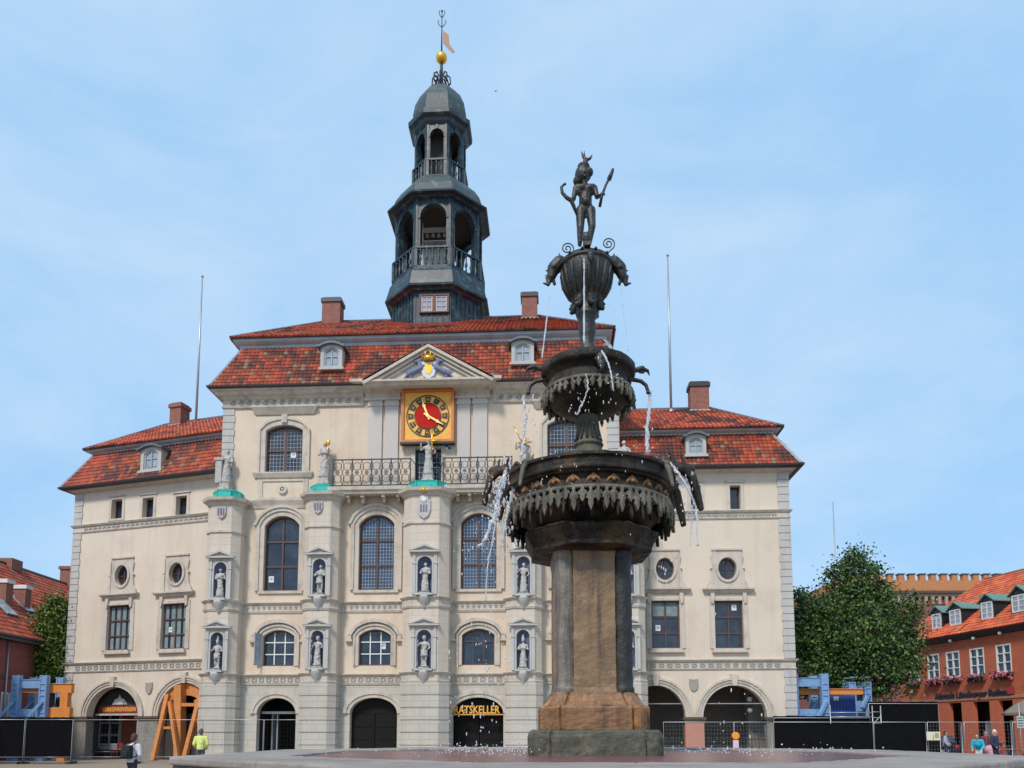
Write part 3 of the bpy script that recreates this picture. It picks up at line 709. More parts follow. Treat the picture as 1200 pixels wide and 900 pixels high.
# coat of arms
def to_px(px, py, v): u, z = B.pix(px, py, v); return u, z
def shield(c, z, w, h, y, d=.08):
    o = [(c-w, z+h), (c, z+h*.9), (c+w, z+h), (c+w*1.02, z), (c+w*.75, z-h*.6), (c, z-h), (c-w*.75, z-h*.6), (c-w*1.02, z)]
    return MB().prism(o, y-d, y+.01)
cu, cz = to_px(502.5, 435, -.95)
g_ = shield(cu, cz, .42, .52, -.95, .14); arms = bld(g_, 'coat_of_arms', mat('arms_white', (.62,.64,.68), .7))
g_ = shield(cu, cz+.06, .20, .32, -1.09, .03); bld(g_, 'escutcheon', M_['gold'], arms)
f = MB(); f.lathe([(.30, cz+.55), (.33, cz+.62), (.35, cz+.72), (.30, cz+.75)], (cu, -1.05), 14)
for k in range(8):
    a = 2*math.pi*(k+.5)/8; c_, s_ = math.cos(a), math.sin(a); f.tube([(cu+.32*c_, -1.05+.3*s_, cz+.72), (cu+.40*c_, -1.05+.32*s_, cz+.92), (cu+.24*c_, -1.05+.2*s_, cz+1.10), (cu, -1.05, cz+1.12)], .035, 6); f.ball((cu+.38*c_, -1.05+.32*s_, cz+.80), .05, n=6)
f.ball((cu, -1.05, cz+1.19), .08, n=8)
bld(f, 'crown', M_['gold'], arms)
for sx in (-1, 1):
    f = MB(); P = lambda x, z, y=-1.05: (cu+sx*x, y, cz+z)
    f.cap(P(.45, .15), P(.95, -.10), .17, .16); f.cap(P(.95, -.10), P(1.15, -.2), .18, .13); f.cap(P(.45, .2), P(.55, .55), .15, .12); f.cap(P(.55, .58), P(.82, .52, -1.11), .13, .07)
    f.cap(P(.40, .2), P(.25, .30, -1.11), .07, .05); f.cap(P(1.1, -.2), P(1.0, -.40), .09, .06); f.cap(P(1.0, -.40), P(1.12, -.52), .06, .05); f.cap(P(1.2, -.22), P(1.42, -.48), .09, .05)
    f.cap(P(1.18, -.05), P(1.42, .12), .05, .04); f.cap(P(1.42, .12), P(1.36, .38), .04, .07)
    f.xf(Ctx.X); remesh(f, 'heraldic_beast', mat('beast_blue', (.16,.19,.30), .7) if sx < 0 else bpy.data.materials['beast_blue'], arms, .035, 2)
# clock
k0, kz1 = to_px(471, 458, -.3); k1, kz0 = to_px(532, 518.5, -.3); kc, kz = (k0+k1)/2, (kz0+kz1)/2+.02; S = (k1-k0)/2; Sz = (kz1-kz0)/2
f = MB(); f.box(k0+.06, k1-.06, -.30, .01, kz-Sz+.06, kz+Sz-.06); clock = bld(f, 'clock', M_['goldflat'])
f = MB(); f.ring(rect(k0+.16, k1-.16, kz-Sz+.16, kz+Sz-.16)+[(k0+.16, kz-Sz+.16)], rect(k0, k1, kz-Sz, kz+Sz)+[(k0, kz-Sz)], -.42, -.2)
bld(f, 'clock_frame', M_['clockorange'], clock)
f = MB(); f.box(k0-.04, k1+.04, -.48, -.1, kz-Sz-.12, kz-Sz); bld(f, 'clock_sill', M_['iron'], clock)
rO = 1.25
def disc(c, z, r, y0, y1, n=48): return MB().prism(oval(c, z, r, r, n), y0, y1)
f = MB(); o1 = oval(kc, kz, rO-.05, rO-.05, 48); o2 = oval(kc, kz, rO, rO, 48); f.ring(o1+[o1[0]], o2+[o2[0]], -.345, -.29); o1 = oval(kc, kz, .76, .76, 48); o2 = oval(kc, kz, .79, .79, 48); f.ring(o1+[o1[0]], o2+[o2[0]], -.345, -.29)
bld(f, 'clock_ring', M_['black'], clock)
bld(disc(kc, kz, .74, -.335, -.29), 'clock_dial', M_['clockred'], clock)
f = MB(); q = []
for k in range(12):
    a = math.radians(30*k+15*0); s_, c_ = math.sin(a), math.cos(a); rr = (.84, 1.14); hw0, hw1 = .125, .175
    pts = [(kc+s_*r_+c_*hw, -.33, kz+c_*r_-s_*hw) for r_, hw in ((rr[0], -hw0), (rr[1], -hw1), (rr[1], hw1), (rr[0], hw0))]
    f.add(pts+[(p[0], -.30, p[2]) for p in pts], [(0,1,2,3),(0,4,5,1),(1,5,6,2),(2,6,7,3),(3,7,4,0)])
bld(f, 'numeral_block', M_['black'], clock)
for k, rn in enumerate(['XII','I','II','III','IV','V','VI','VII','VIII','IX','X','XI']):
    a = math.radians(30*k); Mx = T(kc+math.sin(a)*.99, -.338, kz+math.cos(a)*.99) @ Matrix.Rotation(a, 4, 'Y') @ T(0, 0, -.06)
    text(rn, .17, .008, 'numeral', M_['gold'], clock, Mx)
f = MB()
for ang, ln in ((340.0, 1.02), (122.0, 1.08)):
    a = math.radians(ang); s_, c_ = math.sin(a), math.cos(a)
    L_ = [(-.25, .05), (.0, .05), (ln*.55, .055), (ln*.62, .10), (ln*.70, .05), (ln, .01)]; pts = [(kc+s_*r_+c_*h_, kz+c_*r_-s_*h_) for r_, h_ in L_]+[(kc+s_*r_-c_*h_, kz+c_*r_+s_*h_) for r_, h_ in reversed(L_)]
    y = -.38 if ln < 1.05 else -.40; f.prism(pts, y-.02, y)
f.prism(oval(kc, kz, .10, .10, 16), -.43, -.33)
bld(f, 'clock_hand', mat('pale_gold', (.95,.72,.25), .4, metal=.3), clock)
# tiny blue and white plate beside the balcony door
f = MB(); pu, pzz = to_px(525.5, 524, 0); f.box(pu-.17, pu+.17, -.04, .01, pzz-.17, pzz+.17); pl = bld(f, 'plaque', M_['framewhite']); f = MB(); f.box(pu-.15, pu, -.05, -.035, pzz, pzz+.15); f.box(pu, pu+.15, -.05, -.035, pzz-.15, pzz); bld(f, 'plaque_check', M_['deepblue'], pl)
# balcony
zs1 = zc(569.5, 440, -.95); bu0 = B.U(385, 573, -.95); bu1 = B.U(604, 573, -.95)
f = MB(); f.sweep([(bu0, .0), (bu0, -.95), (bu1, -.95), (bu1, .0)], [(-.6, zs1-.40), (-.10, zs1-.40), (-.06, zs1-.26), (.03, zs1-.2), (.05, zs1), (-.6, zs1)]); f.box(bu0+.1, bu1-.1, -.9, -.001, zs1-.16, zs1-.004)
for i, (c, lo, hi) in enumerate(BAYS[1:3]):
    for t in (.12, .34, .66, .88): x = lo+(hi-lo)*t; f.box(x-.09, x+.09, -.75, -.002, zs1-.56, zs1-.38); f.box(x-.08, x+.08, -.5, -.003, zs1-.80, zs1-.56)
balc = bld(f, 'balcony', M_['stone'])
ob, o = window(du0, du1, bd0, bd1, rows=(.62,), mw=.08, lattice=.25, name='balcony_door', fr='black'); surround(ob, o, .28, m='stone')
def railing(u0, u1, y, z0, z1, n):
    s = MB(); s.box(u0, u1, y-.03, y+.03, z1-.06, z1); s.box(u0, u1, y-.025, y+.025, z0, z0+.05)
    for k in range(n+1): x = u0+(u1-u0)*k/n; s.box(x-.025, x+.025, y-.025, y+.025, z0, z1+.03)
    for k in range(n):
        a = u0+(u1-u0)*k/n; b = u0+(u1-u0)*(k+1)/n; m_ = max(1, round((b-a)/.62))
        for j in range(m_):
            c = a+(b-a)*(j+.5)/m_; w_ = (b-a)/m_; h = z1-z0
            for dz, r in ((.27, w_*.40), (.73, w_*.40)):
                zz = z0+h*dz; s.tube([(c+r*math.cos(t*math.pi/8), y, zz+r*math.sin(t*math.pi/8)) for t in range(17)], .017, 4, cap=False)
            s.tube([(c+w_*.17*math.cos(t*math.pi/5), y, z0+h*.5+w_*.17*math.sin(t*math.pi/5)) for t in range(11)], .018, 4, cap=False)
            for sx in (-1, 1):
                s.tube([(c+sx*w_*.5, y, z0+.05), (c+sx*w_*.32, y, z0+h*.3), (c+sx*w_*.5, y, z0+h*.5), (c+sx*w_*.32, y, z0+h*.7), (c+sx*w_*.5, y, z1-.06)], .017, 4)
            for k2 in range(6): a_ = k2*math.pi/3; s.bar((c, y, z0+h*.5), (c+w_*.17*math.cos(a_), y, z0+h*.5+w_*.17*math.sin(a_)), .02)
    return s
zr1 = zc(537.5, 440, -.9)
r0, r1 = B.U(390, 552, -.88), B.U(481, 552, -.88)
for a, b in ((r0, r1), (B.U(519.5, 552, -.88), B.U(600, 552, -.88))): bld(railing(a, b, -.88, zs1+.05, zr1, 4), 'railing', M_['iron'], balc)
f = MB(); 
for sx in (-1, 1): x = UC+sx*(UC-r1); f.tube([(x, -.88, zr1), (UC+sx*.75, -.55, zr1-.3), (UC+sx*.62, -.2, zr1-.35)], .025, 5); 
bld(f, 'rail_chain', M_['iron'], balc)
# shields on the towers
for i, px, py, c1 in ((0, 260, 601, 'framegrey'), (1, 373, 595, 'trimdark'), (2, 497, 597, 'stonegrey')):
    d = PIL[i][2]; u, z = B.pix(px, py, -d); sh = bld(shield(u, z, .26 if i < 2 else .36, .36 if i < 2 else .55, -d, .10), 'tower_shield', M_['sculpt' if i < 2 else 'stonegrey'])
    f = MB()
    for q in range(3): f.box(u-.2+q*.15, u-.12+q*.15, -d-.13, -d-.09, z-.15, z+.25)
    bld(f, 'shield_charge', mat('dull_violet', (.20,.16,.24), .8) if i == 0 else bpy.data.materials['dull_violet'], sh)
    if i == 2:
        u2, z2 = B.pix(497, 585, -d); f = MB(); f.prism(oval(u2, z2, .26, .26, 16), -d-.12, -d+.01); r_ = bld(f, 'roundel', M_['stonegrey'], sh); f = MB(); f.prism(oval(u2, z2, .16, .16, 16), -d-.15, -d-.10); bld(f, 'roundel_centre', M_['framewhite'], sh)
        f = MB(); u3, z3 = B.pix(497, 575, -d-.1); f.ball((u3, -d-.3, z3), .13, n=8); f.box(u3-.25, u3+.25, -d-.34, -d-.26, z3-.03, z3+.03); bld(f, 'gilt_cross', M_['gold'], sh)
# ======== mansard roofs ========
def mansard(F, X, u0, u1, v0, v1, ext, zE, t1, zC0, t0, zC1, zR, ru0, ru1, rv, name, seed, lhip=True, rhip=True, th=.30):
    E = lambda u, v: (u, v, zE)
    a, b, c, d = (u0-ext, v0-ext), (u1+ext, v0-ext), (u1+ext, v1+ext), (u0-ext, v1+ext)
    A, B_, C_, D2 = (u0+t1, v0+t1), (u1-t1, v0+t1), (u1-t1, v1-t1), (u0+t1, v1-t1)
    q = lambda p, z: Vector((p[0], p[1], z))
    ob = pantiles('lower_roof', hall, q(a, zE), q(b, zE), q(A, zC0), q(B_, zC0), TMx=X, seed=seed, dark=.36, th=th)
    if lhip: pantiles('lower_roof', hall, q(d, zE), q(a, zE), q(D2, zC0), q(A, zC0), TMx=X, seed=seed+1)
    if rhip: pantiles('lower_roof', hall, q(b, zE), q(c, zE), q(B_, zC0), q(C_, zC0), TMx=X, seed=seed+2)
    f = MB(); f.add([q(c, zE), q(d, zE), q(D2, zC0), q(C_, zC0)], [(0,1,2,3)]); f.xf(X); f.build('rear_roof', M_['slate'], hall)
    f = MB()
    for k, (p, r) in enumerate(((a, A), (b, B_), (c, C_), (d, D2))):
        if (k in (0, 3) and not lhip) or (k in (1, 2) and not rhip): continue
        f.bar(q(p, zE+.08), q(r, zC0+.02), .34, .10)
    f.xf(X); f.build('hip_flashing', M_['curb'], hall)
    loop = [d, a, b, c]
    f = MB(); f.sweep(loop, [(-.55, zE-.10), (-.05, zE-.12), (.10, zE-.05), (.13, zE+.06), (.05, zE+.075), (.0, zE-.0), (-.55, zE+.0)], closed=True); f.xf(X); f.build('gutter', M_['gutter'], hall)
    e = t1-t0; loop = [D2, A, B_, C_]; h = zC1-zC0
    f = MB(); f.sweep(loop, [(-.4, zC0-.05), (.02, zC0-.05), (.06, zC0+h*.12), (.10, zC0+h*.42), (.22, zC0+h*.48), (e*.75, zC0+h*.66), (e*.82, zC0+h*.95), (-.4, zC0+h*.957)], closed=True); f.xf(X); f.build('curb_moulding', M_['curb'], hall)
    f = MB(); f.sweep(loop, [(-.4, zC0+h*.962), (e+.02, zC0+h*.96), (e+.05, zC1-.01), (e-.1, zC1+.03), (-.4, zC1+.08)], closed=True); f.xf(X); f.build('curb_gutter', M_['gutter'], hall)
    A, B_, C_, D2 = (u0+t0, v0+t0), (u1-t0, v0+t0), (u1-t0, v1-t0), (u0+t0, v1-t0)
    r0, r1 = Vector((ru0, rv, zR)), Vector((ru1, rv, zR))
    kw = dict(TMx=X, tw=.27, dark=.12, base=(.50,.085,.038), th=.36)
    pantiles('upper_roof', hall, q(A, zC1), q(B_, zC1), r0, r1, seed=seed+5, **kw)
    if lhip: pantiles('upper_roof', hall, q(D2, zC1), q(A, zC1), r0, r0+Vector((0, .01, 0)), seed=seed+6, **kw)
    if rhip: pantiles('upper_roof', hall, q(B_, zC1), q(C_, zC1), r1, r1+Vector((0, .01, 0)), seed=seed+7, **kw)
    f = MB(); f.add([q(C_, zC1), q(D2, zC1), r0, r1], [(0,1,2,3)]); f.xf(X); f.build('rear_roof', M_['slate'], hall)
    f = MB(); f.tube([r0+Vector((0,0,.08)), r1+Vector((0,0,.08))], .11, 6)
    if lhip: f.tube([q(A, zC1+.05), r0+Vector((0,0,.08))], .10, 6)
    if rhip: f.tube([q(B_, zC1+.05), r1+Vector((0,0,.08))], .10, 6)
    f.xf(X); f.build('ridge_tiles', M_['lead'], hall)
def dormer(F, X, pxa, pxb, pyT, pyB, v, depth=2.2):
    """small segmental-headed dormer; v = front plane"""
    u0, u1 = F.U(pxa, pyB, v), F.U(pxb, pyB, v); zb, zt = F.Z((pxa+pxb)/2, pyB, v), F.Z((pxa+pxb)/2, pyT, v); c = (u0+u1)/2; hw = (u1-u0)/2; H = zt-zb
    f = MB(); o = arch(c-hw*.70, c+hw*.70, zb, zt-.42, zt-.16, 10); ow = arch(c-.52*hw/.72, c+.52*hw/.72, zb+.16, zt-.58, zt-.34, 10)
    ow = arch(c-hw*.56, c+hw*.56, zb+.20, zt-.56, zt-.36, 10)
    body = arch(c-hw*.80, c+hw*.80, zb, zt-.34, zt-.14, 10)
    f.prism(body, v, v+depth, holes=[list(reversed(ow))]); f.box(c-hw*.92, c+hw*.92, v-.10, v+.05, zb-.02, zb+.12)
    f.xf(X); ob = f.build('dormer', M_['stonegrey'], hall)
    f = MB(); i_ = arch(c-hw*.80, c+hw*.80, zt-.34, zt-.33, zt-.138, 12)[1:-1]; i_ = [(c-hw*1.02, zt-.36)]+i_+[(c+hw*1.02, zt-.36)]; o_ = [(p[0], p[1]+.13) for p in i_]
    f.ring(i_, o_, v-.22, v+depth); f.xf(X); f.build('dormer_hood', M_['lead'], ob)
    f = MB(); inn = [(c+(p[0]-c)*.80, (zb+.2+zt-.36)/2+(p[1]-(zb+.2+zt-.36)/2)*.86) for p in ow]; y = v+.10
    f.ring(inn+[inn[0]], ow+[ow[0]], y-.04, y+.04); f.box(c-.035, c+.035, y-.04, y+.04, zb+.22, zt-.40); zz = zb+.2+(H-.56)*.55; f.box(c-hw*.5, c+hw*.5, y-.03, y+.03, zz-.025, zz+.025)
    f.xf(X); wn = f.build('dormer_window', M_['framegrey'], ob); CH
    f = MB(); f.prism(inn, y+.02, y+.05); f.xf(X); f.build('dormer_pane', M_['glasspale'], ob)
def chimney(F, X, px0, px1, pyB, pyT, v, dep=.9, cap='dark', name='chimney'):
    u0, u1 = F.U(px0, pyB, v), F.U(px1, pyB, v); zb, zt = F.Z(px0, pyB, v)-1.2, F.Z(px0, pyT, v)
    f = MB(); f.box(u0+.08, u1-.08, v, v+dep, zb, zt-.28); f.xf(X); ob = f.build(name, M_['chimney'], hall)
    f = MB(); f.box(u0, u1, v-.08, v+dep+.08, zt-.28, zt-.02); f.box(u0+.1, u1-.1, v+.02, v+dep-.02, zt-.02, zt+.08)
    f.xf(X); f.build('chimney_cap', M_['gutter'] if cap == 'dark' else M_['chimney'], ob)
    f = MB(); f.box(u0, u1, v-.05, v+dep+.05, zb+.9, zb+1.3); f.xf(X); f.build('chimney_flashing', M_['curb'], ob)

t1 = .62; zC0 = B.Z(330, 409, t1); t0 = .12; zC1 = B.Z(330, 394.5, t0)
rl = B.U(376, 380, 6.5)
mansard(B, I4, UL, UR, 0, D_, .68, B.Z(330, 451.5, -.68), t1, zC0, t0, zC1, B.Z(400, 378.5, 6.5), rl, B.U(633, 373, 6.5), 6.5, 'main', 11)
dormer(B, I4, 372, 404, 401, 433, -.52); 
dormer(B, I4, 596, 629, 395.5, 427, -.52)
chimney(B, I4, 375.5, 399.5, 382, 349.5, 5.6); chimney(B, I4, 610, 631, 374, 343, 5.6)

# ======== wings ========
VW = 1.3
hp = B.o + B.u*UL + B.v*VW
LW = Fr(hp.x, hp.y, -17.0); LX = RI @ LW.M()
def wing(F, X, wl, wr, side, P):
    Ctx.F = F; Ctx.X = X
    Zp = lambda py, v=0, px=P['px']: F.Z(px, py, v)
    zE = Zp(P['eave'], -.65); zt = zE+.1
    hs = []; W = []
    for a, b, y0, y1 in P['small']: hs.append(rect(F.U(a, y0), F.U(b, y0), F.Z(a, y1), F.Z(a, y0))); 
    for a, b, y0, y1 in P['win']: hs.append(rect(F.U(a, y0), F.U(b, y0), F.Z(a, y1), F.Z(a, y0)))
    for cx_, cy_, rx, ry in P['oval']: u, z = F.pix(cx_, cy_); hs.append(oval(u, z, rx/20.7, ry/20.7))
    arcs = []
    for a, b, yt, ysp in P['arch']:
        u0, u1 = F.U(a, ysp), F.U(b, ysp); arcs.append((u0, u1, F.Z((a+b)/2, ysp), F.Z((a+b)/2, yt)))
    for u0, u1, zs, zt2 in arcs: hs.append(arch(u0, u1, .0+.001, zs, zt2, 18, 'ell'))
    s = MB(); s.sheet(rect(wl, wr, 0, zt), 0, hs, .5)
    s.add([(wl,0,0),(wl,10,0),(wl,10,zt),(wl,0,zt),(wr,0,0),(wr,10,0),(wr,10,zt),(wr,0,zt)], [(0,1,2,3),(5,4,7,6),(1,5,6,2)])
    bld(s, 'wall', M_['plaster'])
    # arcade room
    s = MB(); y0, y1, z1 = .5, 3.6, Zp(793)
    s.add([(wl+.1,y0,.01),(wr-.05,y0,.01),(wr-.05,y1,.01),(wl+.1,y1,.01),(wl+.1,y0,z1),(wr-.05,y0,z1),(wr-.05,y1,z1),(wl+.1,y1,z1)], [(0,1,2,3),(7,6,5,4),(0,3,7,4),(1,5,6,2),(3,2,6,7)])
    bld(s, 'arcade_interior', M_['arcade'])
    # pillars: grey bases and dark imposts under the springing
    zs = arcs[0][2]
    edges = [(wl+.02, arcs[0][0]-.0), (arcs[0][1], arcs[1][0]), (arcs[1][1], wr-.02)]
    for k, (a, b) in enumerate(edges):
        red = (side > 0 and k == 1)
        s = MB(); 
        if k in (0, 2) : a2, b2 = (a, b)
        else: a2, b2 = a, b
        s.box(a2-.04, b2+.04, -.05, .54, .0, zs-.22); s.box(a2-.07, b2+.07, -.09, .58, 0, .35)
        ob = bld(s, 'arcade_pillar', M_['pink' if red else 'pillar'])
        s = MB(); s.box(a2-.10, b2+.10, -.12, .62, zs-.22, zs-.12); s.box(a2-.15, b2+.15, -.16, .66, zs-.12, zs+.02); bld(s, 'impost', M_['darkstone'], ob)
        if k < 3:
            s = MB(); s.box(a2-.05, b2+.05, -.06, .55, 0, .55); 
    s = MB()
    for u0, u1, zs_, zt2 in arcs:
        o = arch(u0, u1, zs_+.02, zs_+.03, zt2, 20, 'ell')[1:-1]
        def gr(d): 
            c = (u0+u1)/2; hw = (u1-u0)/2+d; return [(c+hw*math.cos(math.pi*(1-i/20)), zs_+.03+(zt2-zs_-.03+d)*math.sin(math.pi*i/20)) for i in range(21)]
        s.ring(o, gr(.16), -.05, .02); s.ring(gr(.16), gr(.30), -.10, .02); s.ring(gr(.30), gr(.42), -.16, .02)
        c = (u0+u1)/2; s.prism([(c-.13, zt2-.03), (c-.2, zt2+.62), (c+.2, zt2+.62), (c+.13, zt2-.03)], -.2, .01)
    bld(s, 'arch_moulding', M_['stone'])
    # arms between the arches
    cm = (arcs[0][1]+arcs[1][0])/2; zsh = Zp(P['shy']); sh = bld(shield(cm, zsh, .24, .36, 0, .08), 'wall_shield', M_['trimdark'])
    # string courses
    for nm, (ya, yb), orn in (('string_course', P['bandU'], 'leaf'), ('string_course', P['bandL'], 'panel')):
        z1_, z0_ = Zp(ya), Zp(yb); f = MB(); pth = [(wl, 1.0), (wl, 0), (wr, 0)] if side < 0 else [(wl, 0), (wr, 0), (wr, 1.0)]
        f.sweep(pth, [(-.06, z0_), (.05, z0_), (.09, z0_+.08), (.045, z0_+.12), (.045, z1_-.18), (.12, z1_-.12), (.18, z1_-.03), (.18, z1_), (-.06, z1_+.03)])
        ob = bld(f, nm, M_['stone']); f = MB(); lo, hi = wl+(.75 if side < 0 else .1), wr-(.1 if side < 0 else .75)
        if orn == 'panel':
            n = int((hi-lo)/.46)
            for k in range(n):
                x = lo+(hi-lo)*(k+.5)/n; a, b = z0_+.15, z1_-.22
                f.ring([(x-.07, a+.06), (x-.07, b-.06), (x+.07, b-.06), (x+.07, a+.06), (x-.07, a+.06)], [(x-.15, a), (x-.15, b), (x+.15, b), (x+.15, a), (x-.15, a)], -.085, -.04)
        else:
            n = int((hi-lo)/.36)
            for k in range(n): x = lo+(hi-lo)*(k+.5)/n; z = (z0_+z1_)/2-.02; f.add([(x-.17, -.05, z+.09), (x, -.11, z-.08), (x+.17, -.05, z+.09), (x, -.05, z+.13)], [(0,1,2,3)]); f.ball((x+.17, -.06, z-.03), .05, n=6)
        bld(f, 'band_relief', M_['trimdark'], ob)
    # eaves cornice
    zc0 = Zp(P['cor']); f = MB(); pth = [(wl, 10), (wl, 0), (wr, 0)] if side < 0 else [(wl, 0), (wr, 0), (wr, 10)]
    h = zE-.06-zc0; f.sweep(pth, [(-.05, zc0), (.08, zc0), (.12, zc0+h*.25), (.25, zc0+h*.35), (.30, zc0+h*.6), (.46, zc0+h*.75), (.48, zc0+h), (-.05, zc0+h)]); bld(f, 'eaves_cornice', M_['stone'])
    # quoins
    zb = Zp(P['bandL'][0]); zu0, zu1 = Zp(P['bandU'][1]), Zp(P['bandU'][0])
    q0, q1 = (wl, wl+.58) if side < 0 else (wr-.58, wr)
    for a, b in ((zb+.04, zu0-.01), (zu1+.03, zc0-.01)): quoins(q0, q1, a, b, 0, side=side)
    zl = Zp(P['bandL'][1]); quoins(q0, q1, arcs[0][2]+.1, zl-.02, 0, side=side)
    # small attic windows
    k = 0
    for a, b, y0, y1 in P['small']:
        u0, u1, z1_, z0_ = F.U(a, y0), F.U(b, y0), F.Z(a, y0), F.Z(a, y1); ob, o = window(u0, u1, z0_, z1_, rec=.42, rows=(), cols=1, fw=.05); surround(ob, o, .20, d=.04)
        f = MB(); f.box(u0-.22, u1+.22, -.07, .01, z0_-.12, z0_-.002); f.box(u0-.26, u1+.26, -.09, .01, z1_+.19, z1_+.27); bld(f, 'sill', M_['stone'], ob)
    for i, (a, b, y0, y1) in enumerate(P['win']):
        u0, u1, z1_, z0_ = F.U(a, y0), F.U(b, y0), F.Z(a, y0), F.Z(a, y1); c = (u0+u1)/2
        ob, o = window(u0, u1, z0_, z1_, rec=.22, rows=(.32, .66), cols=2, curtain=P['cur'], mw=.08); surround(ob, o, .30, d=.06)
        f = MB(); f.box(c-1.0, c+1.0, -.20, .01, z0_-.24, z0_-.10); f.box(c-.9, c+.9, -.14, .01, z0_-.10, z0_-.002)
        cx_, cy_, rx, ry = P['oval'][i]; uo, zo = F.pix(cx_, cy_); rx /= 20.7; ry /= 20.7
        zc_, zct = z1_+.42, z1_+.72
        f.sweep([(c-1.22, 0), (c-1.22, -.06), (c+1.22, -.06), (c+1.22, 0)], [(-.02, zc_), (.05, zc_), (.12, zc_+.12), (.24, zc_+.20), (.24, zct), (-.02, zct+.03)])
        for sx in (-1, 1): f.prism([(c+sx*1.02, zc_), (c+sx*.80, zc_), (c+sx*.80, zc_-.25), (c+sx*.88, zc_-.62), (c+sx*1.0, zc_-.55), (c+sx*1.02, zc_-.3)], -.16, .01)
        bld(f, 'window_cornice', M_['stone'], ob)
        # oculus above
        ri = .09; f = MB(); o = oval(uo, zo, rx, ry); inn = oval(uo, zo, rx-ri, ry-ri); f.ring(inn+[inn[0]], o+[o[0]], .16, .28); f.box(uo-.025, uo+.025, .17, .25, zo-ry+.05, zo+ry-.05); f.box(uo-rx+.05, uo+rx-.05, .18, .25, zo-.02, zo+.02)
        ow = bld(f, 'oculus', M_['frame']); f = MB(); f.prism(inn, .24, .27); bld(f, 'pane', M_['glass'], ow)
        f = MB(); hw = .82; top = zo+ry+.42; g = oval(uo, zo, rx+.14, ry+.14); f.ring(o+[o[0]], g+[g[0]], -.13, .01)
        pan = [(uo-hw, zct+.03), (uo-hw, top), (uo+hw, top), (uo+hw, zct+.03)]; f.prism(pan, -.05, .005, holes=[list(reversed(g))]); f.box(uo-hw-.05, uo+hw+.05, -.12, .01, top, top+.10)
        for sx in (-1, 1):
            f.prism([(uo+sx*hw, top-.12), (uo+sx*(hw+.10), top-.3), (uo+sx*(hw+.03), top-.75), (uo+sx*(hw+.16), zct+.45), (uo+sx*(hw+.34), zct+.20), (uo+sx*(hw+.34), zct+.03), (uo+sx*hw, zct+.03)], -.11, .01)
            f.ball((uo+sx*(hw+.08), -.07, zo+.02), .09, n=8)
        bld(f, 'oculus_frame', M_['stone'], ow)
    # roof
    t1 = P['t1']; t0 = P['t0']; e = .65
    zR = F.Z(P['ridge'][0], P['ridge'][1], 5); ru = F.U(P['ridge'][0], P['ridge'][1], 5)
    lo, hi = (wl, wr+.9) if side < 0 else (wl-.5, wr)
    mansard(F, X, lo, hi, 0, 10, e, zE, t1, Zp(P['cb'], t1), t0, Zp(P['ct'], t0), zR, ru if side < 0 else lo, hi if side < 0 else ru, 5, 'wing', 31 if side < 0 else 51, lhip=side < 0, rhip=side > 0)
    for a, b, yt, yb, v in P['dorm']: dormer(F, X, a, b, yt, yb, v)
    for a, b, yb, yt, cp in P['chim']: chimney(F, X, a, b, yb, yt, 4.4, cap=cp)
    Ctx.F = B; Ctx.X = I4
    return arcs
M_['pillar'] = mat('grey_pillar_stone', (.30,.28,.25), .85, (.20,.185,.165), 1.2, .7, .25, 20, stain=(.09,.085,.085), sscale=1.6, samt=.6)
M_['pink'] = mat('pink_sandstone', (.52,.24,.18), .85, (.42,.20,.15), 1.5, .6, .2, 20)
M_['darkstone'] = mat('dark_impost_stone', (.07,.055,.045), .8, (.16,.11,.07), 4, .6)
wl = LW.U(88.5, 600); 
LP = dict(px=160, eave=562, cor=571, small=[(131.5,144,586,608.5),(168,180.5,584,607),(207,219.5,582,605)], win=[(127,154,710,762.5),(190.5,219,708,761)],
  oval=[(143.5,674.6,10.2,13.5),(207.5,671.8,10.2,13.5)], arch=[(101.5,162,805,840),(185,246,800,840)], bandU=(609.5,619), bandL=(774.5,786.5), shy=807,
  t1=.60, t0=.15, cb=527.6, ct=519, ridge=(193,499.5), cur=True, dorm=[(161,191,521,553,-.47)], chim=[(197,212,500,474,'brick')])
Larc = wing(LW, LX, wl, .0, -1, LP)
hp2 = B.o + B.v*VW; RW = Fr(hp2.x, hp2.y, -3.0); RX = RI @ RW.M()
wr = RW.U(924.5, 600)
RP = dict(px=820, eave=546, cor=555, small=[(768,780,569,597),(809,821,569,597),(855,867.5,569,597)], win=[(763,796,704,760),(837,870,704,760)],
  oval=[(779,667,10.8,13.5),(852,666.6,10.8,13.5)], arch=[(735,803.5,803,841),(824,899,803,841)], bandU=(599,609), bandL=(773,785), shy=803,
  t1=.60, t0=.10, cb=510.5, ct=502, ridge=(833,480), cur=False, dorm=[(801,831,506,535,-.47)], chim=[(808,833,482,448,'dark')])
Rarc = wing(RW, RX, UR-.3, wr, 1, RP)

for px, py in ((771, 736), (860, 712)): notice(RW, RX, px, py, .21, .28, .34)
notice(LW, LX, 200, 738, .19, .26, .32)
f = MB(); a_, b_ = RW.U(764.5, 715, .2), RW.U(794.5, 715, .2); f.box(a_, (a_+b_)/2-.06, .198, .21, RW.Z(780, 722, .2), RW.Z(780, 706.5, .2)); f.box((a_+b_)/2+.06, b_, .198, .21, RW.Z(780, 722, .2), RW.Z(780, 706.5, .2)); f.xf(RX); f.build('blind', M_['curtain'], hall)
f = MB(); a_, b_ = RW.U(877, 850, 2.2), RW.U(897, 850, 2.2); f.box(a_, b_, 2.2, 2.9, .02, RW.Z(860, 795)); f.xf(RX); f.build('inner_pillar', M_['pillar'], hall)

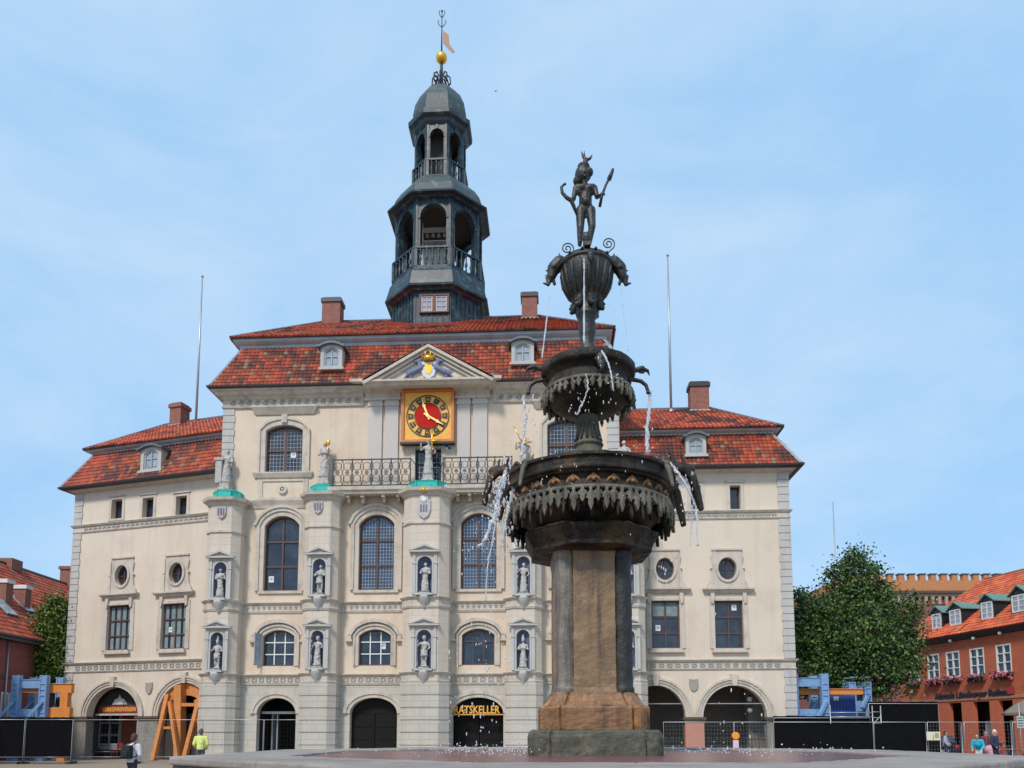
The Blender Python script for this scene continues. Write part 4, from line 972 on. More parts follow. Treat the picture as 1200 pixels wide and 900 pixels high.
# shop front and sign inside the first arch of the left wing
Ctx.F = LW; Ctx.X = LX
a0, a1, azs, azt = Larc[0]
f = MB(); f.box(wl+.3, a1+.6, 2.9, 3.2, .01, 4.6); bw = bld(f, 'arcade_brick_wall', M_['brickorange'])
wu0, wu1 = LW.U(115, 840, 2.7), LW.U(140, 840, 2.7); wz1, wz0 = LW.Z(128, 829, 2.7), LW.Z(128, 877, 2.7)
f = MB(); c = (wu0+wu1)/2
f.ring([(wu0+.1, wz0+.1), (wu0+.1, wz1-.1), (wu1-.1, wz1-.1), (wu1-.1, wz0+.1), (wu0+.1, wz0+.1)], [(wu0, wz0), (wu0, wz1), (wu1, wz1), (wu1, wz0), (wu0, wz0)], 2.78, 2.9)
f.box(c-.05, c+.05, 2.79, 2.88, wz0, wz1); 
for r in (.33, .62): zz = wz0+(wz1-wz0)*r; f.box(wu0, wu1, 2.785, 2.88, zz-.05, zz+.05)
sw = bld(f, 'shop_window', M_['framewhite'], bw); f = MB(); f.box(wu0+.05, wu1-.05, 2.86, 2.89, wz0+.05, wz1-.05); bld(f, 'shop_pane', M_['glass'], sw)
f = MB(); f.box(a0+.02, a1-.02, .62, .74, azs+.10, azs+.22); bld(f, 'arch_transom', M_['stonegrey'])
f = MB(); f.prism([(p[0], p[1]) for p in arch(a0+.03, a1-.03, azs+.22, azs+.23, azt-.03, 16, 'ell')], .80, .86); tb = bld(f, 'tympanum_board', M_['dark'])
f = MB(); f.box(a0+.12, a1-.52, .74, .79, azs+.26, azs+.72); sb = bld(f, 'sign_board', mat('sign_red', (.25,.035,.03), .6), tb)
text('VERKEHRSVEREIN', .36, .03, 'sign_letters', M_['goldflat'], tb, LX @ T((a0+a1)/2-.22, .73, azs+.36), fit=(a1-a0)*.66, bold=.01)
f = MB(); cc = (a0+a1)/2-.25
f.add([(cc-.55, .76, azs+.78), (cc-.35, .76, azs+1.1), (cc-.1, .76, azs+1.18), (cc, .76, azs+1.42), (cc+.12, .76, azs+1.18), (cc+.35, .76, azs+1.12), (cc+.55, .76, azs+.86), (cc+.6, .76, azs+.78),(cc-.55, .79, azs+.78), (cc-.35, .79, azs+1.1), (cc-.1, .79, azs+1.18), (cc, .79, azs+1.42), (cc+.12, .79, azs+1.18), (cc+.35, .79, azs+1.12), (cc+.55, .79, azs+.86), (cc+.6, .79, azs+.78)], [(0,1,2,3,4,5,6,7),(15,14,13,12,11,10,9,8)]+[(i, i+8, (i+1) % 8+8, (i+1) % 8) for i in range(8)])
bld(f, 'painted_emblem', M_['framewhite'], tb)
Ctx.F = B; Ctx.X = I4

# ======== bell tower ========
TV = 7.0; TU = B.U(514.5, 350, TV)
OCT = [(math.cos(R(22.5+45*k))/math.cos(R(22.5)), math.sin(R(22.5+45*k))/math.cos(R(22.5))) for k in range(8)]
zt_ = lambda py, a: B.Z(511, py, TV-a)
def octl(prof): return MB().lathe(prof, (TU, TV), poly=OCT, smooth=False)
z_b0, z_c0 = zC1-.5, zt_(340, 2.95)
tower = octl([(2.92, z_b0), (2.92, z_c0)]); tw = bld(tower, 'bell_tower', M_['copper'])
def tp(mb, name, m='copper'): mb.xf(Ctx.X); return mb.build(name, M_[m] if isinstance(m, str) else m, tw)
def onface(k, mb, start):      # geometry written for the front face (normal -y, y = -apothem offset handled by caller) turned to face k
    mb.xf(T(TU, TV, 0) @ Matrix.Rotation(R(45*k), 4, 'Z'), start)
# standing seams of the base
f = MB()
for k in range(8):
    st = len(f.v)
    for q in range(7): x = (q-3)*.36; f.box(x-.022, x+.022, -2.97, -2.90, z_b0, z_c0)
    for zz in (z_b0+1.2, z_b0+2.0): f.box(-1.2, 1.2, -2.955, -2.90, zz, zz+.03)
    onface(k, f, st)
tp(f, 'standing_seam')
def oct_sweep(a, prof): return MB().sweep([(TU+p[0]*a, TV+p[1]*a) for p in OCT], [(-d if False else d, z) for d, z in prof], closed=True)
def cornice(a, z0, z1, out):
    h = z1-z0; return octl([(a-.3, z0), (a, z0), (a+out*.3, z0+h*.2), (a+out*.45, z0+h*.42), (a+out*.95, z0+h*.62), (a+out, z0+h), (a-.3, z1+.05)])
zc1a, zc1b = zt_(341, 3.0), zt_(330.5, 3.45)
tp(cornice(2.95, zc1a, zc1b, .50), 'tower_cornice')
zfl = zt_(312, 3.0)
tp(octl([(3.40, zc1b), (3.34, zc1b+.25), (3.15, zfl-.35), (3.02, zfl-.1), (3.02, zfl), (1.2, zfl+.02)]), 'copper_flare')
zr_ = zt_(288, 3.0)
def balustrade(a, z0, z1, n, rb=.085):
    f = MB(); half = a*math.tan(R(22.5))
    for k in range(8):
        st = len(f.v)
        f.box(-half, half, -a-.07, -a+.09, z1-.12, z1); f.box(-half, half, -a-.05, -a+.07, z0, z0+.10)
        f.box(-half-.06, -half+.24, -a-.05, -a+.2, z0, z1-.1); f.box(half-.24, half+.06, -a-.05, -a+.2, z0, z1-.1)
        for q in range(n):
            x = -half+.24+(2*half-.48)*(q+.5)/n; h = z1-z0-.22; z = z0+.1
            f.lathe([(rb*.5, z), (rb*.9, z+h*.08), (rb*.5, z+h*.18), (rb*1.25, z+h*.38), (rb*.55, z+h*.58), (rb*.45, z+h*.8), (rb*.9, z+h*.92), (rb*.6, z+h)], (x, -a), 8)
        onface(k, f, st)
    return f
tp(balustrade(2.98, zfl, zr_, 5), 'balustrade')
def arcade(a, z0, z1, zsp, hw, thick=.38):
    f = MB(); half = a*math.tan(R(22.5))
    for k in range(8):
        st = len(f.v); o = arch(-hw, hw, z0, zsp, z1-.32 if False else zsp+hw*1.0, 12, 'ell')
        f.sheet(rect(-half, half, z0, z1), -a, [o], thick); 
        n = len(f.v); f.add([(-half+thick*.41, -a+thick, z0), (half-thick*.41, -a+thick, z0), (half-thick*.41, -a+thick, z1), (-half+thick*.41, -a+thick, z1)], [])
        hh = half-thick*.414; f.sheet(rect(-hh, hh, z0, z1), -a+thick, [o], 0)
        for sx in (-1, 1): f.box(sx*(hw+.02), sx*(hw+.20), -a-.06, -a+.02, zsp-.14, zsp+.02); f.box(sx*(half-.16), sx*(half), -a-.05, -a+.03, z0, z1-.05)
        g1 = arch(-hw, hw, zsp, zsp+.01, zsp+hw, 12, 'ell')[1:-1]; g2 = [(p[0]*(hw+.13)/hw, zsp+(p[1]-zsp)*(hw+.13)/hw) for p in g1]; f.ring(g1, g2, -a-.05, -a+.01)
        f.box(-.09, .09, -a-.1, -a+.02, zsp+hw-.02, zsp+hw+.28)
        onface(k, f, st)
    return f
z_a1 = zt_(231.5, 2.9); zk = zt_(238, 2.85)-.86
tp(arcade(2.80, zfl, z_a1, zk, .86), 'belfry_arcade')
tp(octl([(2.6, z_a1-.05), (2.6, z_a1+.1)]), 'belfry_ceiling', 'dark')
# bells and inner carillon frame seen through the arches
f = MB()
for q in range(5):
    x = TU-.8+q*.4; zz = zt_(276, .5); f.lathe([(.13, zz), (.10, zz+.1), (.07, zz+.22), (.0, zz+.27)], (x, TV-.4), 10)
    f.lathe([(.15, zz-1.0), (.11, zz-.88), (.08, zz-.72), (.0, zz-.66)], (x, TV-.7), 10)
tp(f, 'bell', mat('bell_metal', (.35,.34,.33), .5, metal=.4))
f = MB()
for zz in (zt_(272, .5)-.02, zt_(272, .5)-.95): f.box(TU-1.1, TU+1.1, TV-.75, TV-.3, zz+.12, zz+.18)
f.box(TU-1.12, TU-1.04, TV-.6, TV-.5, zfl, zt_(262, .5)); f.box(TU+1.04, TU+1.12, TV-.6, TV-.5, zfl, zt_(262, .5)); f.box(TU-1.1, TU+1.1, TV-.3, TV-.2, zfl, zt_(285, .5))
tp(f, 'bell_frame', 'stonegrey')
zc2a, zc2b = z_a1-.02, zt_(221.5, 3.35)
tp(cornice(2.84, zc2a, zc2b, .56), 'tower_cornice')
z_s1 = zt_(205, 1.9)
H = z_s1-zc2b
tp(octl([(3.15, zc2b), (3.02, zc2b+H*.18), (2.86, zc2b+H*.42), (2.55, zc2b+H*.68), (2.15, zc2b+H*.88), (1.95, z_s1), (1.0, z_s1+.02)]), 'copper_skirt', 'copperlight')
zr2 = zt_(185, 1.85)
tp(balustrade(1.80, z_s1, zr2, 3, .075), 'balustrade')
z_a2 = zt_(144, 1.75)
tp(arcade(1.66, z_s1, z_a2, zt_(150.5, 1.7)-.46, .46, .28), 'lantern_arcade')
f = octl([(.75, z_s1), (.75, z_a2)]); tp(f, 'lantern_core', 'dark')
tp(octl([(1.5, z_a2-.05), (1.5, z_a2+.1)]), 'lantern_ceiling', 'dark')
zc3b = zt_(126, 2.1)
tp(cornice(1.70, z_a2-.02, zc3b, .45), 'tower_cornice')
zd1 = B.Z(519, 105, TV); H = zd1-zc3b
tp(octl([(1.86, zc3b), (1.84, zc3b+H*.22), (1.72, zc3b+H*.45), (1.42, zc3b+H*.68), (1.0, zc3b+H*.86), (.50, zd1-.05), (.30, zd1), (.26, zd1+.2)]), 'dome', 'copperlight')
zb_ = B.Z(519, 68, TV)
f = MB(); f.lathe([(.26, zd1+.1), (.30, zd1+.3), (.16, zd1+.5), (.12, zd1+1.3), (.08, zb_)], (TU, TV), 12)
for k in range(8):
    a = R(45*k); c_, s_ = math.cos(a), math.sin(a)
    f.tube([(TU+r_*c_, TV+r_*s_, zd1+z_) for r_, z_ in ((.25, .1), (.45, .15), (.66, .45), (.62, .9), (.38, 1.15), (.25, .95), (.35, .75), (.48, .7))], .055, 6)
tp(f, 'iron_crown', 'iron')
f = MB(); f.ball((TU, TV, zb_), .40, n=20); tp(f, 'gilt_ball', 'gold')
f = MB(); zt9 = B.Z(519, 13, TV); f.tube([(TU, TV, zb_+.3), (TU, TV, zt9)], [.06, .03], 6)
for z_, r_ in ((zt9-.15, .22), (zt9-.9, .30)):
    for sx in (-1, 1): f.tube([(TU, TV, z_-.4), (TU+sx*r_*.6, TV, z_-.2), (TU+sx*r_, TV, z_+.05), (TU+sx*r_*.7, TV, z_+.2)], .028, 5)
f.ball((TU, TV, zt9), .08, n=8)
tp(f, 'weathervane', 'iron')
f = MB(); zv = B.Z(519, 45, TV); f.prism([(TU+.08, zv+.6), (TU+.50, zv+.25), (TU+.55, zv-.5), (TU+.95, zv-1.1), (TU+.75, zv-1.15), (TU+.10, zv-.35)], TV-.02, TV+.02); tp(f, 'vane_banner', mat('tarnished_gilt', (.30,.17,.10), .6, metal=.2))
# tower window
u0, u1 = B.U(491.5, 356, TV-2.95), B.U(526.5, 356, TV-2.95); z0_, z1_ = zt_(367, 2.95), zt_(345.5, 2.95); c = (u0+u1)/2
f = MB()
f.ring([(u0+.12, z0_+.08), (u0+.12, z1_-.1), (u1-.12, z1_-.1), (u1-.12, z0_+.08), (u0+.12, z0_+.08)], [(u0, z0_), (u0, z1_), (u1, z1_), (u1, z0_), (u0, z0_)], TV-3.08, TV-2.9); f.box(c-.09, c+.09, TV-3.07, TV-2.9, z0_, z1_)
ww = tp(f, 'tower_window', 'frame')
for sx in (-1, 1):
    x0, x1 = (u0+.12, c-.09) if sx < 0 else (c+.09, u1-.12); f = MB(); y = TV-3.0
    f.ring([(x0+.09, z0_+.17), (x0+.09, z1_-.19), (x1-.09, z1_-.19), (x1-.09, z0_+.17), (x0+.09, z0_+.17)], [(x0+.02, z0_+.1), (x0+.02, z1_-.12), (x1-.02, z1_-.12), (x1-.02, z0_+.1), (x0+.02, z0_+.1)], y-.03, y+.03)
    xm = (x0+x1)/2; f.box(xm-.02, xm+.02, y-.025, y+.02, z0_+.15, z1_-.15)
    for t in (.36, .64): zz = z0_+(z1_-z0_)*t; f.box(x0+.05, x1-.05, y-.022, y+.02, zz-.018, zz+.018)
    tp(f, 'casement', mat('pinkish_paint', (.5,.40,.38), .6) if sx < 0 else bpy.data.materials['pinkish_paint'])
f = MB(); f.box(u0+.1, u1-.1, TV-2.985, TV-2.95, z0_+.08, z1_-.1); tp(f, 'tower_pane', 'glasspale')

# ======== statues ========
carve = bpy.data.textures.new('drapery', 'STUCCI'); carve.noise_scale = .14; carve2 = bpy.data.textures.new('carving', 'CLOUDS'); carve2.noise_scale = .07
def figure(h, hat=None, arm='out', robe=True, staff=None, lean=0.0, skirt=False, seed=0):
    """a standing stone figure, feet at z=0, facing -y"""
    k = h/1.8; m = MB(); P = lambda x, y, z: (x*k, y*k, z*k); rg = random.Random(seed); j = lambda: rg.uniform(-.02, .02)
    hx = .05*lean
    if robe:
        m.lathe([(.0, 0), (.24*k, .0), (.25*k, .08*k), (.20*k, .45*k), (.17*k, .85*k), (.15*k, 1.05*k), (.0, 1.08*k)], (hx*k*.3, 0), 12)
        for q in range(6): a = -math.pi*.5+(q-2.5)*.45; m.tube([P(.22*math.cos(a), .22*math.sin(a), .02), P(.19*math.cos(a+.1), .19*math.sin(a+.1), .5), P(.13*math.cos(a), .13*math.sin(a), 1.0)], [.035*k, .035*k, .02*k], 6)
    else:
        m.cap(P(-.10, -.02, .95), P(-.13+hx, 0, .50), .10*k, .07*k); m.cap(P(-.13+hx, 0, .50), P(-.14, .03, .07), .065*k, .045*k); m.cap(P(-.14, .03, .05), P(-.17, -.12, .03), .05*k, .04*k)
        m.cap(P(.10, 0, .95), P(.12+hx, -.06, .50), .10*k, .07*k); m.cap(P(.12+hx, -.06, .50), P(.12, .0, .07), .065*k, .045*k); m.cap(P(.12, 0, .05), P(.15, -.13, .03), .05*k, .04*k)
        m.box(-.2*k, .2*k, -.16*k, .16*k, -.02*k, .04*k); m.cap(P(.0, .1, .1), P(0, .12, .8), .10*k, .09*k)
        if skirt: m.lathe([(.0, .62*k), (.24*k, .62*k), (.22*k, .75*k), (.15*k, 1.0*k), (0, 1.02*k)], (0, 0), 12)
    m.cap(P(hx, 0, 1.0), P(hx, -.01, 1.28), .155*k, .17*k); m.cap(P(-.13+hx, 0, 1.38), P(.13+hx, 0, 1.38), .10*k, .10*k)
    m.cap(P(hx, 0, 1.42), P(hx, -.01, 1.56), .065*k, .06*k); m.ball(P(hx, -.02, 1.66), .105*k, sz=(.85, 1, 1.15)); m.ball(P(hx, -.12, 1.65), .025*k); m.ball(P(hx, .03, 1.68), .11*k, sz=(1, 1, 1.1))
    if arm == 'out':
        m.cap(P(-.22+hx, 0, 1.38), P(-.33, -.06, 1.10), .065*k, .05*k); m.cap(P(-.33, -.06, 1.10), P(-.30, -.22, 1.18), .048*k, .04*k)
        m.cap(P(.22+hx, 0, 1.38), P(.32, -.04, 1.10), .065*k, .05*k); m.cap(P(.32, -.04, 1.10), P(.14, -.22, 1.12), .048*k, .04*k)
    elif arm == 'up':
        m.cap(P(-.22+hx, 0, 1.38), P(-.36, -.08, 1.22), .065*k, .05*k); m.cap(P(-.36, -.08, 1.22), P(-.34, -.20, 1.50), .048*k, .04*k)
        m.cap(P(.22+hx, 0, 1.38), P(.33, -.02, 1.12), .065*k, .05*k); m.cap(P(.33, -.02, 1.12), P(.24, -.20, .98), .048*k, .04*k)
    else:
        for sx in (-1, 1): m.cap(P(sx*.22+hx, 0, 1.38), P(sx*.31, -.04, 1.12), .065*k, .05*k); m.cap(P(sx*.31, -.04, 1.12), P(sx*.06, -.20, 1.18), .05*k, .04*k)
    if hat == 'tall': m.lathe([(.0, 1.72*k), (.12*k, 1.72*k), (.10*k, 1.80*k), (.04*k, 2.05*k), (0, 2.12*k)], (hx*k, 0), 10)
    if hat == 'crown': m.lathe([(0, 1.72*k), (.10*k, 1.72*k), (.12*k, 1.82*k), (0, 1.83*k)], (hx*k, 0), 10)
    if hat == 'helmet': m.ball(P(hx, .01, 1.72), .13*k, sz=(.95, 1.1, .9)); m.cap(P(hx, -.06, 1.82), P(hx, .14, 1.76), .03*k, .04*k)
    if staff: m.tube([P(staff, -.22, .0), P(staff, -.21, 1.95)], .022*k, 6)
    return m
def statue(i, u, y, z, h, lab, vox=.035, plinth=0.0, group=None, gold=None, **kw):
    M = hall.matrix_world @ T(u, y, z)
    e = empty('statue', M, label=lab, cat='statue', group=group)
    if plinth:
        f = MB(); f.lathe([(.34, 0), (.34, plinth*.25), (.27, plinth*.35), (.27, plinth*.8), (.32, plinth)], (0, 0), poly=[(1,1),(-1,1),(-1,-1),(1,-1)], smooth=False); f.build('plinth', M_['sculpt'], e)
    f = figure(h, **kw); f.xf(T(0, 0, plinth)); fo = remesh(f, 'figure', M_['sculpt'], e, vox, 2)
    for ts, ks in ((carve, .055), (carve2, .03)): m = fo.modifiers.new('carving', 'DISPLACE'); m.texture = ts; m.texture_coords = 'GLOBAL'; m.strength = ks; m.mid_level = .5
    if gold:
        f = MB(); k = h/1.8; gold(f, k, plinth); f.build('gilt_attribute', M_['gold'], e)
    return e
bpy.context.view_layer.update()
desc = [
 [('barefoot robed statue with head bowed in the upper niche of the leftmost tower bay', dict(arm='in', robe=True, lean=-1)), ('short tunic statue with tall hat in the lower niche of leftmost bay', dict(arm='out', robe=False, skirt=True, hat='tall'))],
 [('hunched bare legged statue in the upper niche between first and second tall windows', dict(arm='in', robe=False, skirt=True, lean=1)), ('crowned long robed statue in the lower niche between the two open arcade doorways', dict(arm='out', robe=True, hat='crown', staff=-.32))],
 [('slim pale robed statue in the upper niche under the clock statue', dict(arm='in', robe=True, lean=.6)), ('soldier statue with raised gilt staff in the lower niche left of the restaurant door', dict(arm='up', robe=False, skirt=True, staff=-.36, hat='helmet'))],
 [('woman statue with one arm raised in the upper niche beside the fountain column', dict(arm='up', robe=True, staff=-.34)), ('tall pointed hat statue in the lower niche right of the restaurant door', dict(arm='in', robe=True, hat='tall'))],
 [('statue in the upper niche of the tower bay hidden behind the fountain column', dict(arm='in')), ('statue in the lower niche of the tower bay hidden behind the fountain column', dict(arm='out'))]]
for i, j, c, y, lo, hi, w2 in niches:
    lab, kw = desc[i][j]; H = (hi-lo)
    statue(i, c, y+.10, lo+.02, H*(.78 if kw.get('hat') != 'tall' else .72), lab, vox=.028, plinth=.12, group='stone statues on the town hall front', seed=i*2+j, **kw)
tops = [('seated stone figure with an upright tablet on the left corner copper hood', 2.0, dict(arm='out', robe=True, lean=1), None),
        ('robed stone woman with gilt torch left of the iron balcony', 2.15, dict(arm='in', robe=True), lambda f, k, p: (f.ball((.16*k, -.1, p+1.72*k), .12*k, n=8, sz=(1,.6,1.4)), f.tube([(.2*k, -.2*k, p+1.1*k), (.14*k, -.14*k, p+1.6*k)], .03*k, 6))),
        ('stone justice statue with big gilt sword in front of the balcony door', 2.1, dict(arm='up', robe=True, hat='crown'), lambda f, k, p: (f.tube([(.20*k, -.25*k, p+1.0*k), (.20*k, -.25*k, p+2.25*k)], .04*k, 6), f.tube([(-.0*k, -.25*k, p+1.62*k), (.62*k, -.25*k, p+1.62*k)], .045*k, 6), f.tube([(.05*k, -.25*k, p+1.95*k), (.42*k, -.25*k, p+1.95*k)], .03*k, 6))),
        ('stone warrior statue with thin gilt spear and gilt face right of the balcony', 2.15, dict(arm='up', robe=True, hat='helmet'), lambda f, k, p: (f.tube([(-.1*k, -.25*k, p+1.5*k), (-.45*k, -.3*k, p+2.25*k)], .025*k, 6), f.ball((.05*k, -.14*k, p+1.62*k), .11*k, n=8), f.tube([(-.25*k, -.2*k, p+1.45*k), (.35*k, -.2*k, p+1.5*k)], .05*k, 6))),
        ('weathered stone statue on the right corner tower, half hidden by the fountain bowls', 2.1, dict(arm='out', robe=True), None)]
for i, (u, hw, d, ch) in enumerate(PIL):
    lab, h, kw, gd = tops[i]
    e = statue(i, u+(-.1 if i == 0 else 0), -d*.45, ztop[i]+.60, h*1.0, lab, vox=.035, plinth=.45, group='stone statues on the town hall front', gold=gd, seed=i+20, **kw)
    if i == 0:
        f = MB(); f.box(-.55, -.18, -.25, .05, .42, 1.75); f.box(-.62, -.1, -.3, .1, 1.75, 1.9); f.build('tablet', M_['sculpt'], e)
# flagpoles
def pole(F, px0, py0, px1, py1, v, r, name, lab, M=None):
    u, z = F.pix(px0, py0, v); u1, z1 = F.pix(px1, py1, v); e = F.M() @ T(u, v, z-.5)
    f = MB(); f.tube([(0, 0, 0), (0, 0, (z1-z)*.5), (0, 0, z1-z+.5)], [r, r*.9, r*.55], 8); f.ball((0, 0, z1-z+.55), r*1.2, n=8); f.lathe([(r*2.2, 0), (r*2.2, .3), (r*1.2, .5)], (0, 0), 8)
    o = f.build('flagpole', M_['zinc'], None); o.matrix_world = e; return tag(o, lab, 'flagpole', 'flagpoles')
pole(LW, 229.5, 496, 235.5, 325, 4.6, .085, 'flagpole', 'bare grey flagpole rising from the left wing roof ridge beside the chimney')
pole(RW, 786.5, 479, 782, 300, 4.6, .085, 'flagpole', 'bare grey flagpole rising from the right wing roof beside the fountain')
# ======== fountain ========
FY = 9.4; FX = .970
def fz(py, r=0.0): return zy(py, FY-r)
def fx(px, py, r=0.0): return xz(px, FY-r, zy(py, FY-r))-FX
fount = empty('fountain', T(FX, FY, 0), label='tall dark stone fountain of three stacked bowls in an octagonal basin', cat='fountain')
def wetstone(name, base, c2, stain, rough=.45, st=.5, streak=None, bs=14, bump=.5, ss=2.5):
    return mat(name, base, rough, c2, 3.0, .7, bump, bs, stain=stain, sscale=ss, samt=st, streak=streak)
M_['bowl'] = wetstone('wet_black_stone', (.020,.016,.012), (.006,.006,.005), (.15,.085,.035), .5, .75, (5,.6,(.09,.07,.045)), 24, .6, 1.3)
M_['bowl'].node_tree.nodes['Principled BSDF'].inputs['Specular IOR Level'].default_value = .25
M_['bronze'] = wetstone('wet_dark_bronze', (.028,.026,.023), (.008,.009,.010), (.11,.10,.075), .42, .6, (9,.4,(.012,.014,.017)), 30, .5, 5)
M_['moss'] = wetstone('mossy_lead_fringe', (.17,.15,.11), (.03,.028,.02), (.25,.22,.16), .6, .6, (9,.8,(.015,.014,.012)), 40, .5, 5)
M_['shaft'] = wetstone('streaked_brown_stone', (.26,.16,.08), (.13,.088,.05), (.40,.27,.14), .45, .7, (7,.95,(.025,.02,.016)), 30, .35)
M_['ochre'] = wetstone('ochre_stained_stone', (.30,.145,.06), (.09,.055,.03), (.55,.24,.05), .5, .8, (6,.8,(.035,.026,.02)), 30, .35, 3)
M_['green'] = wetstone('algae_grey_stone', (.10,.095,.065), (.035,.036,.026), (.22,.20,.14), .7, .8, (6,.6,(.02,.02,.016)), 13, 1.0, 3)
M_['rim'] = mat('worn_rim_stone', (.33,.285,.255), .75, (.22,.19,.17), 1.2, .8, .4, 40, stain=(.12,.105,.095), sscale=1.6, samt=.75)
M_['basinwall'] = mat('mossy_basin_wall', (.16,.15,.125), .85, (.08,.08,.06), 3, .8, .5, 20, stain=(.035,.04,.03), sscale=2.5, samt=.8)
M_['lining'] = mat('red_basin_lining', (.34,.15,.14), .6, (.20,.10,.10), 2.5, .8, .3, 30, stain=(.36,.22,.20), sscale=4, samt=.5)
def waterm():
    m = mat('clear_pool_water', (.20,.085,.085), .25, (.13,.065,.075), 1.1, .9, spec=.12, stain=(.34,.13,.10), sscale=.8, samt=.6); nt = m.node_tree; b = nt.nodes['Principled BSDF']
    tc = [n for n in nt.nodes if n.type == 'TEX_COORD'][0]; n = nt.nodes.new('ShaderNodeTexNoise'); n.inputs['Scale'].default_value = 9; n.inputs['Detail'].default_value = 3; nt.links.new(tc.outputs['Object'], n.inputs[0])
    bp = nt.nodes.new('ShaderNodeBump'); bp.inputs['Strength'].default_value = .35; bp.inputs['Distance'].default_value = .03; nt.links.new(n.outputs['Fac'], bp.inputs['Height']); nt.links.new(bp.outputs[0], b.inputs['Normal']); return m
OR = [(math.cos(R(22.5+45*k)), math.sin(R(22.5+45*k))) for k in range(8)]
f = MB(); f.lathe([(4.50, 0), (4.50, .14), (4.34, .22), (4.28, .85), (4.36, .95), (4.50, 1.03), (4.60, 1.10), (4.66, 1.16), (4.66, 1.205)], poly=OR, smooth=False); f.build('basin_wall', M_['basinwall'], fount)
# rim of long slabs with open joints
zr = 1.287
for k in range(8):
    f = MB()
    a, b = OR[k], OR[(k+1) % 8]
    for j in range(2):
        t0_, t1_ = j/2+(.0012 if j else .0), (j+1)/2-(.0012 if j == 0 else 0)
        L2 = lambda r, t: (r*(a[0]+(b[0]-a[0])*t), r*(a[1]+(b[1]-a[1])*t))
        e0, e1 = (.0008, 0) if j == 0 else (0, .0008)
        q = [L2(4.70, t0_+e0), L2(4.70, t1_-e1), L2(3.55, t1_-e1), L2(3.55, t0_+e0)]
        dz = random.uniform(-.004, .004)
        f.add([(x, y, z) for z in (1.206, zr+dz) for x, y in q], [(0,3,2,1),(4,5,6,7),(0,1,5,4),(1,2,6,5),(2,3,7,6),(3,0,4,7)])
    bev(f.build('rim_slab', M_['rim'], fount), .02, 2)
f = MB(); f.lathe([(0.1, .25), (3.58, .25), (3.58, 1.204)], poly=OR, smooth=False); f.build('basin_lining', M_['lining'], fount)
wt = MB(); n = 48
vs = [(0, 0, 0)]; fs = []
for i in range(1, 13):
    for k in range(n): vs.append((3.3*i/12*math.cos(2*math.pi*k/n), 3.3*i/12*math.sin(2*math.pi*k/n), 0))
for k in range(n): fs.append((0, 1+k, 1+(k+1) % n))
for i in range(11):
    for k in range(n): a = 1+i*n+k; b = 1+i*n+(k+1) % n; fs.append((a, a+n, b+n, b))
wt = MB(); wt.add([(3.57*x, 3.57*y, 0) for x, y in OR], [tuple(range(8))]); wo = wt.build('water', waterm(), None, kind='structure'); wo.location = (FX, FY, 1.262)
# pedestal
def csq(h, c): return [(h-c,-h),(h,-h+c),(h,h-c),(h-c,h),(-h+c,h),(-h,h-c),(-h,-h+c),(-h+c,-h)]
def cprism(hs, name, m, c=.27, bw=.02, parent=None):      # stack of chamfered squares (half size, z)
    f = MB(); vs = []; fs = []
    for h, z in hs: vs += [(x, y, z) for x, y in csq(h, c*h)]
    for i in range(len(hs)-1):
        for k in range(8): a = i*8+k; b = i*8+(k+1) % 8; fs.append((a, b, b+8, a+8))
    fs += [tuple(reversed(range(8))), tuple(len(vs)-8+k for k in range(8))]; f.add(vs, fs); return bev(f.build(name, m, parent or fount), bw, 3, 20)
z1 = fz(856, .78); z2 = fz(826, .65); z3 = fz(811, .54)
def crossec(F, H, st, rd):      # proud flat faces with set-back rounded corner blocks between them
    out = []; c0 = H-st-rd
    for k in range(4):
        Rm = Matrix.Rotation(R(90*k), 3, 'Z')
        for p in [(-F, -H), (F, -H), (F+.012, -H+st*1.6), (F+.03, -H+st)]+[(c0+rd*math.cos(R(t)), -c0+rd*math.sin(R(t))) for t in range(-75, -14, 15)]+[(H-st, -F-.03), (H-st*1.6, -F-.012)]:
            v = Rm @ Vector((p[0], p[1], 0)); out.append((v.x, v.y))
    return out
def block(sec, lv, name, m, bw=.012):
    f = MB(); f.lathe(lv, poly=sec, smooth=False); return bev(f.build(name, m, fount), bw, 2, 28)
block(crossec(.52, .77, .03, .16), [(1, .25), (1, z1-.09), (1.0, z1-.07), (.985, z1-.02), (.95, z1+.005)], 'plinth', M_['green'], .02)
block(crossec(.40, .64, .045, .12), [(1, z1+.002), (1, z2-.03), (.975, z2)], 'pillar_base', M_['ochre'], .015)
block(crossec(.345, .60, .045, .12), [(1.0, z2-.001), (.93, z2+.05), (.87, z3-.03), (.86, z3)], 'pillar_base', M_['ochre'], .01)
sec = []
for k in range(4):
    Rm = Matrix.Rotation(R(90*k), 3, 'Z')
    for p in [(-.25, -.47), (.25, -.47), (.255, -.25)]:
        v = Rm @ Vector((p[0], p[1], 0)); sec.append((v.x, v.y))
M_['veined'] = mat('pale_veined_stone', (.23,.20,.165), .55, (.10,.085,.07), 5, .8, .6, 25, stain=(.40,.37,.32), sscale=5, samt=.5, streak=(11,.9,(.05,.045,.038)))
M_['algaeshade'] = mat('shaded_algae_stone', (.028,.026,.024), .5, (.012,.012,.012), 5, .8, .6, 25, stain=(.09,.085,.08), sscale=4, samt=.4, streak=(9,.5,(.006,.006,.006)))  # algae growth, with the shade of the pillar's right side put into the colour
zcap0 = fz(640, .5)
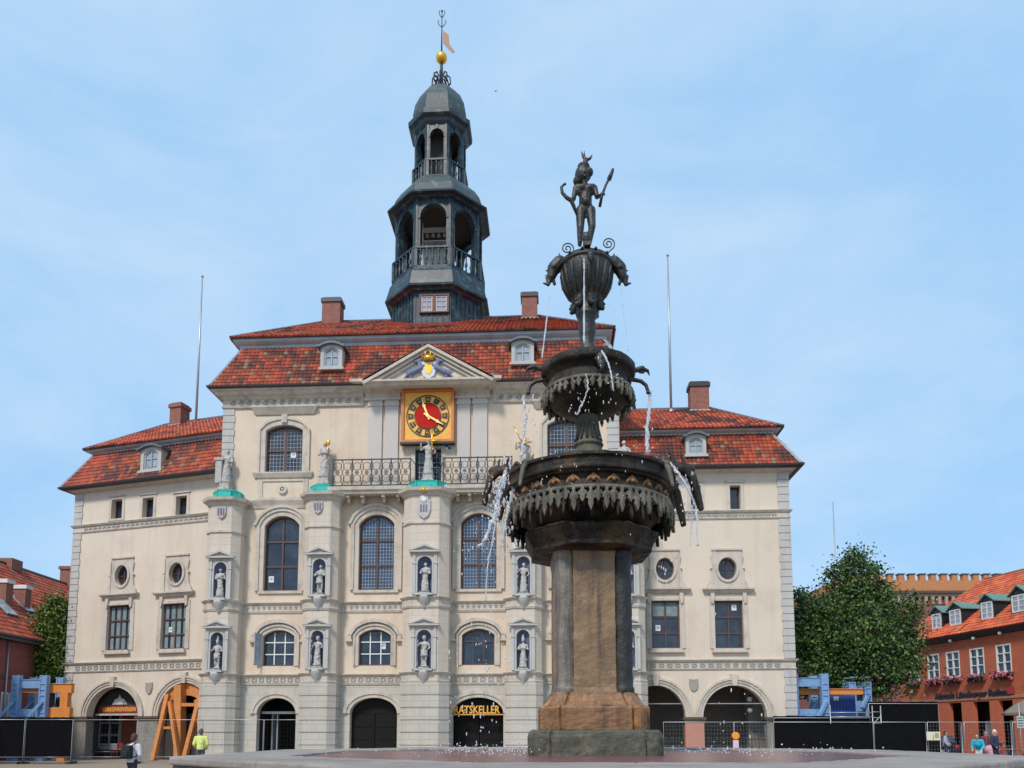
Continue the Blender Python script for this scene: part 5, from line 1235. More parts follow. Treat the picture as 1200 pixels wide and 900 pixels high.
for k, mm in enumerate(('algaeshade', 'algaeshade', 'veined', 'veined')):
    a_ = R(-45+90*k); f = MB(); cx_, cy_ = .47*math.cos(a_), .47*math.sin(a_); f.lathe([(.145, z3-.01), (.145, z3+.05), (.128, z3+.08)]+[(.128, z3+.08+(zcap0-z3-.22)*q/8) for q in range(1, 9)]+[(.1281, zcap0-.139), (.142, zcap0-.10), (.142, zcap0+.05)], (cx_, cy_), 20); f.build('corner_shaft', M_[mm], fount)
f = MB(); H = zcap0-z3; f.lathe([(1.03, z3-.01), (1.0, z3+.06)]+[(1.0, z3+.06+(H-.18)*q/5) for q in range(1, 5)]+[(1.0, zcap0-.12), (1.03, zcap0-.08), (1.03, zcap0+.05)], poly=sec, smooth=False); bev(f.build('pillar_shaft', M_['shaft'], fount), .015, 2, 30)
zc_0 = fz(637, .70); zc_1 = fz(606, .72)
f = MB(); f.lathe([(.50, zc_0-.03), (.72, zc_0), (.72, zc_0+.05), (.80, zc_0+.20), (.80, zc_0+.24)], poly=[(x/1.0, y/1.0) for x, y in OCT], smooth=False); bev(f.build('capital', M_['bowl'], fount), .012, 2, 20)
zs_0 = fz(622, .80); zs_1 = fz(606, .85)
cprism([(.66, zs_0), (.68, zs_0+.02), (.70, zs_1), (.62, zs_1+.02)], 'abacus', M_['ochre'], .45)
# big bowl
Z3 = fz(527, 1.06); zrb = fz(547, 1.05); zf_t = fz(568, 1.0); zf_b = fz(590, 1.0)
def bowl(prof, name, m, n=72): f = MB(); f.lathe(prof, n=n); return f.build(name, m, fount)
big = bowl([(.60, zs_1-.02), (.70, zs_1+.05), (.86, zf_b+.08), (.955, zf_t-.03), (.985, zf_t+.02), (.975, zf_t+.05), (.94, zrb-.06), (.955, zrb-.03), (1.0, zrb-.02), (1.01, zrb+.0), (1.045, zrb+.01), (1.05, zrb+.035), (1.035, zrb+.045), (1.04, Z3-.055), (1.068, Z3-.045), (1.068, Z3-.005), (1.05, Z3), (1.0, Z3), (.93, Z3-.12), (.5, Z3-.25), (.02, Z3-.28)], 'big_bowl', M_['bowl'])
def leaf_ring(r, z1, z0, n, name, parent, w=None, jit=.02, seed=1, m='moss'):
    f = MB(); rg = random.Random(seed); w = w or 2*math.pi*r/n*.5
    f.lathe([(r-.012, z1-.045), (r+.012, z1-.045), (r+.02, z1-.02), (r+.012, z1), (r-.012, z1)], n=72)
    for k in range(n):
        a = 2*math.pi*(k+rg.uniform(-.08, .08))/n; L = (z1-z0)*rg.uniform(.75, 1.05) if k % 2 else (z1-z0)*rg.uniform(.5, .75)
        o = [(-.35*w, 0), (-.30*w, -.18*L), (-.85*w, -.30*L), (-.95*w, -.48*L), (-.5*w, -.52*L), (-.55*w, -.72*L), (0, -L), (.5*w, -.74*L), (.5*w, -.52*L), (.95*w, -.46*L), (.8*w, -.28*L), (.30*w, -.18*L), (.35*w, 0)]
        st = len(f.v); b = rg.uniform(-.01, .02)
        vs = [(x, -r-b*(-z/L)*1.5-.012-.02*(1-(x/w)**2), z1-.03+z) for x, z in o]+[(x, -r+.006-b, z1-.03+z) for x, z in o]; N_ = len(o)
        c1 = (0, -r-.045, z1-.03-.4*L); vs.append(c1); 
        f.add(vs, [(i, (i+1) % N_, 2*N_) for i in range(N_)]+[tuple(N_+i for i in reversed(range(N_)))]+[(i, N_+i, N_+(i+1) % N_, (i+1) % N_) for i in range(N_)])
        f.xf(Matrix.Rotation(a, 4, 'Z'), st)
    return f.build(name, M_[m], parent)
leaf_ring(1.005, zf_t+.01, zf_b-.05, 70, 'leaf_fringe', big, w=.056, seed=3); leaf_ring(.965, zf_t-.04, zf_b-.12, 80, 'hanging_growth', big, w=.036, seed=4, m='bowl')
# relief festoons between rim and fringe
f = MB(); rg = random.Random(5)
for k in range(26):
    a = 2*math.pi*(k+.3)/26; r = .955; z = (zrb+zf_t)/2-.01
    f.tube([(r*math.cos(a+t*.10), r*math.sin(a+t*.10), z+.05*math.cos(t*2.6)) for t in (-1, -.5, 0, .5, 1)], [.01, .024, .03, .024, .01], 6); f.ball(((r+.02)*math.cos(a), (r+.02)*math.sin(a), z-.0), .03, n=8)
f.build('bowl_relief', M_['ochre'], big)
# middle pedestal and bowl
zp0, zp1 = fz(527, .1), fz(487, .15)
bowl([(.30, Z3-.28), (.30, Z3-.16), (.22, Z3-.10), (.20, zp0-.02), (.165, zp0+.05), (.19, zp0+.09), (.16, zp0+.13), (.13, zp0+.28), (.115, zp1-.1), (.125, zp1-.04), (.13, zp1+.35)], 'middle_stem', M_['green'], 32)
f = MB()
for k in range(14): a = 2*math.pi*k/14; f.tube([(.165*math.cos(a), .165*math.sin(a), zp0+.14), (.128*math.cos(a), .128*math.sin(a), zp0+.30), (.118*math.cos(a), .118*math.sin(a), zp1-.03)], .017, 6)
f.build('stem_fluting', M_['moss'], fount)
Z2 = fz(405, .6); zr2_ = fz(416, .6); g1, g0 = fz(438, .55), fz(455, .55)
mid = bowl([(.16, g0+.0-.12), (.34, g0-.06), (.47, g0+.03), (.525, g1-.05), (.545, g1), (.53, g1+.04), (.50, zr2_-.07), (.54, zr2_-.02), (.585, zr2_), (.60, zr2_+.02), (.60, Z2-.02), (.58, Z2), (.54, Z2), (.5, Z2-.08), (.2, Z2-.14), (.02, Z2-.15)], 'middle_bowl', M_['bowl'])
leaf_ring(.555, g1+.0, g0-.03, 44, 'leaf_fringe', mid, w=.040, seed=9)
f = MB()
for k in range(30): a = 2*math.pi*k/30; f.ball((.595*math.cos(a), .595*math.sin(a), (zr2_+Z2)/2), .014, n=6)
f.build('rim_studs', M_['bronze'], mid)
# top stem and bowl
zt0, zt1 = fz(404, .1), fz(371, 0)
bowl([(.20, Z2-.15), (.19, Z2-.05), (.13, Z2+.02), (.11, zt0), (.085, zt0+.06), (.10, zt0+.16), (.115, zt0+.24), (.10, zt1-.05), (.14, zt1), (.15, zt1+.04)], 'upper_stem', M_['bronze'], 28)
Z1 = fz(293, .34); zb1 = fz(351, 0); q1, q2, q3, q4 = fz(345, 0), fz(335, 0), fz(321, 0), fz(309, 0)
bowl([(.10, zt1), (.13, zt1+.02), (.155, zt1+.05), (.14, zt1+.08), (.165, zb1-.04), (.20, zb1), (.25, q1), (.305, q2), (.333, q3), (.33, q4), (.305, Z1-.09), (.30, Z1-.06), (.335, Z1-.045), (.35, Z1-.03), (.352, Z1-.01), (.335, Z1+.01), (.28, Z1+.02), (.22, Z1+.05), (.13, Z1+.08), (.02, Z1+.085)], 'top_bowl', M_['bronze'], 64)
f = MB()
for k in range(18): a = 2*math.pi*(k+.5)/18; f.tube([((r+.002)*math.cos(a), (r+.002)*math.sin(a), z) for r, z in ((.20, zb1+.01), (.25, q1), (.305, q2), (.33, q3-.01), (.333, q3+.04))], [.012, .020, .026, .020, .006], 6)
f.build('gadroons', M_['bronze'], fount)
f = MB()
for k in range(12):
    a = 2*math.pi*k/12; f.tube([((.333)*math.cos(a+t*.22), (.333)*math.sin(a+t*.22), q4-.01-.035*(1-t*t)) for t in (-1, -.6, -.2, .2, .6, 1)], [.006, .013, .017, .017, .013, .006], 6); f.ball((.335*math.cos(a+.26), .335*math.sin(a+.26), q4), .02, n=8)
f.build('garland', M_['bronze'], fount)
for k in range(6):      # mask heads round the neck
    a = 2*math.pi*(k+.25)/6; f = MB(); z = (zt1+zb1)/2+.015
    f.ball((0, -.165, z), .062, sz=(.9,.7,1.15)); f.ball((0, -.215, z-.005), .018); f.ball((-.024, -.20, z+.02), .015); f.ball((.024, -.20, z+.02), .015); f.ball((0, -.195, z-.05), .03); f.cap((-.06, -.14, z+.06), (-.09, -.12, z+.09), .02, .012); f.cap((.06, -.14, z+.06), (.09, -.12, z+.09), .02, .012)
    f.ball((0, -.15, z+.07), .06, sz=(1.1,.8,.5)); f.xf(Matrix.Rotation(a, 4, 'Z') @ T(0, .02, z+.01) @ Matrix.Scale(1.12, 4) @ T(0, .0, -z)); remesh(f, 'mask_head', M_['bronze'], fount, .010, 1)
# sea creature spouts
def creature(ang, r, z, s, name, m='bronze', crest=True, vox=None, kind='dolphin'):
    f = MB(); P = lambda x, y, zz: (x*s, y*s, zz*s)      # x outward
    if kind == 'dolphin':
        f.cap(P(-.1, 0, .25), P(.22, 0, .22), .13*s, .21*s); f.cap(P(.22, 0, .22), P(.40, 0, .03), .22*s, .21*s); f.cap(P(.40, 0, .03), P(.48, 0, -.25), .20*s, .14*s)
        f.cap(P(.50, 0, -.25), P(.58, 0, -.50), .09*s, .06*s); f.cap(P(.44, 0, -.28), P(.38, 0, -.48), .06*s, .05*s); f.cap(P(.58, 0, -.5), P(.72, 0, -.46), .05*s, .03*s)
        for q in range(4): f.cap(P(.18+.12*q, 0, .36-.09*q*q*.5), P(.24+.14*q, 0, .55-.14*q-.02*q*q), .05*s, .015*s)
        for sy in (-1, 1): f.ball(P(.42, .19*sy, -.02), .05*s); f.cap(P(.2, .12*sy, .15), P(.05, .25*sy, -.05), .06*s, .02*s)
        f.cap(P(.62, 0, -.4), P(.66, 0, -.2), .03*s, .02*s)
    elif kind == 'beak':
        f.cap(P(-.15, 0, 0), P(.18, 0, .10), .10*s, .10*s); f.cap(P(.18, 0, .10), P(.42, 0, .16), .09*s, .11*s); f.cap(P(.42, 0, .16), P(.62, 0, .08), .085*s, .06*s); f.cap(P(.62, 0, .08), P(.68, 0, -.10), .055*s, .02*s)
        f.cap(P(.35, 0, .02), P(.48, 0, .0), .05*s, .03*s); f.ball(P(.40, .08, .2), .03*s); f.ball(P(.40, -.08, .2), .03*s)
        f.cap(P(.05, 0, .15), P(-.05, 0, .32), .04*s, .015*s)
    elif kind == 'pipe':
        f.tube([P(x, 0, z_) for x, z_ in ((-.1, .05), (.15, .0), (.38, -.05), (.55, -.20), (.62, -.45))], [.08*s, .075*s, .07*s, .065*s, .06*s], 10); f.ball(P(0, 0, .02), .11*s); f.lathe([(0, -.50*s), (.075*s, -.50*s), (.08*s, -.44*s), (0, -.42*s)], (.62*s, 0), 10); f.cap(P(-.1, 0, -.35), P(.05, 0, -.75), .12*s, .07*s); f.ball(P(.12, 0, -.72), .10*s)
    elif kind == 'swan':
        f.tube([P(x, 0, z_) for x, z_ in ((-.2, .0), (.05, .12), (.25, .10), (.38, -.05), (.46, -.35), (.52, -.62))], [.13*s, .12*s, .10*s, .085*s, .07*s, .05*s], 10); f.ball(P(.30, 0, .10), .12*s, sz=(1.2, .8, .8)); f.cap(P(.1, 0, .2), P(.0, 0, .42), .05*s, .02*s); f.cap(P(.25, 0, .2), P(.2, 0, .36), .04*s, .02*s)
        for sy in (-1, 1): f.tube([P(-.1, .1*sy, .05), P(-.05, .3*sy, -.02), P(-.12, .45*sy, .12), P(-.18, .55*sy, .05)], [.09*s, .08*s, .055*s, .02*s], 8)
        f.cap(P(-.12, 0, -.1), P(.05, 0, -.55), .12*s, .05*s)
    f.xf(T(0, 0, 0)); M = T(0, 0, z) @ Matrix.Rotation(R(ang), 4, 'Z') @ T(r, 0, 0); f.xf(M)
    return remesh(f, name, M_[m], fount, vox or s*.022, 1)
for a in (-3, 90, 183): creature(a, .26, fz(317, 0), .42, 'dolphin_spout')
creature(272, .29, fz(303, .3), .20, 'dolphin_spout')
for a, dx in ((-40, 0), (218, 0), (140, 0), (40, 0)):       # iron scroll curls standing on the rim
    f = MB(); pts = []
    for t in range(30): th = t*.42; rr = .088*(1-t/34); pts.append((rr*math.cos(th-1.2), 0, rr*math.sin(th-1.2)))
    pts = [(-.02, 0, -.20), (.0, 0, -.12)]+pts
    f.tube(pts, .008, 6); f.xf(T(0, 0, fz(303 if a == 218 or a == 140 else 298, 0)) @ Matrix.Rotation(R(a), 4, 'Z') @ T(.335, 0, .0) @ Matrix.Rotation(R(-a), 4, 'Z')); f.build('iron_scroll', M_['iron'], fount)
for a in (2, 182): creature(a, .55, fz(436, 0), .36, 'beaked_spout', kind='beak')
for a in (-2, 90, 181): creature(a, .53, fz(446, 0), .38, 'pipe_spout', kind='pipe')
creature(-80, .42, fz(418, .6), .34, 'dolphin_spout')
for a, sz_ in ((183, .62), (150, .62), (22, .78), (-5, .74)): creature(a, 1.0, fz(560, 0), sz_, 'winged_spout', 'bowl', kind='swan')
for a in (-38, -140): creature(a, .93, fz(568, 0), .42, 'winged_spout', 'moss', kind='swan')
# statue on top
E = empty('statue', T(FX, FY, Z1+.06), label='small dark bronze goddess with bow, raised arrow and crescent crown, standing on the fountain top', cat='statue')
zb0 = fz(291, 0)
def LP_(px, py, y=0.0): z = fz(py); return (xz(px, FY, z)-FX, y, z-(Z1+.06))
f = MB(); C_ = lambda a, b, ra, rb: f.cap(LP_(*a), LP_(*b), ra, rb)
for (h_, k_, an) in (((680.5, 247, .0), (680, 268, -.02), (679.5, 286, .01)), ((692, 247, .0), (693.5, 267, -.03), (690.5, 286, .0))):
    C_(h_, k_, .070, .050); C_(k_, an, .050, .030); f.cap(LP_(an[0], an[1], .0), LP_(an[0], an[1]+2.5, -.10), .028, .022)
f.ball(LP_(686, 245, .01), .10, sz=(1.15,.85,.9)); C_((686, 242, 0), (686, 230, 0), .088, .085); f.ball(LP_(686, 225, -.01), .105, sz=(1.15,.8,.9)); C_((677, 219.5, 0), (695, 219.5, 0), .045, .045)
f.ball(LP_(682, 224, -.07), .042); f.ball(LP_(690.5, 224, -.07), .042); f.ball(LP_(686, 240, -.06), .06)
C_((685.5, 218, 0), (685, 211, -.01), .036, .034); f.ball(LP_(684.5, 205, -.015), .082, sz=(.85,.95,1.12)); f.ball(LP_(685, 207, -.095), .016); f.ball(LP_(685, 211, -.08), .02)
C_((674.5, 220, 0), (672, 234, -.01), .036, .032); C_((672, 234, -.01), (668.5, 242, -.11), .030, .023); f.ball(LP_(668, 243, -.13), .028)
C_((697, 220, 0), (699.5, 232, -.02), .036, .032); C_((699.5, 232, -.02), (703, 237, -.13), .030, .023); f.ball(LP_(704, 237, -.15), .028)
for q in range(4): f.cap(LP_(704, 237, -.15), LP_(706+q*.4, 234.5+q*1.4, -.165), .012, .009)
f.box(-.13, .13, -.12, .11, -.05, .015)
remesh(f, 'body', M_['bronze'], E, .0085, 2)
f = MB(); f.ball(LP_(683, 203, .03), .108, sz=(.98,1,1.12)); f.ball(LP_(677.5, 209, .05), .066); f.ball(LP_(690, 202, .0), .062); f.ball(LP_(684, 195, .0), .07, sz=(1.2,1,.7))
for q in range(9): a = q*.7; f.ball(LP_(684+6.8*math.cos(a), 202+6.8*math.sin(a), .03), .036)
remesh(f, 'hair', M_['bronze'], E, .009, 1)
f = MB(); pts = []
for t in range(13): a = R(200+140*t/12); pts.append(LP_(687.5+6.2*math.cos(a), 184-5.6*math.sin(a)-2*0, -.02))
f.tube([LP_(681.5, 178.5, -.02), LP_(682.5, 184, -.02), LP_(685, 187.5, -.02), LP_(688, 188.5, -.02), LP_(691.5, 187, -.02), LP_(694, 182.5, -.02)], [.006, .016, .022, .024, .018, .006], 8); f.cap(LP_(686, 189, -.02), LP_(685.5, 194, -.02), .03, .045); f.cap(LP_(685, 186, -.02), LP_(684.5, 178, -.02), .015, .005)
remesh(f, 'crescent_crown', M_['bronze'], E, .007, 1)
f = MB(); f.tube([LP_(660.5, 225.5, -.16), LP_(657, 229.5, -.16), LP_(658, 236, -.16), LP_(663, 241, -.15), LP_(668.5, 243.5, -.14), LP_(671.5, 249, -.12), LP_(675, 258, -.10)], [.010, .020, .022, .026, .030, .026, .012], 8); f.ball(LP_(661, 226, -.16), .018)
f.build('bow', M_['bronze'], E)
f = MB(); f.tube([LP_(701.5, 250, -.13), LP_(704, 238, -.155), LP_(708, 228, -.17), LP_(713, 218, -.18)], [.020, .018, .016, .016], 8); f.cap(LP_(712, 221, -.18), LP_(715.5, 212.5, -.18), .030, .022); f.ball(LP_(716, 210.5, -.18), .018)
f.build('arrow', M_['bronze'], E)
f = MB(); f.lathe([(.05, -.02), (.045, .16), (.058, .18), (.052, .25), (.01, .27)], (LP_(685.5, 280, 0)[0], -.20), 12); f.box(-.06, .02, -.36, -.2, .0, .05); f.build('spout_block', M_['bronze'], E)

# centuries of wear: real surface relief on the stone
tx = bpy.data.textures.new('erosion', 'CLOUDS'); tx.noise_scale = .16; tx.noise_depth = 5
tx2 = bpy.data.textures.new('erosion_fine', 'CLOUDS'); tx2.noise_scale = .05; tx2.noise_depth = 3
for o in [q for q in CH[fount.name]]:
    base = o.name.split('.')[0]
    lv, st = {'plinth': (4, .035), 'pillar_base': (4, .026), 'pillar_shaft': (4, .016), 'corner_shaft': (2, .030), 'capital': (4, .03), 'abacus': (4, .03), 'big_bowl': (2, .026), 'middle_bowl': (2, .016), 'rim_slab': (4, .012), 'basin_wall': (4, .05), 'middle_stem': (2, .012), 'top_bowl': (1, .010)}.get(base, (0, 0))
    if not lv: continue
    m = o.modifiers.new('fine', 'SUBSURF'); m.subdivision_type = 'SIMPLE'; m.levels = m.render_levels = lv
    for t_, k_ in ((tx, 1), (tx2, .45)):
        m = o.modifiers.new('erosion', 'DISPLACE'); m.texture = t_; m.texture_coords = 'GLOBAL'; m.strength = st*k_; m.mid_level = .5

# ---------- water ----------
def jetm():
    m = bpy.data.materials.new('falling_water'); m.use_nodes = True; nt = m.node_tree; b = nt.nodes['Principled BSDF']
    b.inputs['Base Color'].default_value = (.86, .90, .95, 1); b.inputs['Roughness'].default_value = .12; b.inputs['Transmission Weight'].default_value = .6; b.inputs['IOR'].default_value = 1.33; return m
M_['jet'] = jetm()
def W(px, py, r): z = zy(py, FY-r); return Vector((xz(px, FY-r, z), FY-r, z))
def jet(pts, rad, lab, cat='water jet', seed=0, n=26, wob=.004, group='falling water of the fountain'):
    P = [W(*p) for p in pts]; rg = random.Random(seed); out = []; rr = []
    for i in range(n+1):      # catmull-rom
        t = i/n*(len(P)-1); k = min(int(t), len(P)-2); u = t-k; a, b, c, d = P[max(k-1, 0)], P[k], P[k+1], P[min(k+2, len(P)-1)]
        q = .5*((2*b)+(c-a)*u+(2*a-5*b+4*c-d)*u*u+(3*b-a-3*c+d)*u**3)
        out.append(q+Vector((rg.uniform(-wob, wob), rg.uniform(-wob, wob), 0))); r0 = rad if not isinstance(rad, tuple) else rad[0]+(rad[1]-rad[0])*i/n; rr.append(r0*rg.uniform(.65, 1.35))
    f = MB(); f.tube(out, rr, 7); o = out[0].copy(); f.xf(Matrix.Translation(-o)); ob = f.build('water_jet', M_['jet'], None, T(*o), label=lab, cat=cat, group=group); return ob
jet([(684.5, 303, .5), (684.5, 340, .5), (684.5, 402, .5)], (.009, .013), 'straight thin water jet falling down the front of the top bowl', seed=1, wob=.002)
jet([(645, 342, 0), (641, 372, 0), (635, 420, 0)], (.005, .009), 'thin water thread falling left of the top bowl towards the chimney', seed=2, wob=.002)
jet([(727.5, 338, 0), (731, 368, 0), (736.5, 411, 0)], (.004, .005), 'thin water thread falling right of the top bowl', seed=3, wob=.002)
jet([(762, 458, 0), (760.5, 480, 0), (758, 505, 0), (759, 531, 0)], (.018, .026), 'thick water jet pouring from the right pipe of the middle bowl', seed=4, wob=.008)
jet([(613, 464, 0), (615.5, 485, 0), (615, 505, 0), (611, 535, 0)], (.016, .020), 'broken water stream pouring from the left pipe of the middle bowl', seed=5, wob=.014)
jet([(705, 411, .72), (712, 424, .8), (716, 438, .84), (719, 458, .86)], (.012, .006), 'short slanting water jet at the front of the middle bowl rim', seed=6, wob=.004)
jet([(687, 438, .6), (689, 455, .62), (680, 478, .64), (676, 486, .64)], (.006, .012), 'dripping water string under the front dolphin of the middle bowl', seed=7, wob=.008)
jet([(583, 598, .05), (578, 630, .05), (572, 660, .05), (569, 704, .05)], (.012, .008), 'thin straight water jet under the left winged spout of the big bowl', seed=8, wob=.004)
jet([(592, 552, .12), (585, 578, .2), (579, 605, .25), (570, 628, .3), (560, 641, .3)], (.030, .022), 'white foaming water sheet spraying off the left edge of the big bowl', seed=9, wob=.020)
jet([(604, 560, .3), (597, 590, .32), (590, 622, .33), (588, 640, .34)], (.020, .010), 'second ragged water veil below the left winged spout', seed=10, wob=.012)
jet([(785, 543, .15), (797, 557, .25), (808, 577, .3), (816, 600, .3), (818, 640, .3)], (.020, .010), 'white water jet arcing off the right edge of the big bowl', seed=11, wob=.008)
jet([(811, 592, 0), (811, 612, 0), (809, 640, 0)], (.010, .005), 'faint water trickle under the right winged spout', seed=12, wob=.005)
# separate drops in the air: nobody could count them
rg = random.Random(21); f = MB()
def drops(px, py, r, sx, sy, n, a=.002, b=.008):
    for _ in range(n):
        p = W(px+rg.gauss(0, sx), py+rg.gauss(0, sy), r+rg.gauss(0, .06)); q = rg.uniform(a, b); f.ball(p, q, n=6, sz=(1, 1, rg.uniform(1, 3.2)))
drops(575, 610, .3, 8, 26, 90); drops(588, 600, .3, 8, 30, 90, .005, .016); drops(570, 650, .2, 14, 18, 40); drops(597, 575, .3, 6, 14, 40, .006, .018)
drops(562, 735, .4, 26, 45, 40, .003, .008); drops(560, 830, .4, 30, 30, 60, .004, .011); drops(620, 500, .2, 7, 22, 26, .004, .012); drops(790, 555, .3, 7, 10, 26); drops(808, 590, .3, 5, 22, 36, .003, .010); drops(760, 500, .1, 3, 25, 20, .004, .010)
drops(835, 640, .5, 10, 40, 12, .003, .008); drops(715, 450, .85, 8, 25, 18, .003, .009); drops(683, 470, .65, 8, 15, 20, .003, .008); drops(779, 666, .9, 6, 10, 10, .005, .010); drops(700, 545, 1.2, 50, 30, 20, .003, .007)
drops(640, 560, 1.1, 20, 14, 10, .003, .008); drops(850, 840, .8, 40, 35, 16, .003, .010)
f.build('water_drops', M_['jet'], None, kind='stuff', label='white drops of water flying around the fountain bowls', cat='water')
# splashes on the pool surface
f = MB(); rg = random.Random(4)
for _ in range(420):
    a = rg.gauss(math.pi*.62 if rg.random() < .6 else .5, .5); r = rg.uniform(1.3, 3.3); f.ball((FX+r*math.cos(a), FY+r*math.sin(a), 1.262+abs(rg.gauss(0, .05))), rg.uniform(.004, .014), n=6)
for _ in range(160): f.ball((FX+rg.uniform(-1.9, -.6), FY+rg.uniform(-.8, 1.6), 1.262+abs(rg.gauss(0, .06))), rg.uniform(.004, .013), n=6)
f.build('water_splashes', M_['jet'], None, kind='stuff', label='small splashes jumping off the pool inside the basin', cat='water')
# ======== trees ========
def leafmat(name):
    m = bpy.data.materials.new(name); m.use_nodes = True; nt = m.node_tree; b = nt.nodes['Principled BSDF']; b.inputs['Roughness'].default_value = .55
    a = nt.nodes.new('ShaderNodeAttribute'); a.attribute_name = 'tint'; nt.links.new(a.outputs['Color'], b.inputs['Base Color']); return m
M_['leaf'] = leafmat('leaves'); M_['bark'] = mat('bark', (.07,.055,.04), .9, (.03,.025,.02), 5, .6, .6, 20)
def tree(base, blobs, nleaf, leaf, cols, lab, group, seed, name='tree'):
    """blobs: (x, y, z, rx, ry, rz) crown masses relative to the foot"""
    rs = np.random.RandomState(seed); rg = random.Random(seed); e = empty(name, T(*base), label=lab, cat='tree', group=group)
    f = MB(); top = max(b[2] for b in blobs); f.tube([(0, 0, -.1), (.05, 0, top*.25), (-.05, .1, top*.55), (0, 0, top)], [.32, .24, .16, .05], 10)
    twigs = []
    for b in blobs:
        s0 = (0, 0, max(1.5, b[2]*.55)); mid = ((b[0])*.5+rg.uniform(-.3, .3), b[1]*.5, (s0[2]+b[2])*.5); f.tube([s0, mid, b[:3]], [.14, .09, .04], 7)
        for k in range(7):
            v = Vector((rg.gauss(0, 1), rg.gauss(0, 1), rg.gauss(0, 1))).normalized(); t = (b[0]+v.x*b[3]*.9, b[1]+v.y*b[4]*.9, b[2]+v.z*b[5]*.9); f.tube([b[:3], ((b[0]+t[0])/2, (b[1]+t[1])/2, (b[2]+t[2])/2+.1), t], [.04, .025, .01], 5)
    f.build('trunk', M_['bark'], e)
    vol = np.array([b[3]*b[4]*b[5] for b in blobs])**(2/3); per = (nleaf*vol/vol.sum()).astype(int); P = []; Q = []
    for b, n in zip(blobs, per):
        ncl = max(12, n//26)      # sprigs of leaves near the surface of each mass, some deep inside
        d = rs.normal(size=(ncl, 3)); d /= np.linalg.norm(d, axis=1)[:, None]; rad = np.clip(rs.normal(.86, .16, ncl), .2, 1.18)
        c = d*rad[:, None]*np.array(b[3:6])+np.array(b[:3]); m = n//ncl
        sc = rs.uniform(.12, .46, ncl)*leaf/.16
        off = rs.normal(size=(ncl, m, 3))*sc[:, None, None]*np.array([1, 1, .55]); pts = (c[:, None, :]+off).reshape(-1, 3); P.append(pts)
        base_t = rs.uniform(.40, 1.65, ncl); Q.append(np.repeat(base_t, m)*rs.uniform(.75, 1.3, ncl*m))  # per-sprig brightness: light and shade of the crown put into the leaf tint
    P = np.concatenate(P); Q = np.concatenate(Q); n = len(P)
    a = rs.normal(size=(n, 3)); a /= np.linalg.norm(a, axis=1)[:, None]; h = rs.normal(size=(n, 3)); bb = np.cross(a, h); bb /= np.linalg.norm(bb, axis=1)[:, None]
    s = rs.uniform(.55, 1.15, n)[:, None]*leaf
    V = np.stack([P-a*s*.6, P+bb*s*.33-a*s*.05, P+a*s*.6, P-bb*s*.33-a*s*.05], 1).reshape(-1, 3).astype(np.float32)
    me = bpy.data.meshes.new('crown'); me.vertices.add(4*n); me.vertices.foreach_set('co', V.ravel()); me.loops.add(4*n); me.loops.foreach_set('vertex_index', np.arange(4*n, dtype=np.int32)); me.polygons.add(n)
    me.polygons.foreach_set('loop_start', np.arange(0, 4*n, 4, dtype=np.int32)); me.update(calc_edges=True); me.materials.append(M_['leaf'])
    cols = np.array(cols); pick = cols[rs.randint(0, len(cols), n)]; C = np.ones((n, 4), np.float32); C[:, :3] = np.clip(pick*Q[:, None], 0, 1)
    at = me.attributes.new('tint', 'FLOAT_COLOR', 'FACE'); at.data.foreach_set('color', C.ravel()); me.validate(); me.update()
    o = bpy.data.objects.new('crown', me); COL.objects.link(o); o.parent = e; CH.setdefault(e.name, []).append(o); return e
def blob_px(Y, base, items):
    out = []
    for px, py, rpx, rpy, dy in items:
        z = zy(py, Y+dy); x = xz(px, Y+dy, z); k = (Y+dy)/FPX; out.append((x-base[0], dy, z, rpx*k, (rpx+rpy)/2*k, rpy*k))
    return out
tb = (22.2, 50, 0)
tree(tb, blob_px(50, tb, [(998,674,14,26,0),(985,706,28,24,0),(1015,706,30,26,.5),(950,718,20,20,0),(962,745,34,32,-.5),(1005,745,42,40,-1),(1042,735,26,26,0),(1046,774,28,30,-.5),(960,785,32,34,-.6),(1010,792,42,34,-1),(938,750,12,36,0),(1064,752,12,20,.2),(1068,708,10,10,0),(1002,652,7,10,0),(973,676,7,9,.2),(1020,668,8,11,-.2),(1034,690,11,9,0),(938,700,9,9,.3),(1070,722,7,9,0),(990,658,5,8,.3),(1072,780,6,12,.2)]),
     44000, .22, [(.03,.075,.016),(.045,.11,.018),(.065,.13,.022),(.022,.052,.014),(.09,.135,.025)], 'broad dark green tree between the town hall right wing and brick corner building', 'trees beside the town hall', 3)
tb = (-28.75, 48.9, 0)
tree(tb, blob_px(48.9, tb, [(66,712,7,14,0),(60,730,11,15,0),(64,742,10,16,0),(50,752,9,14,-.2),(61,765,12,18,0),(48,774,9,12,.1),(58,788,13,15,0),(67,785,8,14,0),(70,760,7,14,.2),(71,728,5,12,.3)]),
     20000, .19, [(.08,.14,.018),(.12,.17,.02),(.05,.10,.02),(.15,.19,.025)], 'yellow green tree squeezed between the left wing and the dark red brick house', 'trees beside the town hall', 8)
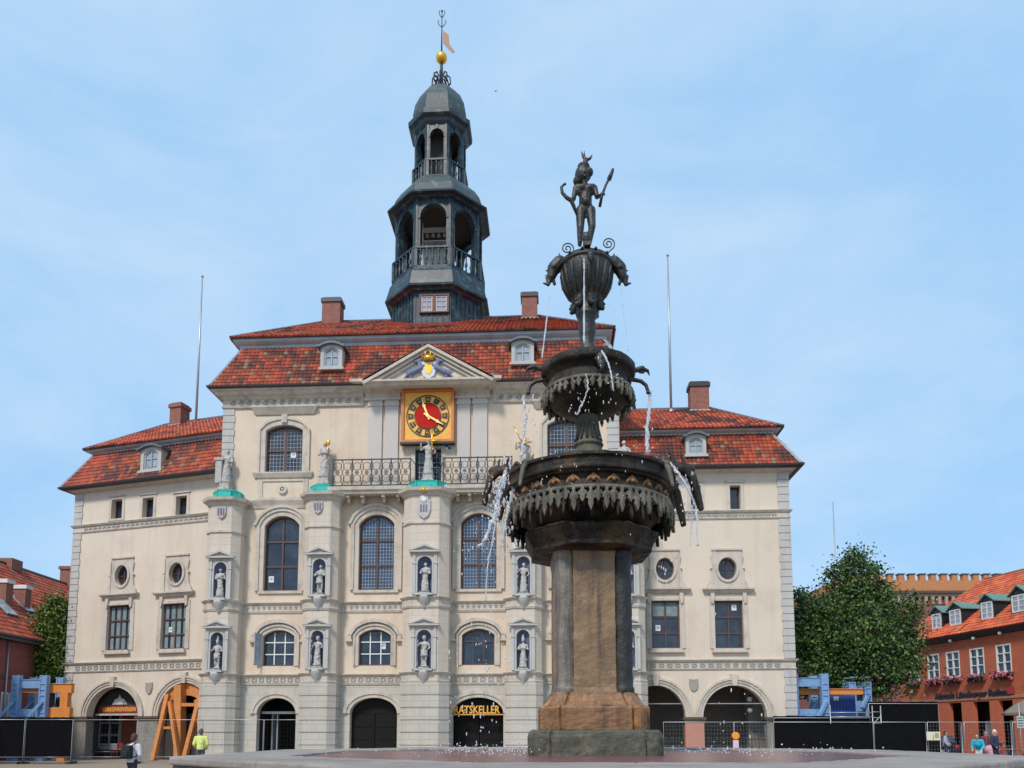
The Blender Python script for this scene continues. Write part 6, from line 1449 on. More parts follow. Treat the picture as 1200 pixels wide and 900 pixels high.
# ======== left brick house ========
xw = -30.0; LH = empty('brick_house', T(xw, 25, 0), label='dark red brick house with huge plain red roof at the left edge', cat='house')
def lbx(mb, name, m, parent=None): return mb.build(name, M_[m] if isinstance(m, str) else m, parent or LH)
f = MB(); f.box(-12, 0, 0, 37, 0, 7.6); f.prism([(-12, 7.6), (-6, 13.3), (0, 7.6)], 0.02, 36.98, T=None); lbx(f, 'wall', 'brickpurple')
def roof_plane(name, parent, E0, E1, R0, R1, **k): return pantiles(name, parent, E0, E1, R0, R1, **k)
rt = pantiles('roof', LH, (.5, 37.4, 7.35), (.5, -.4, 7.35), (-6, 37.4, 13.5), (-6, -.4, 13.5), tw=.30, th=.42, dark=-.25, base=(.36,.062,.03), seed=71, amp=.03)
f = MB(); f.add([(-12.5, -.4, 7.35), (-12.5, 37.4, 7.35), (-6, 37.4, 13.5), (-6, -.4, 13.5)], [(0,1,2,3)]); f.tube([(-6, -.4, 13.58), (-6, 37.4, 13.58)], .13, 6); lbx(f, 'rear_roof', 'slate')
f = MB(); f.tube([(.62, -.4, 7.28), (.62, 37.4, 7.28)], .09, 6); f.box(-.1, .6, -.3, 37.3, 7.05, 7.25); lbx(f, 'gutter', 'gutter')
def lpt(px, py, X): # point on the vertical plane x = X seen at px, py
    d = ray(px, py); t = X/d.x; return d.y*t, EYE+d.z*t
yy, zz = lpt(8, 790, xw+.08); f = MB(); f.tube([(.08, yy-25, 0), (.08, yy-25, 7.2)], .05, 8); lbx(f, 'downpipe', 'zinc')
f = MB(); yy, zz = lpt(30, 795, xw); f.box(0, .06, 0, 37, zz-.12, zz+.06); lbx(f, 'brick_course', 'darkstone')
for px in (-60, -25, 10, 48):
    y0, z0 = lpt(px, 820, xw); f = MB(); a, b = y0-25-.7, y0-25+.7; f.ring([(a+.1, 2.4), (a+.1, 3.9), (b-.1, 3.9), (b-.1, 2.4), (a+.1, 2.4)], [(a, 2.3), (a, 4.0), (b, 4.0), (b, 2.3), (a, 2.3)], -.02, .05)
    f.box((a+b)/2-.04, (a+b)/2+.04, -.02, .04, 2.3, 4.0); f.xf(T(.0, 0, 0) @ Matrix.Rotation(R(90), 4, 'Z')); f.xf(T(0, 0, 0))
    w_ = lbx(f, 'window', 'framewhite'); f = MB(); f.box(0.0, .012, a+.05, b-.05, 2.35, 3.95); lbx(f, 'pane', 'glasspale', w_)
# stack, vents and roof lights on the slope
sl = (13.5-7.35)/6.5
def onroof(px, py):      # intersect with the roof plane z = 7.35 + sl*(.5-(x+30))
    d = ray(px, py); t = (7.35+sl*(.5+xw*-1*-1-0) - EYE - sl*0)/(d.z+sl*d.x) if False else (7.35+sl*(.5+xw)-EYE)/(d.z+sl*d.x); return d.x*t-xw, d.y*t-25, EYE+d.z*t
for px, py, w_ in ((4, 706, .9), (26, 712, .8)):
    x, y, z = onroof(px, py); f = MB(); w_ *= .75; f.box(x-.35, x+.35, y-w_/2, y+w_/2, z-.6, z+1.2); ch = lbx(f, 'roof_stack', 'chimney'); f = MB(); f.box(x-.42, x+.42, y-w_/2-.06, y+w_/2+.06, z+1.2, z+1.45); lbx(f, 'stack_cap', 'framewhite', ch)
for px, py in ((3, 713), (25, 710)):
    x, y, z = onroof(px, py); f = MB(); n = Vector((sl, 0, 1)).normalized(); u = Vector((1, 0, -sl)).normalized(); c = Vector((x, y, z))+n*.14
    q = [c+u*s*.75+Vector((0, t*.5, 0)) for s, t in ((-1,-1),(1,-1),(1,1),(-1,1))]; f.add([p+n*h for h in (0, .08) for p in q], [(0,3,2,1),(4,5,6,7),(0,1,5,4),(1,2,6,5),(2,3,7,6),(3,0,4,7)]); lbx(f, 'roof_light', 'glasspale')
f = MB(); f.box(-6.5, -5.5, 36.0, 36.9, 12.5, 15.0); f.box(-6.6, -5.4, 35.9, 37, 14.8, 15.05); lbx(f, 'chimney', 'chimney')
f = MB(); f.box(-6.4, -5.6, 29.2-.0, 30.2, 13, 13.95) if False else f.box(-6.5, -5.5, lpt(12, 665, -36)[0]-25-.6, lpt(12, 665, -36)[0]-25+.6, 13.2, 14.0); lbx(f, 'chimney', 'chimney')

# ======== right brick corner building ========
QB = Fr(31.3, 47.0, -79.4); RB = empty('brick_building', QB.M(), label='orange red brick corner building with black dormers, white windows and flower boxes', cat='building')
def qb(mb, name, m, parent=None): return mb.build(name, M_[m] if isinstance(m, str) else m, parent or RB)
uF = QB.U(1056, 800); uN = 9.0; zE = (QB.Z(1087, 747)+QB.Z(1190, 728))/2
wins = [(1065,1077,771,794),(1087,1101,767,796),(1109,1125,763,794),(1137,1154,760,792),(1168,1186,754,787)]
W_ = []
zt = np.mean([QB.Z((a+b)/2, y0) for a, b, y0, y1 in wins[1:]]); zb = np.mean([QB.Z((a+b)/2, y1) for a, b, y0, y1 in wins[1:]])
for a, b, y0, y1 in wins: W_.append((QB.U(a, 780), QB.U(b, 780)))
W_ += [(W_[-1][0]+2.6, W_[-1][1]+2.6), (W_[-1][0]+5.2, W_[-1][1]+5.2)]
shops = [(QB.U(a, 850), QB.U(b, 850)) for a, b in ((1113.5,1128),(1142,1161),(1172,1188.5))]; shops += [(shops[-1][0]+2.4, shops[-1][1]+2.4), (shops[-1][0]+4.8, shops[-1][1]+4.8)]
zsh = QB.Z(1150, 822)
f = MB(); hs = [rect(a, b, zb, zt) for a, b in W_]+[rect(a, b, .05, zsh) for a, b in shops]
f.sheet(rect(uF, uN, 0, zE), 0, hs, .3); f.add([(uF,0,0),(uF,11,0),(uF,11,zE),(uF,0,zE),(uN,0,0),(uN,11,0),(uN,11,zE),(uN,0,zE)], [(0,1,2,3),(5,4,7,6),(1,5,6,2)]); qb(f, 'wall', 'brickorange')
f = MB(); f.sweep([(uF, 3), (uF, 0), (uN, 0)], [(-.02, zsh+.12), (.05, zsh+.12), (.05, zsh+.30), (-.02, zsh+.32)]); qb(f, 'lintel_band', 'ochrestone') if False else qb(f, 'lintel_band', mat('tan_stone_band', (.42,.20,.12), .85, (.36,.16,.10), 2, .5))
for i, (a, b) in enumerate(W_):
    f = MB(); c = (a+b)/2; fw = .09
    f.ring([(a+fw, zb+fw), (a+fw, zt-fw), (b-fw, zt-fw), (b-fw, zb+fw), (a+fw, zb+fw)], [(a, zb), (a, zt), (b, zt), (b, zb), (a, zb)], -.01, .10)
    f.box(c-.05, c+.05, 0, .09, zb, zt); 
    for t, w2 in ((.36, .03), (.68, .03), (.5, .05)): z = zb+(zt-zb)*t; f.box(a, b, .005, .085, z-w2, z+w2) if t != .5 else None
    w2 = qb(f, 'window', 'framewhite'); f = MB(); f.box(a+.04, b-.04, .09, .12, zb+.04, zt-.04); qb(f, 'pane', 'glass', w2)
    f = MB(); rgf = random.Random(i); f.box(a-.02, b+.02, -.32, -.04, zb-.42, zb-.18); bx_ = qb(f, 'flower_box', 'darkdoor', w2)
    f = MB(); g2 = MB()
    for _ in range(150):
        p = (rgf.uniform(a-.15, b+.15), -.18+rgf.gauss(0, .12), zb-.18+rgf.gauss(0, .13)); s = rgf.uniform(.04, .085); (f if rgf.random() < .6 else g2).ball(p, s, n=5)
    qb(f, 'blossom', mat('pink_blossom', (.55,.16,.24), .7, (.4,.03,.06), 9, .8) if i == 0 else bpy.data.materials['pink_blossom'], bx_); qb(g2, 'foliage', mat('box_foliage', (.03,.06,.02), .7) if i == 0 else bpy.data.materials['box_foliage'], bx_)
for i, (a, b) in enumerate(shops):
    f = MB(); f.box(a, b, .9, 1.0, .05, zsh); f.box(a, a+.06, .85, .95, .05, zsh); sw = qb(f, 'shop_recess', 'black'); f = MB(); c = a+(b-a)*.35
    f.ring([(c-.38, .3), (c-.38, 2.3), (c+.38, 2.3), (c+.38, .3), (c-.38, .3)], [(c-.46, .2), (c-.46, 2.4), (c+.46, 2.4), (c+.46, .2), (c-.46, .2)], .80, .88); f.box(c-.40, c+.40, .84, .86, .25, 2.35); qb(f, 'shop_door', 'glasspale', sw)
tx0, tx1 = QB.U(1096, 812), QB.U(1186, 812); tz = QB.Z(1141, 817)
text('Altstadt Lüneburger Rathaus', .62, .05, 'sign_letters', M_['black'], RB, T((tx0+tx1)/2, -.06, tz), fit=tx1-tx0, bold=.02)
f = MB(); f.box(tx1-.25, tx1+.25, -.10, -.02, tz+.05, tz+.5); qb(f, 'sign_emblem', mat('emblem_red', (.35,.03,.03), .6))
zR = QB.Z(1150, 681, 6.0)
pantiles('roof', RB, (uF-.5, -.5, zE-.25), (uN, -.5, zE-.25), (uF+2.0, 6, zR), (uN, 6, zR), tw=.25, th=.36, dark=-.5, base=(.56,.10,.04), seed=91, amp=.03)
pantiles('roof', RB, (uF-.5, 11.5, zE-.25), (uF-.5, -.5, zE-.25), (uF+2.0, 6, zR), (uF+2.0, 5.99, zR), tw=.25, th=.36, dark=-.5, base=(.56,.10,.04), seed=92, amp=.03)
f = MB(); f.add([(uF-.5, 11.5, zE-.25), (uN, 11.5, zE-.25), (uN, 6, zR), (uF+2, 6, zR)], [(0,1,2,3)]); f.add([(uN, -.5, zE-.25), (uN, 6, zR), (uN, 11.5, zE-.25)], [(0,1,2)]); qb(f, 'rear_roof', 'slate')
f = MB(); f.tube([(uF+2, 6, zR+.06), (uN, 6, zR+.06)], .1, 6); f.tube([(uF-.5, -.5, zE-.2), (uF+2, 6, zR+.06)], .09, 6); qb(f, 'ridge_tiles', 'brickorange')
f = MB(); f.sweep([(uF, 11), (uF, 0), (uN, 0)], [(-.1, zE-.62), (.06, zE-.62), (.42, zE-.34), (.52, zE-.30), (.52, zE-.22), (-.1, zE-.22)]); qb(f, 'eaves', 'black')
slp = (zR-zE+.25)/6.5
for (a, b, y0, y1, ya) in ((1093,1104,720.7,737.7,710.8),(1114,1127,716,733.5,706.6),(1151,1164.6,707,726.4,696.7),(1187,1203,698.8,718.6,686.7)):
    v = .55; u0, u1 = QB.U(a, y1, v), QB.U(b, y1, v); z0, z1, za = QB.Z(a, y1, v), QB.Z(a, y0, v), QB.Z((a+b)/2, ya, v); c = (u0+u1)/2; hw = (u1-u0)/2+.12
    vb = .55+(za-z0)/slp+.6
    f = MB(); f.prism([(c-hw, z0-.1), (c-hw, z1+.1), (c, za-.06), (c+hw, z1+.1), (c+hw, z0-.1)], v, vb); d_ = qb(f, 'dormer', mat('black_slate_hanging', (.018,.018,.022), .5) if a == 1093 else bpy.data.materials['black_slate_hanging'])
    f = MB()
    for sx in (-1, 1): e0 = Vector((c+sx*(hw+.14), 0, z1-.02)); t0_ = Vector((c, 0, za+.03)); q = [e0, t0_, t0_+Vector((0,0,.07)), e0+Vector((0,0,.07))]; f.add([(p.x, y, p.z) for y in (v-.14, vb) for p in q], [(0,1,2,3),(7,6,5,4),(0,4,5,1),(2,6,7,3),(3,7,4,0),(1,5,6,2)])
    qb(f, 'dormer_roof', 'greencopper', d_)
    f = MB(); f.ring([(u0+.08, z0+.08), (u0+.08, z1-.06), (u1-.08, z1-.06), (u1-.08, z0+.08), (u0+.08, z0+.08)], [(u0, z0), (u0, z1+.02), (u1, z1+.02), (u1, z0), (u0, z0)], v-.06, v-.002); f.box(c-.04, c+.04, v-.055, v-.003, z0, z1)
    for t in (.35, .68): z = z0+(z1-z0)*t; f.box(u0, u1, v-.05, v-.004, z-.025, z+.025)
    dw = qb(f, 'dormer_window', 'framewhite', d_)
    f = MB(); f.box(u0+.05, u1-.05, v-.03, v-.005, z0+.05, z1-.03); qb(f, 'pane', 'glasspale', d_)
for px, py in ((1115, 751), (1142, 748), (1173, 742)):
    u, z = QB.pix(px, py, -.2); f = MB(); f.ball((u, -.3, z), .12, n=8); f.tube([(u, -.3, z), (u, -.05, z+.1)], .03, 6); qb(f, 'wall_lamp', 'framewhite')

# ======== crenellated building far behind ========
CB = empty('crenellated_building', T(35, 75, 0), label='yellow brick building with battlements and round arched frieze far behind the tree', cat='building')
cb = lambda mb, name, m, p=None: mb.build(name, M_[m] if isinstance(m, str) else m, p or CB)
zM, zm_, zcn, zfr = zy(672, 75), zy(680, 75), zy(692.5, 75), zy(708, 75)
f = MB(); f.box(-3, 15, 0, 12, zcn, zm_); cb(f, 'parapet', 'brickyellow')
f = MB(); f.box(-3.2, 15.2, -.25, 12.2, zcn-.25, zcn-.002); cb(f, 'cornice', 'darkstone')
f = MB(); f.box(-2.9, 14.9, .1, 11.9, 0, zfr); cb(f, 'wall', 'brickpurple')
f = MB(); f.box(-2.85, 14.85, .3, 11.8, zfr, zcn-.26); cb(f, 'frieze_back', 'brickpurple')
n = 26; hs = []
for k in range(n): c = -2.7+(17.4)*(k+.5)/n; hs.append(arch(c-.2, c+.2, zfr+.002, zcn-.75, zcn-.5, 8, 'ell'))
f = MB(); f.prism(rect(-2.9, 14.9, zfr-.001, zcn-.255), .0, .25, holes=[list(reversed(h)) for h in hs]); cb(f, 'arched_frieze', mat('pale_frieze', (.42,.30,.24), .9))
for k in range(17): x = -3+1.062*k; f = MB(); f.box(x, x+.56, 0, .5, zm_, zM-.12); m_ = cb(f, 'merlon', 'brickyellow'); f = MB(); f.box(x-.06, x+.62, -.06, .56, zM-.12, zM); cb(f, 'merlon_cap', 'slate', m_)
f = MB(); a = Vector((2.4, 5, zM+1.1)); f.lathe([(6, zM-.9), (.01, zM+1.25)], (3.0, 6.5), 4, smooth=False, a0=R(45)); cb(f, 'roof', 'slate')
f = MB(); f.tube([(xz(979.5, 60, 6)-0, 60, 0), (xz(979.5, 60, 14), 60, 10), (xz(976, 60, zy(588, 60)), 60, zy(588, 60))], [.09, .08, .04], 8); f.xf(T(-xz(979.5, 60, 6), -60, 0)); o = f.build('flagpole', M_['zinc'], None, T(xz(979.5, 60, 6), 60, 0)); tag(o, 'thin distant flagpole standing up behind the broad dark tree', 'flagpole', 'flagpoles')
# ======== building site: fences, frames, shoring ========
def Xg(px, Y, z=1.0): return xz(px, Y, z)
def fence(px0, px1, Y, h, lab, tarp=None, Y1=None, mesh=True, posts=True, group='site fence panels'):
    Y1 = Y1 or Y; x0, x1 = Xg(px0, Y), Xg(px1, Y1); L_ = math.hypot(x1-x0, Y1-Y); e = empty('fence_panel', T(x0, Y, 0) @ Matrix.Rotation(math.atan2(Y1-Y, x1-x0), 4, 'Z'), label=lab, cat='fence', group=group)
    f = MB(); z0 = .12; r = .021
    f.tube([(0, 0, z0), (0, 0, h), (L_, 0, h), (L_, 0, z0), (0, 0, z0)], r, 6)
    f.tube([(0, 0, .35), (L_, 0, .35)], r*.7, 6); f.build('tube_frame', M_['zinc'], e)
    if mesh and not tarp:
        f = MB(); n = int(L_/.16)
        for k in range(1, n): x = L_*k/n; f.bar((x, 0, .35), (x, 0, h), .0035)
        for k in range(1, 9): z = .35+(h-.35)*k/9; f.bar((0, 0, z), (L_, 0, z), .004)
        f.build('wire_mesh', M_['iron' if px0 < 400 else 'zinc'], e)
    if posts:
        for x in (0, L_):
            f = MB(); f.box(x-.11, x+.11, -.33, .33, .0, .13); bev(f.build('foot_block', M_['gutter'], e), .02)
    if tarp:
        z0, z1 = tarp; rg = random.Random(int(px0)); f = MB(); nx, nz = 26, 8; vs = []
        for j in range(nz+1):
            for i in range(nx+1): vs.append((L_*i/nx, .05+.02*math.sin(i*1.3+j)+rg.uniform(-.01, .01), z0+(z1-z0)*j/nz+(-.025*abs(math.sin(i*math.pi/4)) if j == nz else 0)))
        fs = [(j*(nx+1)+i, j*(nx+1)+i+1, (j+1)*(nx+1)+i+1, (j+1)*(nx+1)+i) for j in range(nz) for i in range(nx)]; f.add(vs, fs, 0, True); f.build('tarpaulin', M_['tarp'], e)
    return e
fence(-62, 27.5, 40, 2.28, 'site fence panel hung with black mesh at the far left edge', tarp=(.30, 2.42))
fence(29, 84, 40, 2.28, 'site fence panel with black mesh beside the first arcade pillar', tarp=(.30, 2.42))
fence(85, 160, 40.4, 2.28, 'open wire fence panel in front of the first arcade arch')
fence(161, 236, 40.4, 2.28, 'open wire fence panel in front of the orange timber shoring')
fence(237, 308, 40.4, 2.28, 'open wire fence panel in front of the leftmost stone tower bay')
fence(309, 352, 40.4, 2.28, 'short open wire fence panel by the leftmost central doorway')
fence(778, 860, 40, 2.15, 'open wire fence panel before the pink sandstone pillar')
fence(861, 905, 40, 2.15, 'short open wire fence panel in front of the rightmost arcade arch')
fence(907.5, 1024, 40, 2.15, 'wide wire fence panel before the low black screen', tarp=(.2, 2.1))
fence(1025, 1086, 40, 2.15, 'fence panel with black mesh before the tall black screen', tarp=(.2, 2.1))
fence(1088, 1128, 40, 2.15, 'narrow open wire fence panel holding the cream board')
fence(1131, 1186, 40, 2.15, 'open wire fence panel in front of the orange brick shops')
fence(1188, 1290, 40, 2.15, 'wire fence panel cut by the right edge of the view')
fence(908, 1021, 41.5, 2.40, 'low black mesh screen under the blue steel frames', tarp=(.05, 2.52), mesh=False, group='black site screens')
fence(1020, 1102, 43.5, 3.25, 'tall black mesh screen below the broad green tree', tarp=(.05, 3.38), mesh=False, group='black site screens')
# scaffold ladder frame beside the screens
e = empty('scaffold_ladder', T(Xg(1029, 40.8), 40.8, 0), label='upright aluminium ladder frame with rails between the two black screens', cat='ladder')
f = MB(); 
for x in (-.22, .22): f.tube([(x, 0, 0), (x, 0, zy(827, 40.8))], .028, 6)
for k in range(9): f.tube([(-.22, 0, .3+k*.3), (.22, 0, .3+k*.3)], .018, 6)
f.tube([(-.22, 0, 2.05), (.22, 0, 2.5)], .02, 6); f.build('uprights', M_['zinc'], e)
f = MB(); 
for py in (835, 840): f.tube([(-2.45, .0, zy(py, 40.8)), (-.22, 0, zy(py, 40.8))], .028, 6)
f.tube([(-2.45, 0, zy(826, 40.8)), (-2.45, 0, 0)], .025, 6); f.build('guard_rail', M_['zinc'], e)

def hbeam(f, a, b, w=.22, h=.30, up=(0,0,1)):
    a, b = Vector(a), Vector(b); d = (b-a).normalized(); u = Vector(up); 
    if abs(d.dot(u)) > .9: u = Vector((0, 1, 0))
    x = d.cross(u).normalized(); y = x.cross(d).normalized(); t = .035
    for s in (-1, 1): o = y*(s*(h/2-t/2)); f.bar(a+o, b+o, w, t, up=y)
    f.bar(a, b, t, h-2*t, up=y)
def steel_frame(px0, px1, pyt, pyb, Y, lab, dy=1.6, body=True):
    x0, x1 = Xg(px0, Y, 3.5), Xg(px1, Y, 3.5); z1, z0 = zy(pyt, Y), zy(pyb, Y); e = empty('lifting_portal', T(x0, Y, 0), label=lab, cat='steel portal', group='blue steel lifting frames'); W = x1-x0; w = .36
    for x in (w/2, W-w/2):
        for y in (0, dy):
            f = MB(); f.bar((x, y, 0), (x, y, z1), w, .30); f.box(x-w/2-.03, x-w/2+.05, y-.19, y+.19, 0, z1+.03); f.box(x+w/2-.05, x+w/2+.03, y-.19, y+.19, 0, z1+.03)
            for k in range(6): f.box(x-w/2+.02, x+w/2-.02, y-.20, y-.14, z0+.1+k*.33, z0+.16+k*.33)
            bev(f.build('post', M_['bluesteel'], e), .01, 1)
            f = MB(); f.bar((x, y-.2, z0+.75), (x-.55, y-.45, z0-.1), .20, .16); f.build('foot_brace', M_['bluesteel'], e)
    f = MB(); f.box(w+.02, W-w-.02, .02, .22, z1-.72, z1-.22); f.box(w+.02, W-w-.02, -.02, .26, z1-.24, z1-.20); bev(f.build('cross_plate', M_['bluesteel'], e), .01, 1)
    f = MB(); f.box(w+.02, W-w-.02, .0, .30, z0-.3, z0+.34); f.box(w+.3, W-w-.3, -.05, .0, z0-.1, z0+.15); bev(f.build('base_plate', M_['bluesteel'], e), .01, 1)
    return e
steel_frame(15, 55, 792, 838, 44.0, 'pale blue steel lifting frame behind the left black mesh fence')
steel_frame(927, 970, 790, 838, 44.0, 'big pale blue steel lifting frame beside the right wing corner')
steel_frame(995, 1020, 800, 828, 47.0, 'small far blue steel lifting frame against the tree', dy=.8)
steel_frame(-16, 4, 800, 838, 46.5, 'partly cropped blue steel frame at the far left edge', dy=.8)
# orange steel girders
Y = 45.2; x0, x1 = Xg(55, Y-1.0, 3.5), Xg(83, Y-1, 3.5); e = empty('steel_portal', T(x0, Y-1.0, 0), label='orange steel portal frame between blue frame and town hall left corner', cat='steel frame')
zt_1, zt_0, zb_1, zb_0 = zy(801, 44.2), zy(812, 44.2), zy(829, 44.2), zy(838, 44.2); W = x1-x0
f = MB(); f.box(-1.6, W, 0, .30, zt_0, zt_1); f.box(-1.6, W, -.05, .35, zt_1-.04, zt_1+.01); bev(f.build('top_beam', M_['orangesteel'], e), .01, 1)
f = MB(); f.box(W-.62, W-.18, -.03, .33, 0, zt_0-.002); bev(f.build('post', M_['orangesteel'], e), .01, 1)
f = MB(); f.box(.0, W, -.06, .30, zb_0-.3, zb_1); bev(f.build('bottom_beam', M_['orangesteel'], e), .01, 1)
f = MB(); f.box(.2, W-.8, .5, .9, zb_1+.1, zb_1+.55); f.build('winch', M_['black'], e)
Y = 44.6; x0, x1 = Xg(915, Y, 3.3), Xg(1012, Y, 3.3); e = empty('orange_girder', T(x0, Y, 0), label='long orange steel girder running through the right blue frames', cat='steel frame')
f = MB(); f.box(.0, x1-x0, 0, .3, zy(814, Y), zy(807.5, Y)); f.box(.0, x1-x0, -.06, .36, zy(808, Y), zy(807, Y)); bev(f.build('beam', M_['orangesteel'], e), .01, 1)
f = MB(); f.box(.05, .42, -.03, .33, 0, zy(803, Y)); f.box(-.05, .5, -.05, .36, zy(813, Y), zy(803, Y)); f.box(-.05, .5, -.05, .36, zy(838, Y), zy(831, Y)); bev(f.build('post', M_['orangesteel'], e), .01, 1)
Y = 45.4; x0, x1 = Xg(968, Y, 3.0), Xg(1003, Y, 3.0); e = empty('site_container', T(x0, Y, 0), label='deep blue metal box with small white plate under the orange girder', cat='container')
f = MB(); f.box(0, x1-x0, 0, 1.2, .1, zy(814.5, Y)); 
for k in range(9): f.box((x1-x0)*(k+.2)/9, (x1-x0)*(k+.55)/9, -.03, 0, .2, zy(815, Y)-.1)
bev(f.build('box', M_['deepblue'], e), .02, 1); f = MB(); f.box(.45, .75, -.06, -.035, zy(821, Y), zy(816.5, Y)); f.build('plate', M_['framewhite'], e)
# timber shoring in the second arch of the left wing
sh = empty('timber_shoring', hall.matrix_world @ LX, label='orange timber shoring with leaning braces filling the second left arch', cat='shoring')
def LWp(px, py, v): u, z = LW.pix(px, py, v); return Vector((u, v, z))
def beam(a, b, w, name='brace'): 
    f = MB(); f.bar(a, b, w, w); bev(f.build(name, M_['timber'], sh), .012, 1)
g0 = lambda px, v: Vector((LW.U(px, 880, v), v, .02))
v = -.1
beam(g0(211, v), LWp(211, 803, v), .50, 'post'); beam(g0(180, -.9), LWp(197, 814, v-.15), .26); beam(g0(209, -.8), LWp(199, 822, v-.35), .20); beam(g0(216, -.9), LWp(236, 812, v-.2), .26); beam(g0(240, -.5), LWp(230, 820, v-.3), .20)
beam(LWp(188, 853, -.45), LWp(204, 853, -.45), .16, 'tie'); beam(LWp(196, 826, -.2), LWp(240, 826, -.2), .2, 'tie')
a0_, a1_, azs_, azt_ = Larc[1]; f = MB(); o = arch(a0_+.06, a1_-.06, azs_+.25, azs_+.28, azt_-.05, 16, 'ell'); ii = arch(a0_+.5, a1_-.5, azs_+.26, azs_+.28, azt_-.75, 16, 'ell'); f.ring(ii, o, .12, .42); bev(f.build('arch_centering', M_['timber'], sh), .01, 1)
f = MB(); f.box(a0_+.05, a1_-.05, .55, .65, .02, azs_+.2); f.build('board_wall', M_['dark'], sh)
# ties and railings in the right arcade
for i, (u0, u1, zs_, zt2) in enumerate(Rarc):
    f = MB(); zt3 = RW.Z(860, 824.5, .2); f.bar((u0-.02, .2, zt3), (u1+.02, .2, zt3), .05); f.xf(RX); f.build('tie_rod', M_['zinc'], hall)
    e = empty('iron_railing', RW.M() @ T(u0, .38, 0), label=('black wrought iron railing inside the arch behind the fountain foot', 'black wrought iron railing inside the rightmost arcade arch')[i], cat='railing', group='arcade railings')
    w_ = u1-u0; f = MB(); f.bar((0, 0, 1.25), (w_, 0, 1.25), .04); f.bar((0, 0, .15), (w_, 0, .15), .04); n = 9
    for k in range(n):
        a = w_*k/n; b = w_*(k+1)/n; c = (a+b)/2; r = (b-a)*.42; f.bar((a, 0, 0), (a, 0, 1.4), .035); f.tube([(c-r, 0, .2), (c-r, 0, .75)]+[(c-r*math.cos(t*math.pi/6), 0, .75+r*math.sin(t*math.pi/6)) for t in range(7)]+[(c+r, 0, .2)], .016, 5); f.tube([(c, 0, .15), (c, 0, 1.25)], .014, 5)
    f.build('bars', M_['iron'], e)
for px, py, lab in ((878.7, 819, 'upper white globe lamp hanging in the rightmost arch'), (879, 832, 'lower white globe lamp hanging in the rightmost arch')):
    u, z = RW.pix(px, py, 1.2); e = empty('globe_lamp', RW.M() @ T(u, 1.2, z), label=lab, cat='lamp', group='globe lamps in the arcade'); f = MB(); f.ball((0, 0, 0), .17, n=14); f.build('globe', M_['framewhite'], e); f = MB(); f.tube([(0, 0, .15), (0, 0, .45)], .03, 6); f.lathe([(.14, .12), (.16, .16), (.05, .22)], n=12); f.build('cap', M_['iron'], e)
# bench, red chair and notice board in the first arch
e = empty('bench', hall.matrix_world @ LX @ T(LW.U(111, 878, 1.2), 1.2, 0), label='grey slatted bench under the first left arch', cat='bench'); WB = 1.7
f = MB(); [f.box(-.1, WB, .0+k*.12, .1+k*.12, .42, .46) for k in range(4)]; f.build('seat', M_['framegrey'], e); f = MB(); [f.box(-.1, WB, .50, .54, .55+k*.14, .66+k*.14) for k in range(3)]; f.build('backrest', M_['framegrey'], e)
for x in (.05, WB-.15): f = MB(); f.box(x, x+.06, .02, .48, 0, .42); f.box(x, x+.06, .54, .58, 0, .95); f.build('leg', M_['iron'], e)
e = empty('chair', hall.matrix_world @ LX @ T(LW.U(134, 878, .9), .9, 0), label='dark red folding chair beside the grey bench', cat='chair'); rm = mat('dark_red_paint', (.22,.03,.025), .6)
f = MB(); f.box(-.24, .24, 0, .44, .44, .48); f.build('seat', rm, e); f = MB(); f.box(-.24, .24, .44, .48, .60, 1.0); f.build('backrest', rm, e)
for x in (-.22, .18):
    for y in (.01, .43): f = MB(); f.box(x, x+.04, y, y+.04, 0, .44 if y < .2 else .98); f.build('leg', rm, e)
u, z = LW.pix(107.5, 853, 2.6); e = empty('notice_board', hall.matrix_world @ LX @ T(u, 2.75, z-.5), label='white notice board on the red brick wall inside the first arch', cat='notice board'); f = MB(); f.box(-.3, .3, 0, .06, 0, 1.05); f.build('panel', M_['framewhite'], e); f = MB(); f.box(-.25, .25, -.01, 0, .55, .98); f.box(-.22, .1, -.01, 0, .1, .45); f.build('paper', M_['curtain'], e)
# warning lamp
x = Xg(862, 39.7, 1.4); e = empty('warning_lamp', T(x, 39.7, 0), label='round orange warning lamp on a pink and white post at the wire fence', cat='lamp')
f = MB(); f.prism(oval(0, 1.45, .19, .19, 20), -.07, .07); bev(f.build('lens', mat('amber_lens', (.85,.30,.02), .35), e), .03, 2); f = MB(); f.box(-.14, .14, -.08, .08, .75, 1.22); f.box(-.03, .03, -.03, .03, 0, .75); bev(f.build('housing', mat('pale_pink', (.68,.5,.52), .6), e), .02, 1)

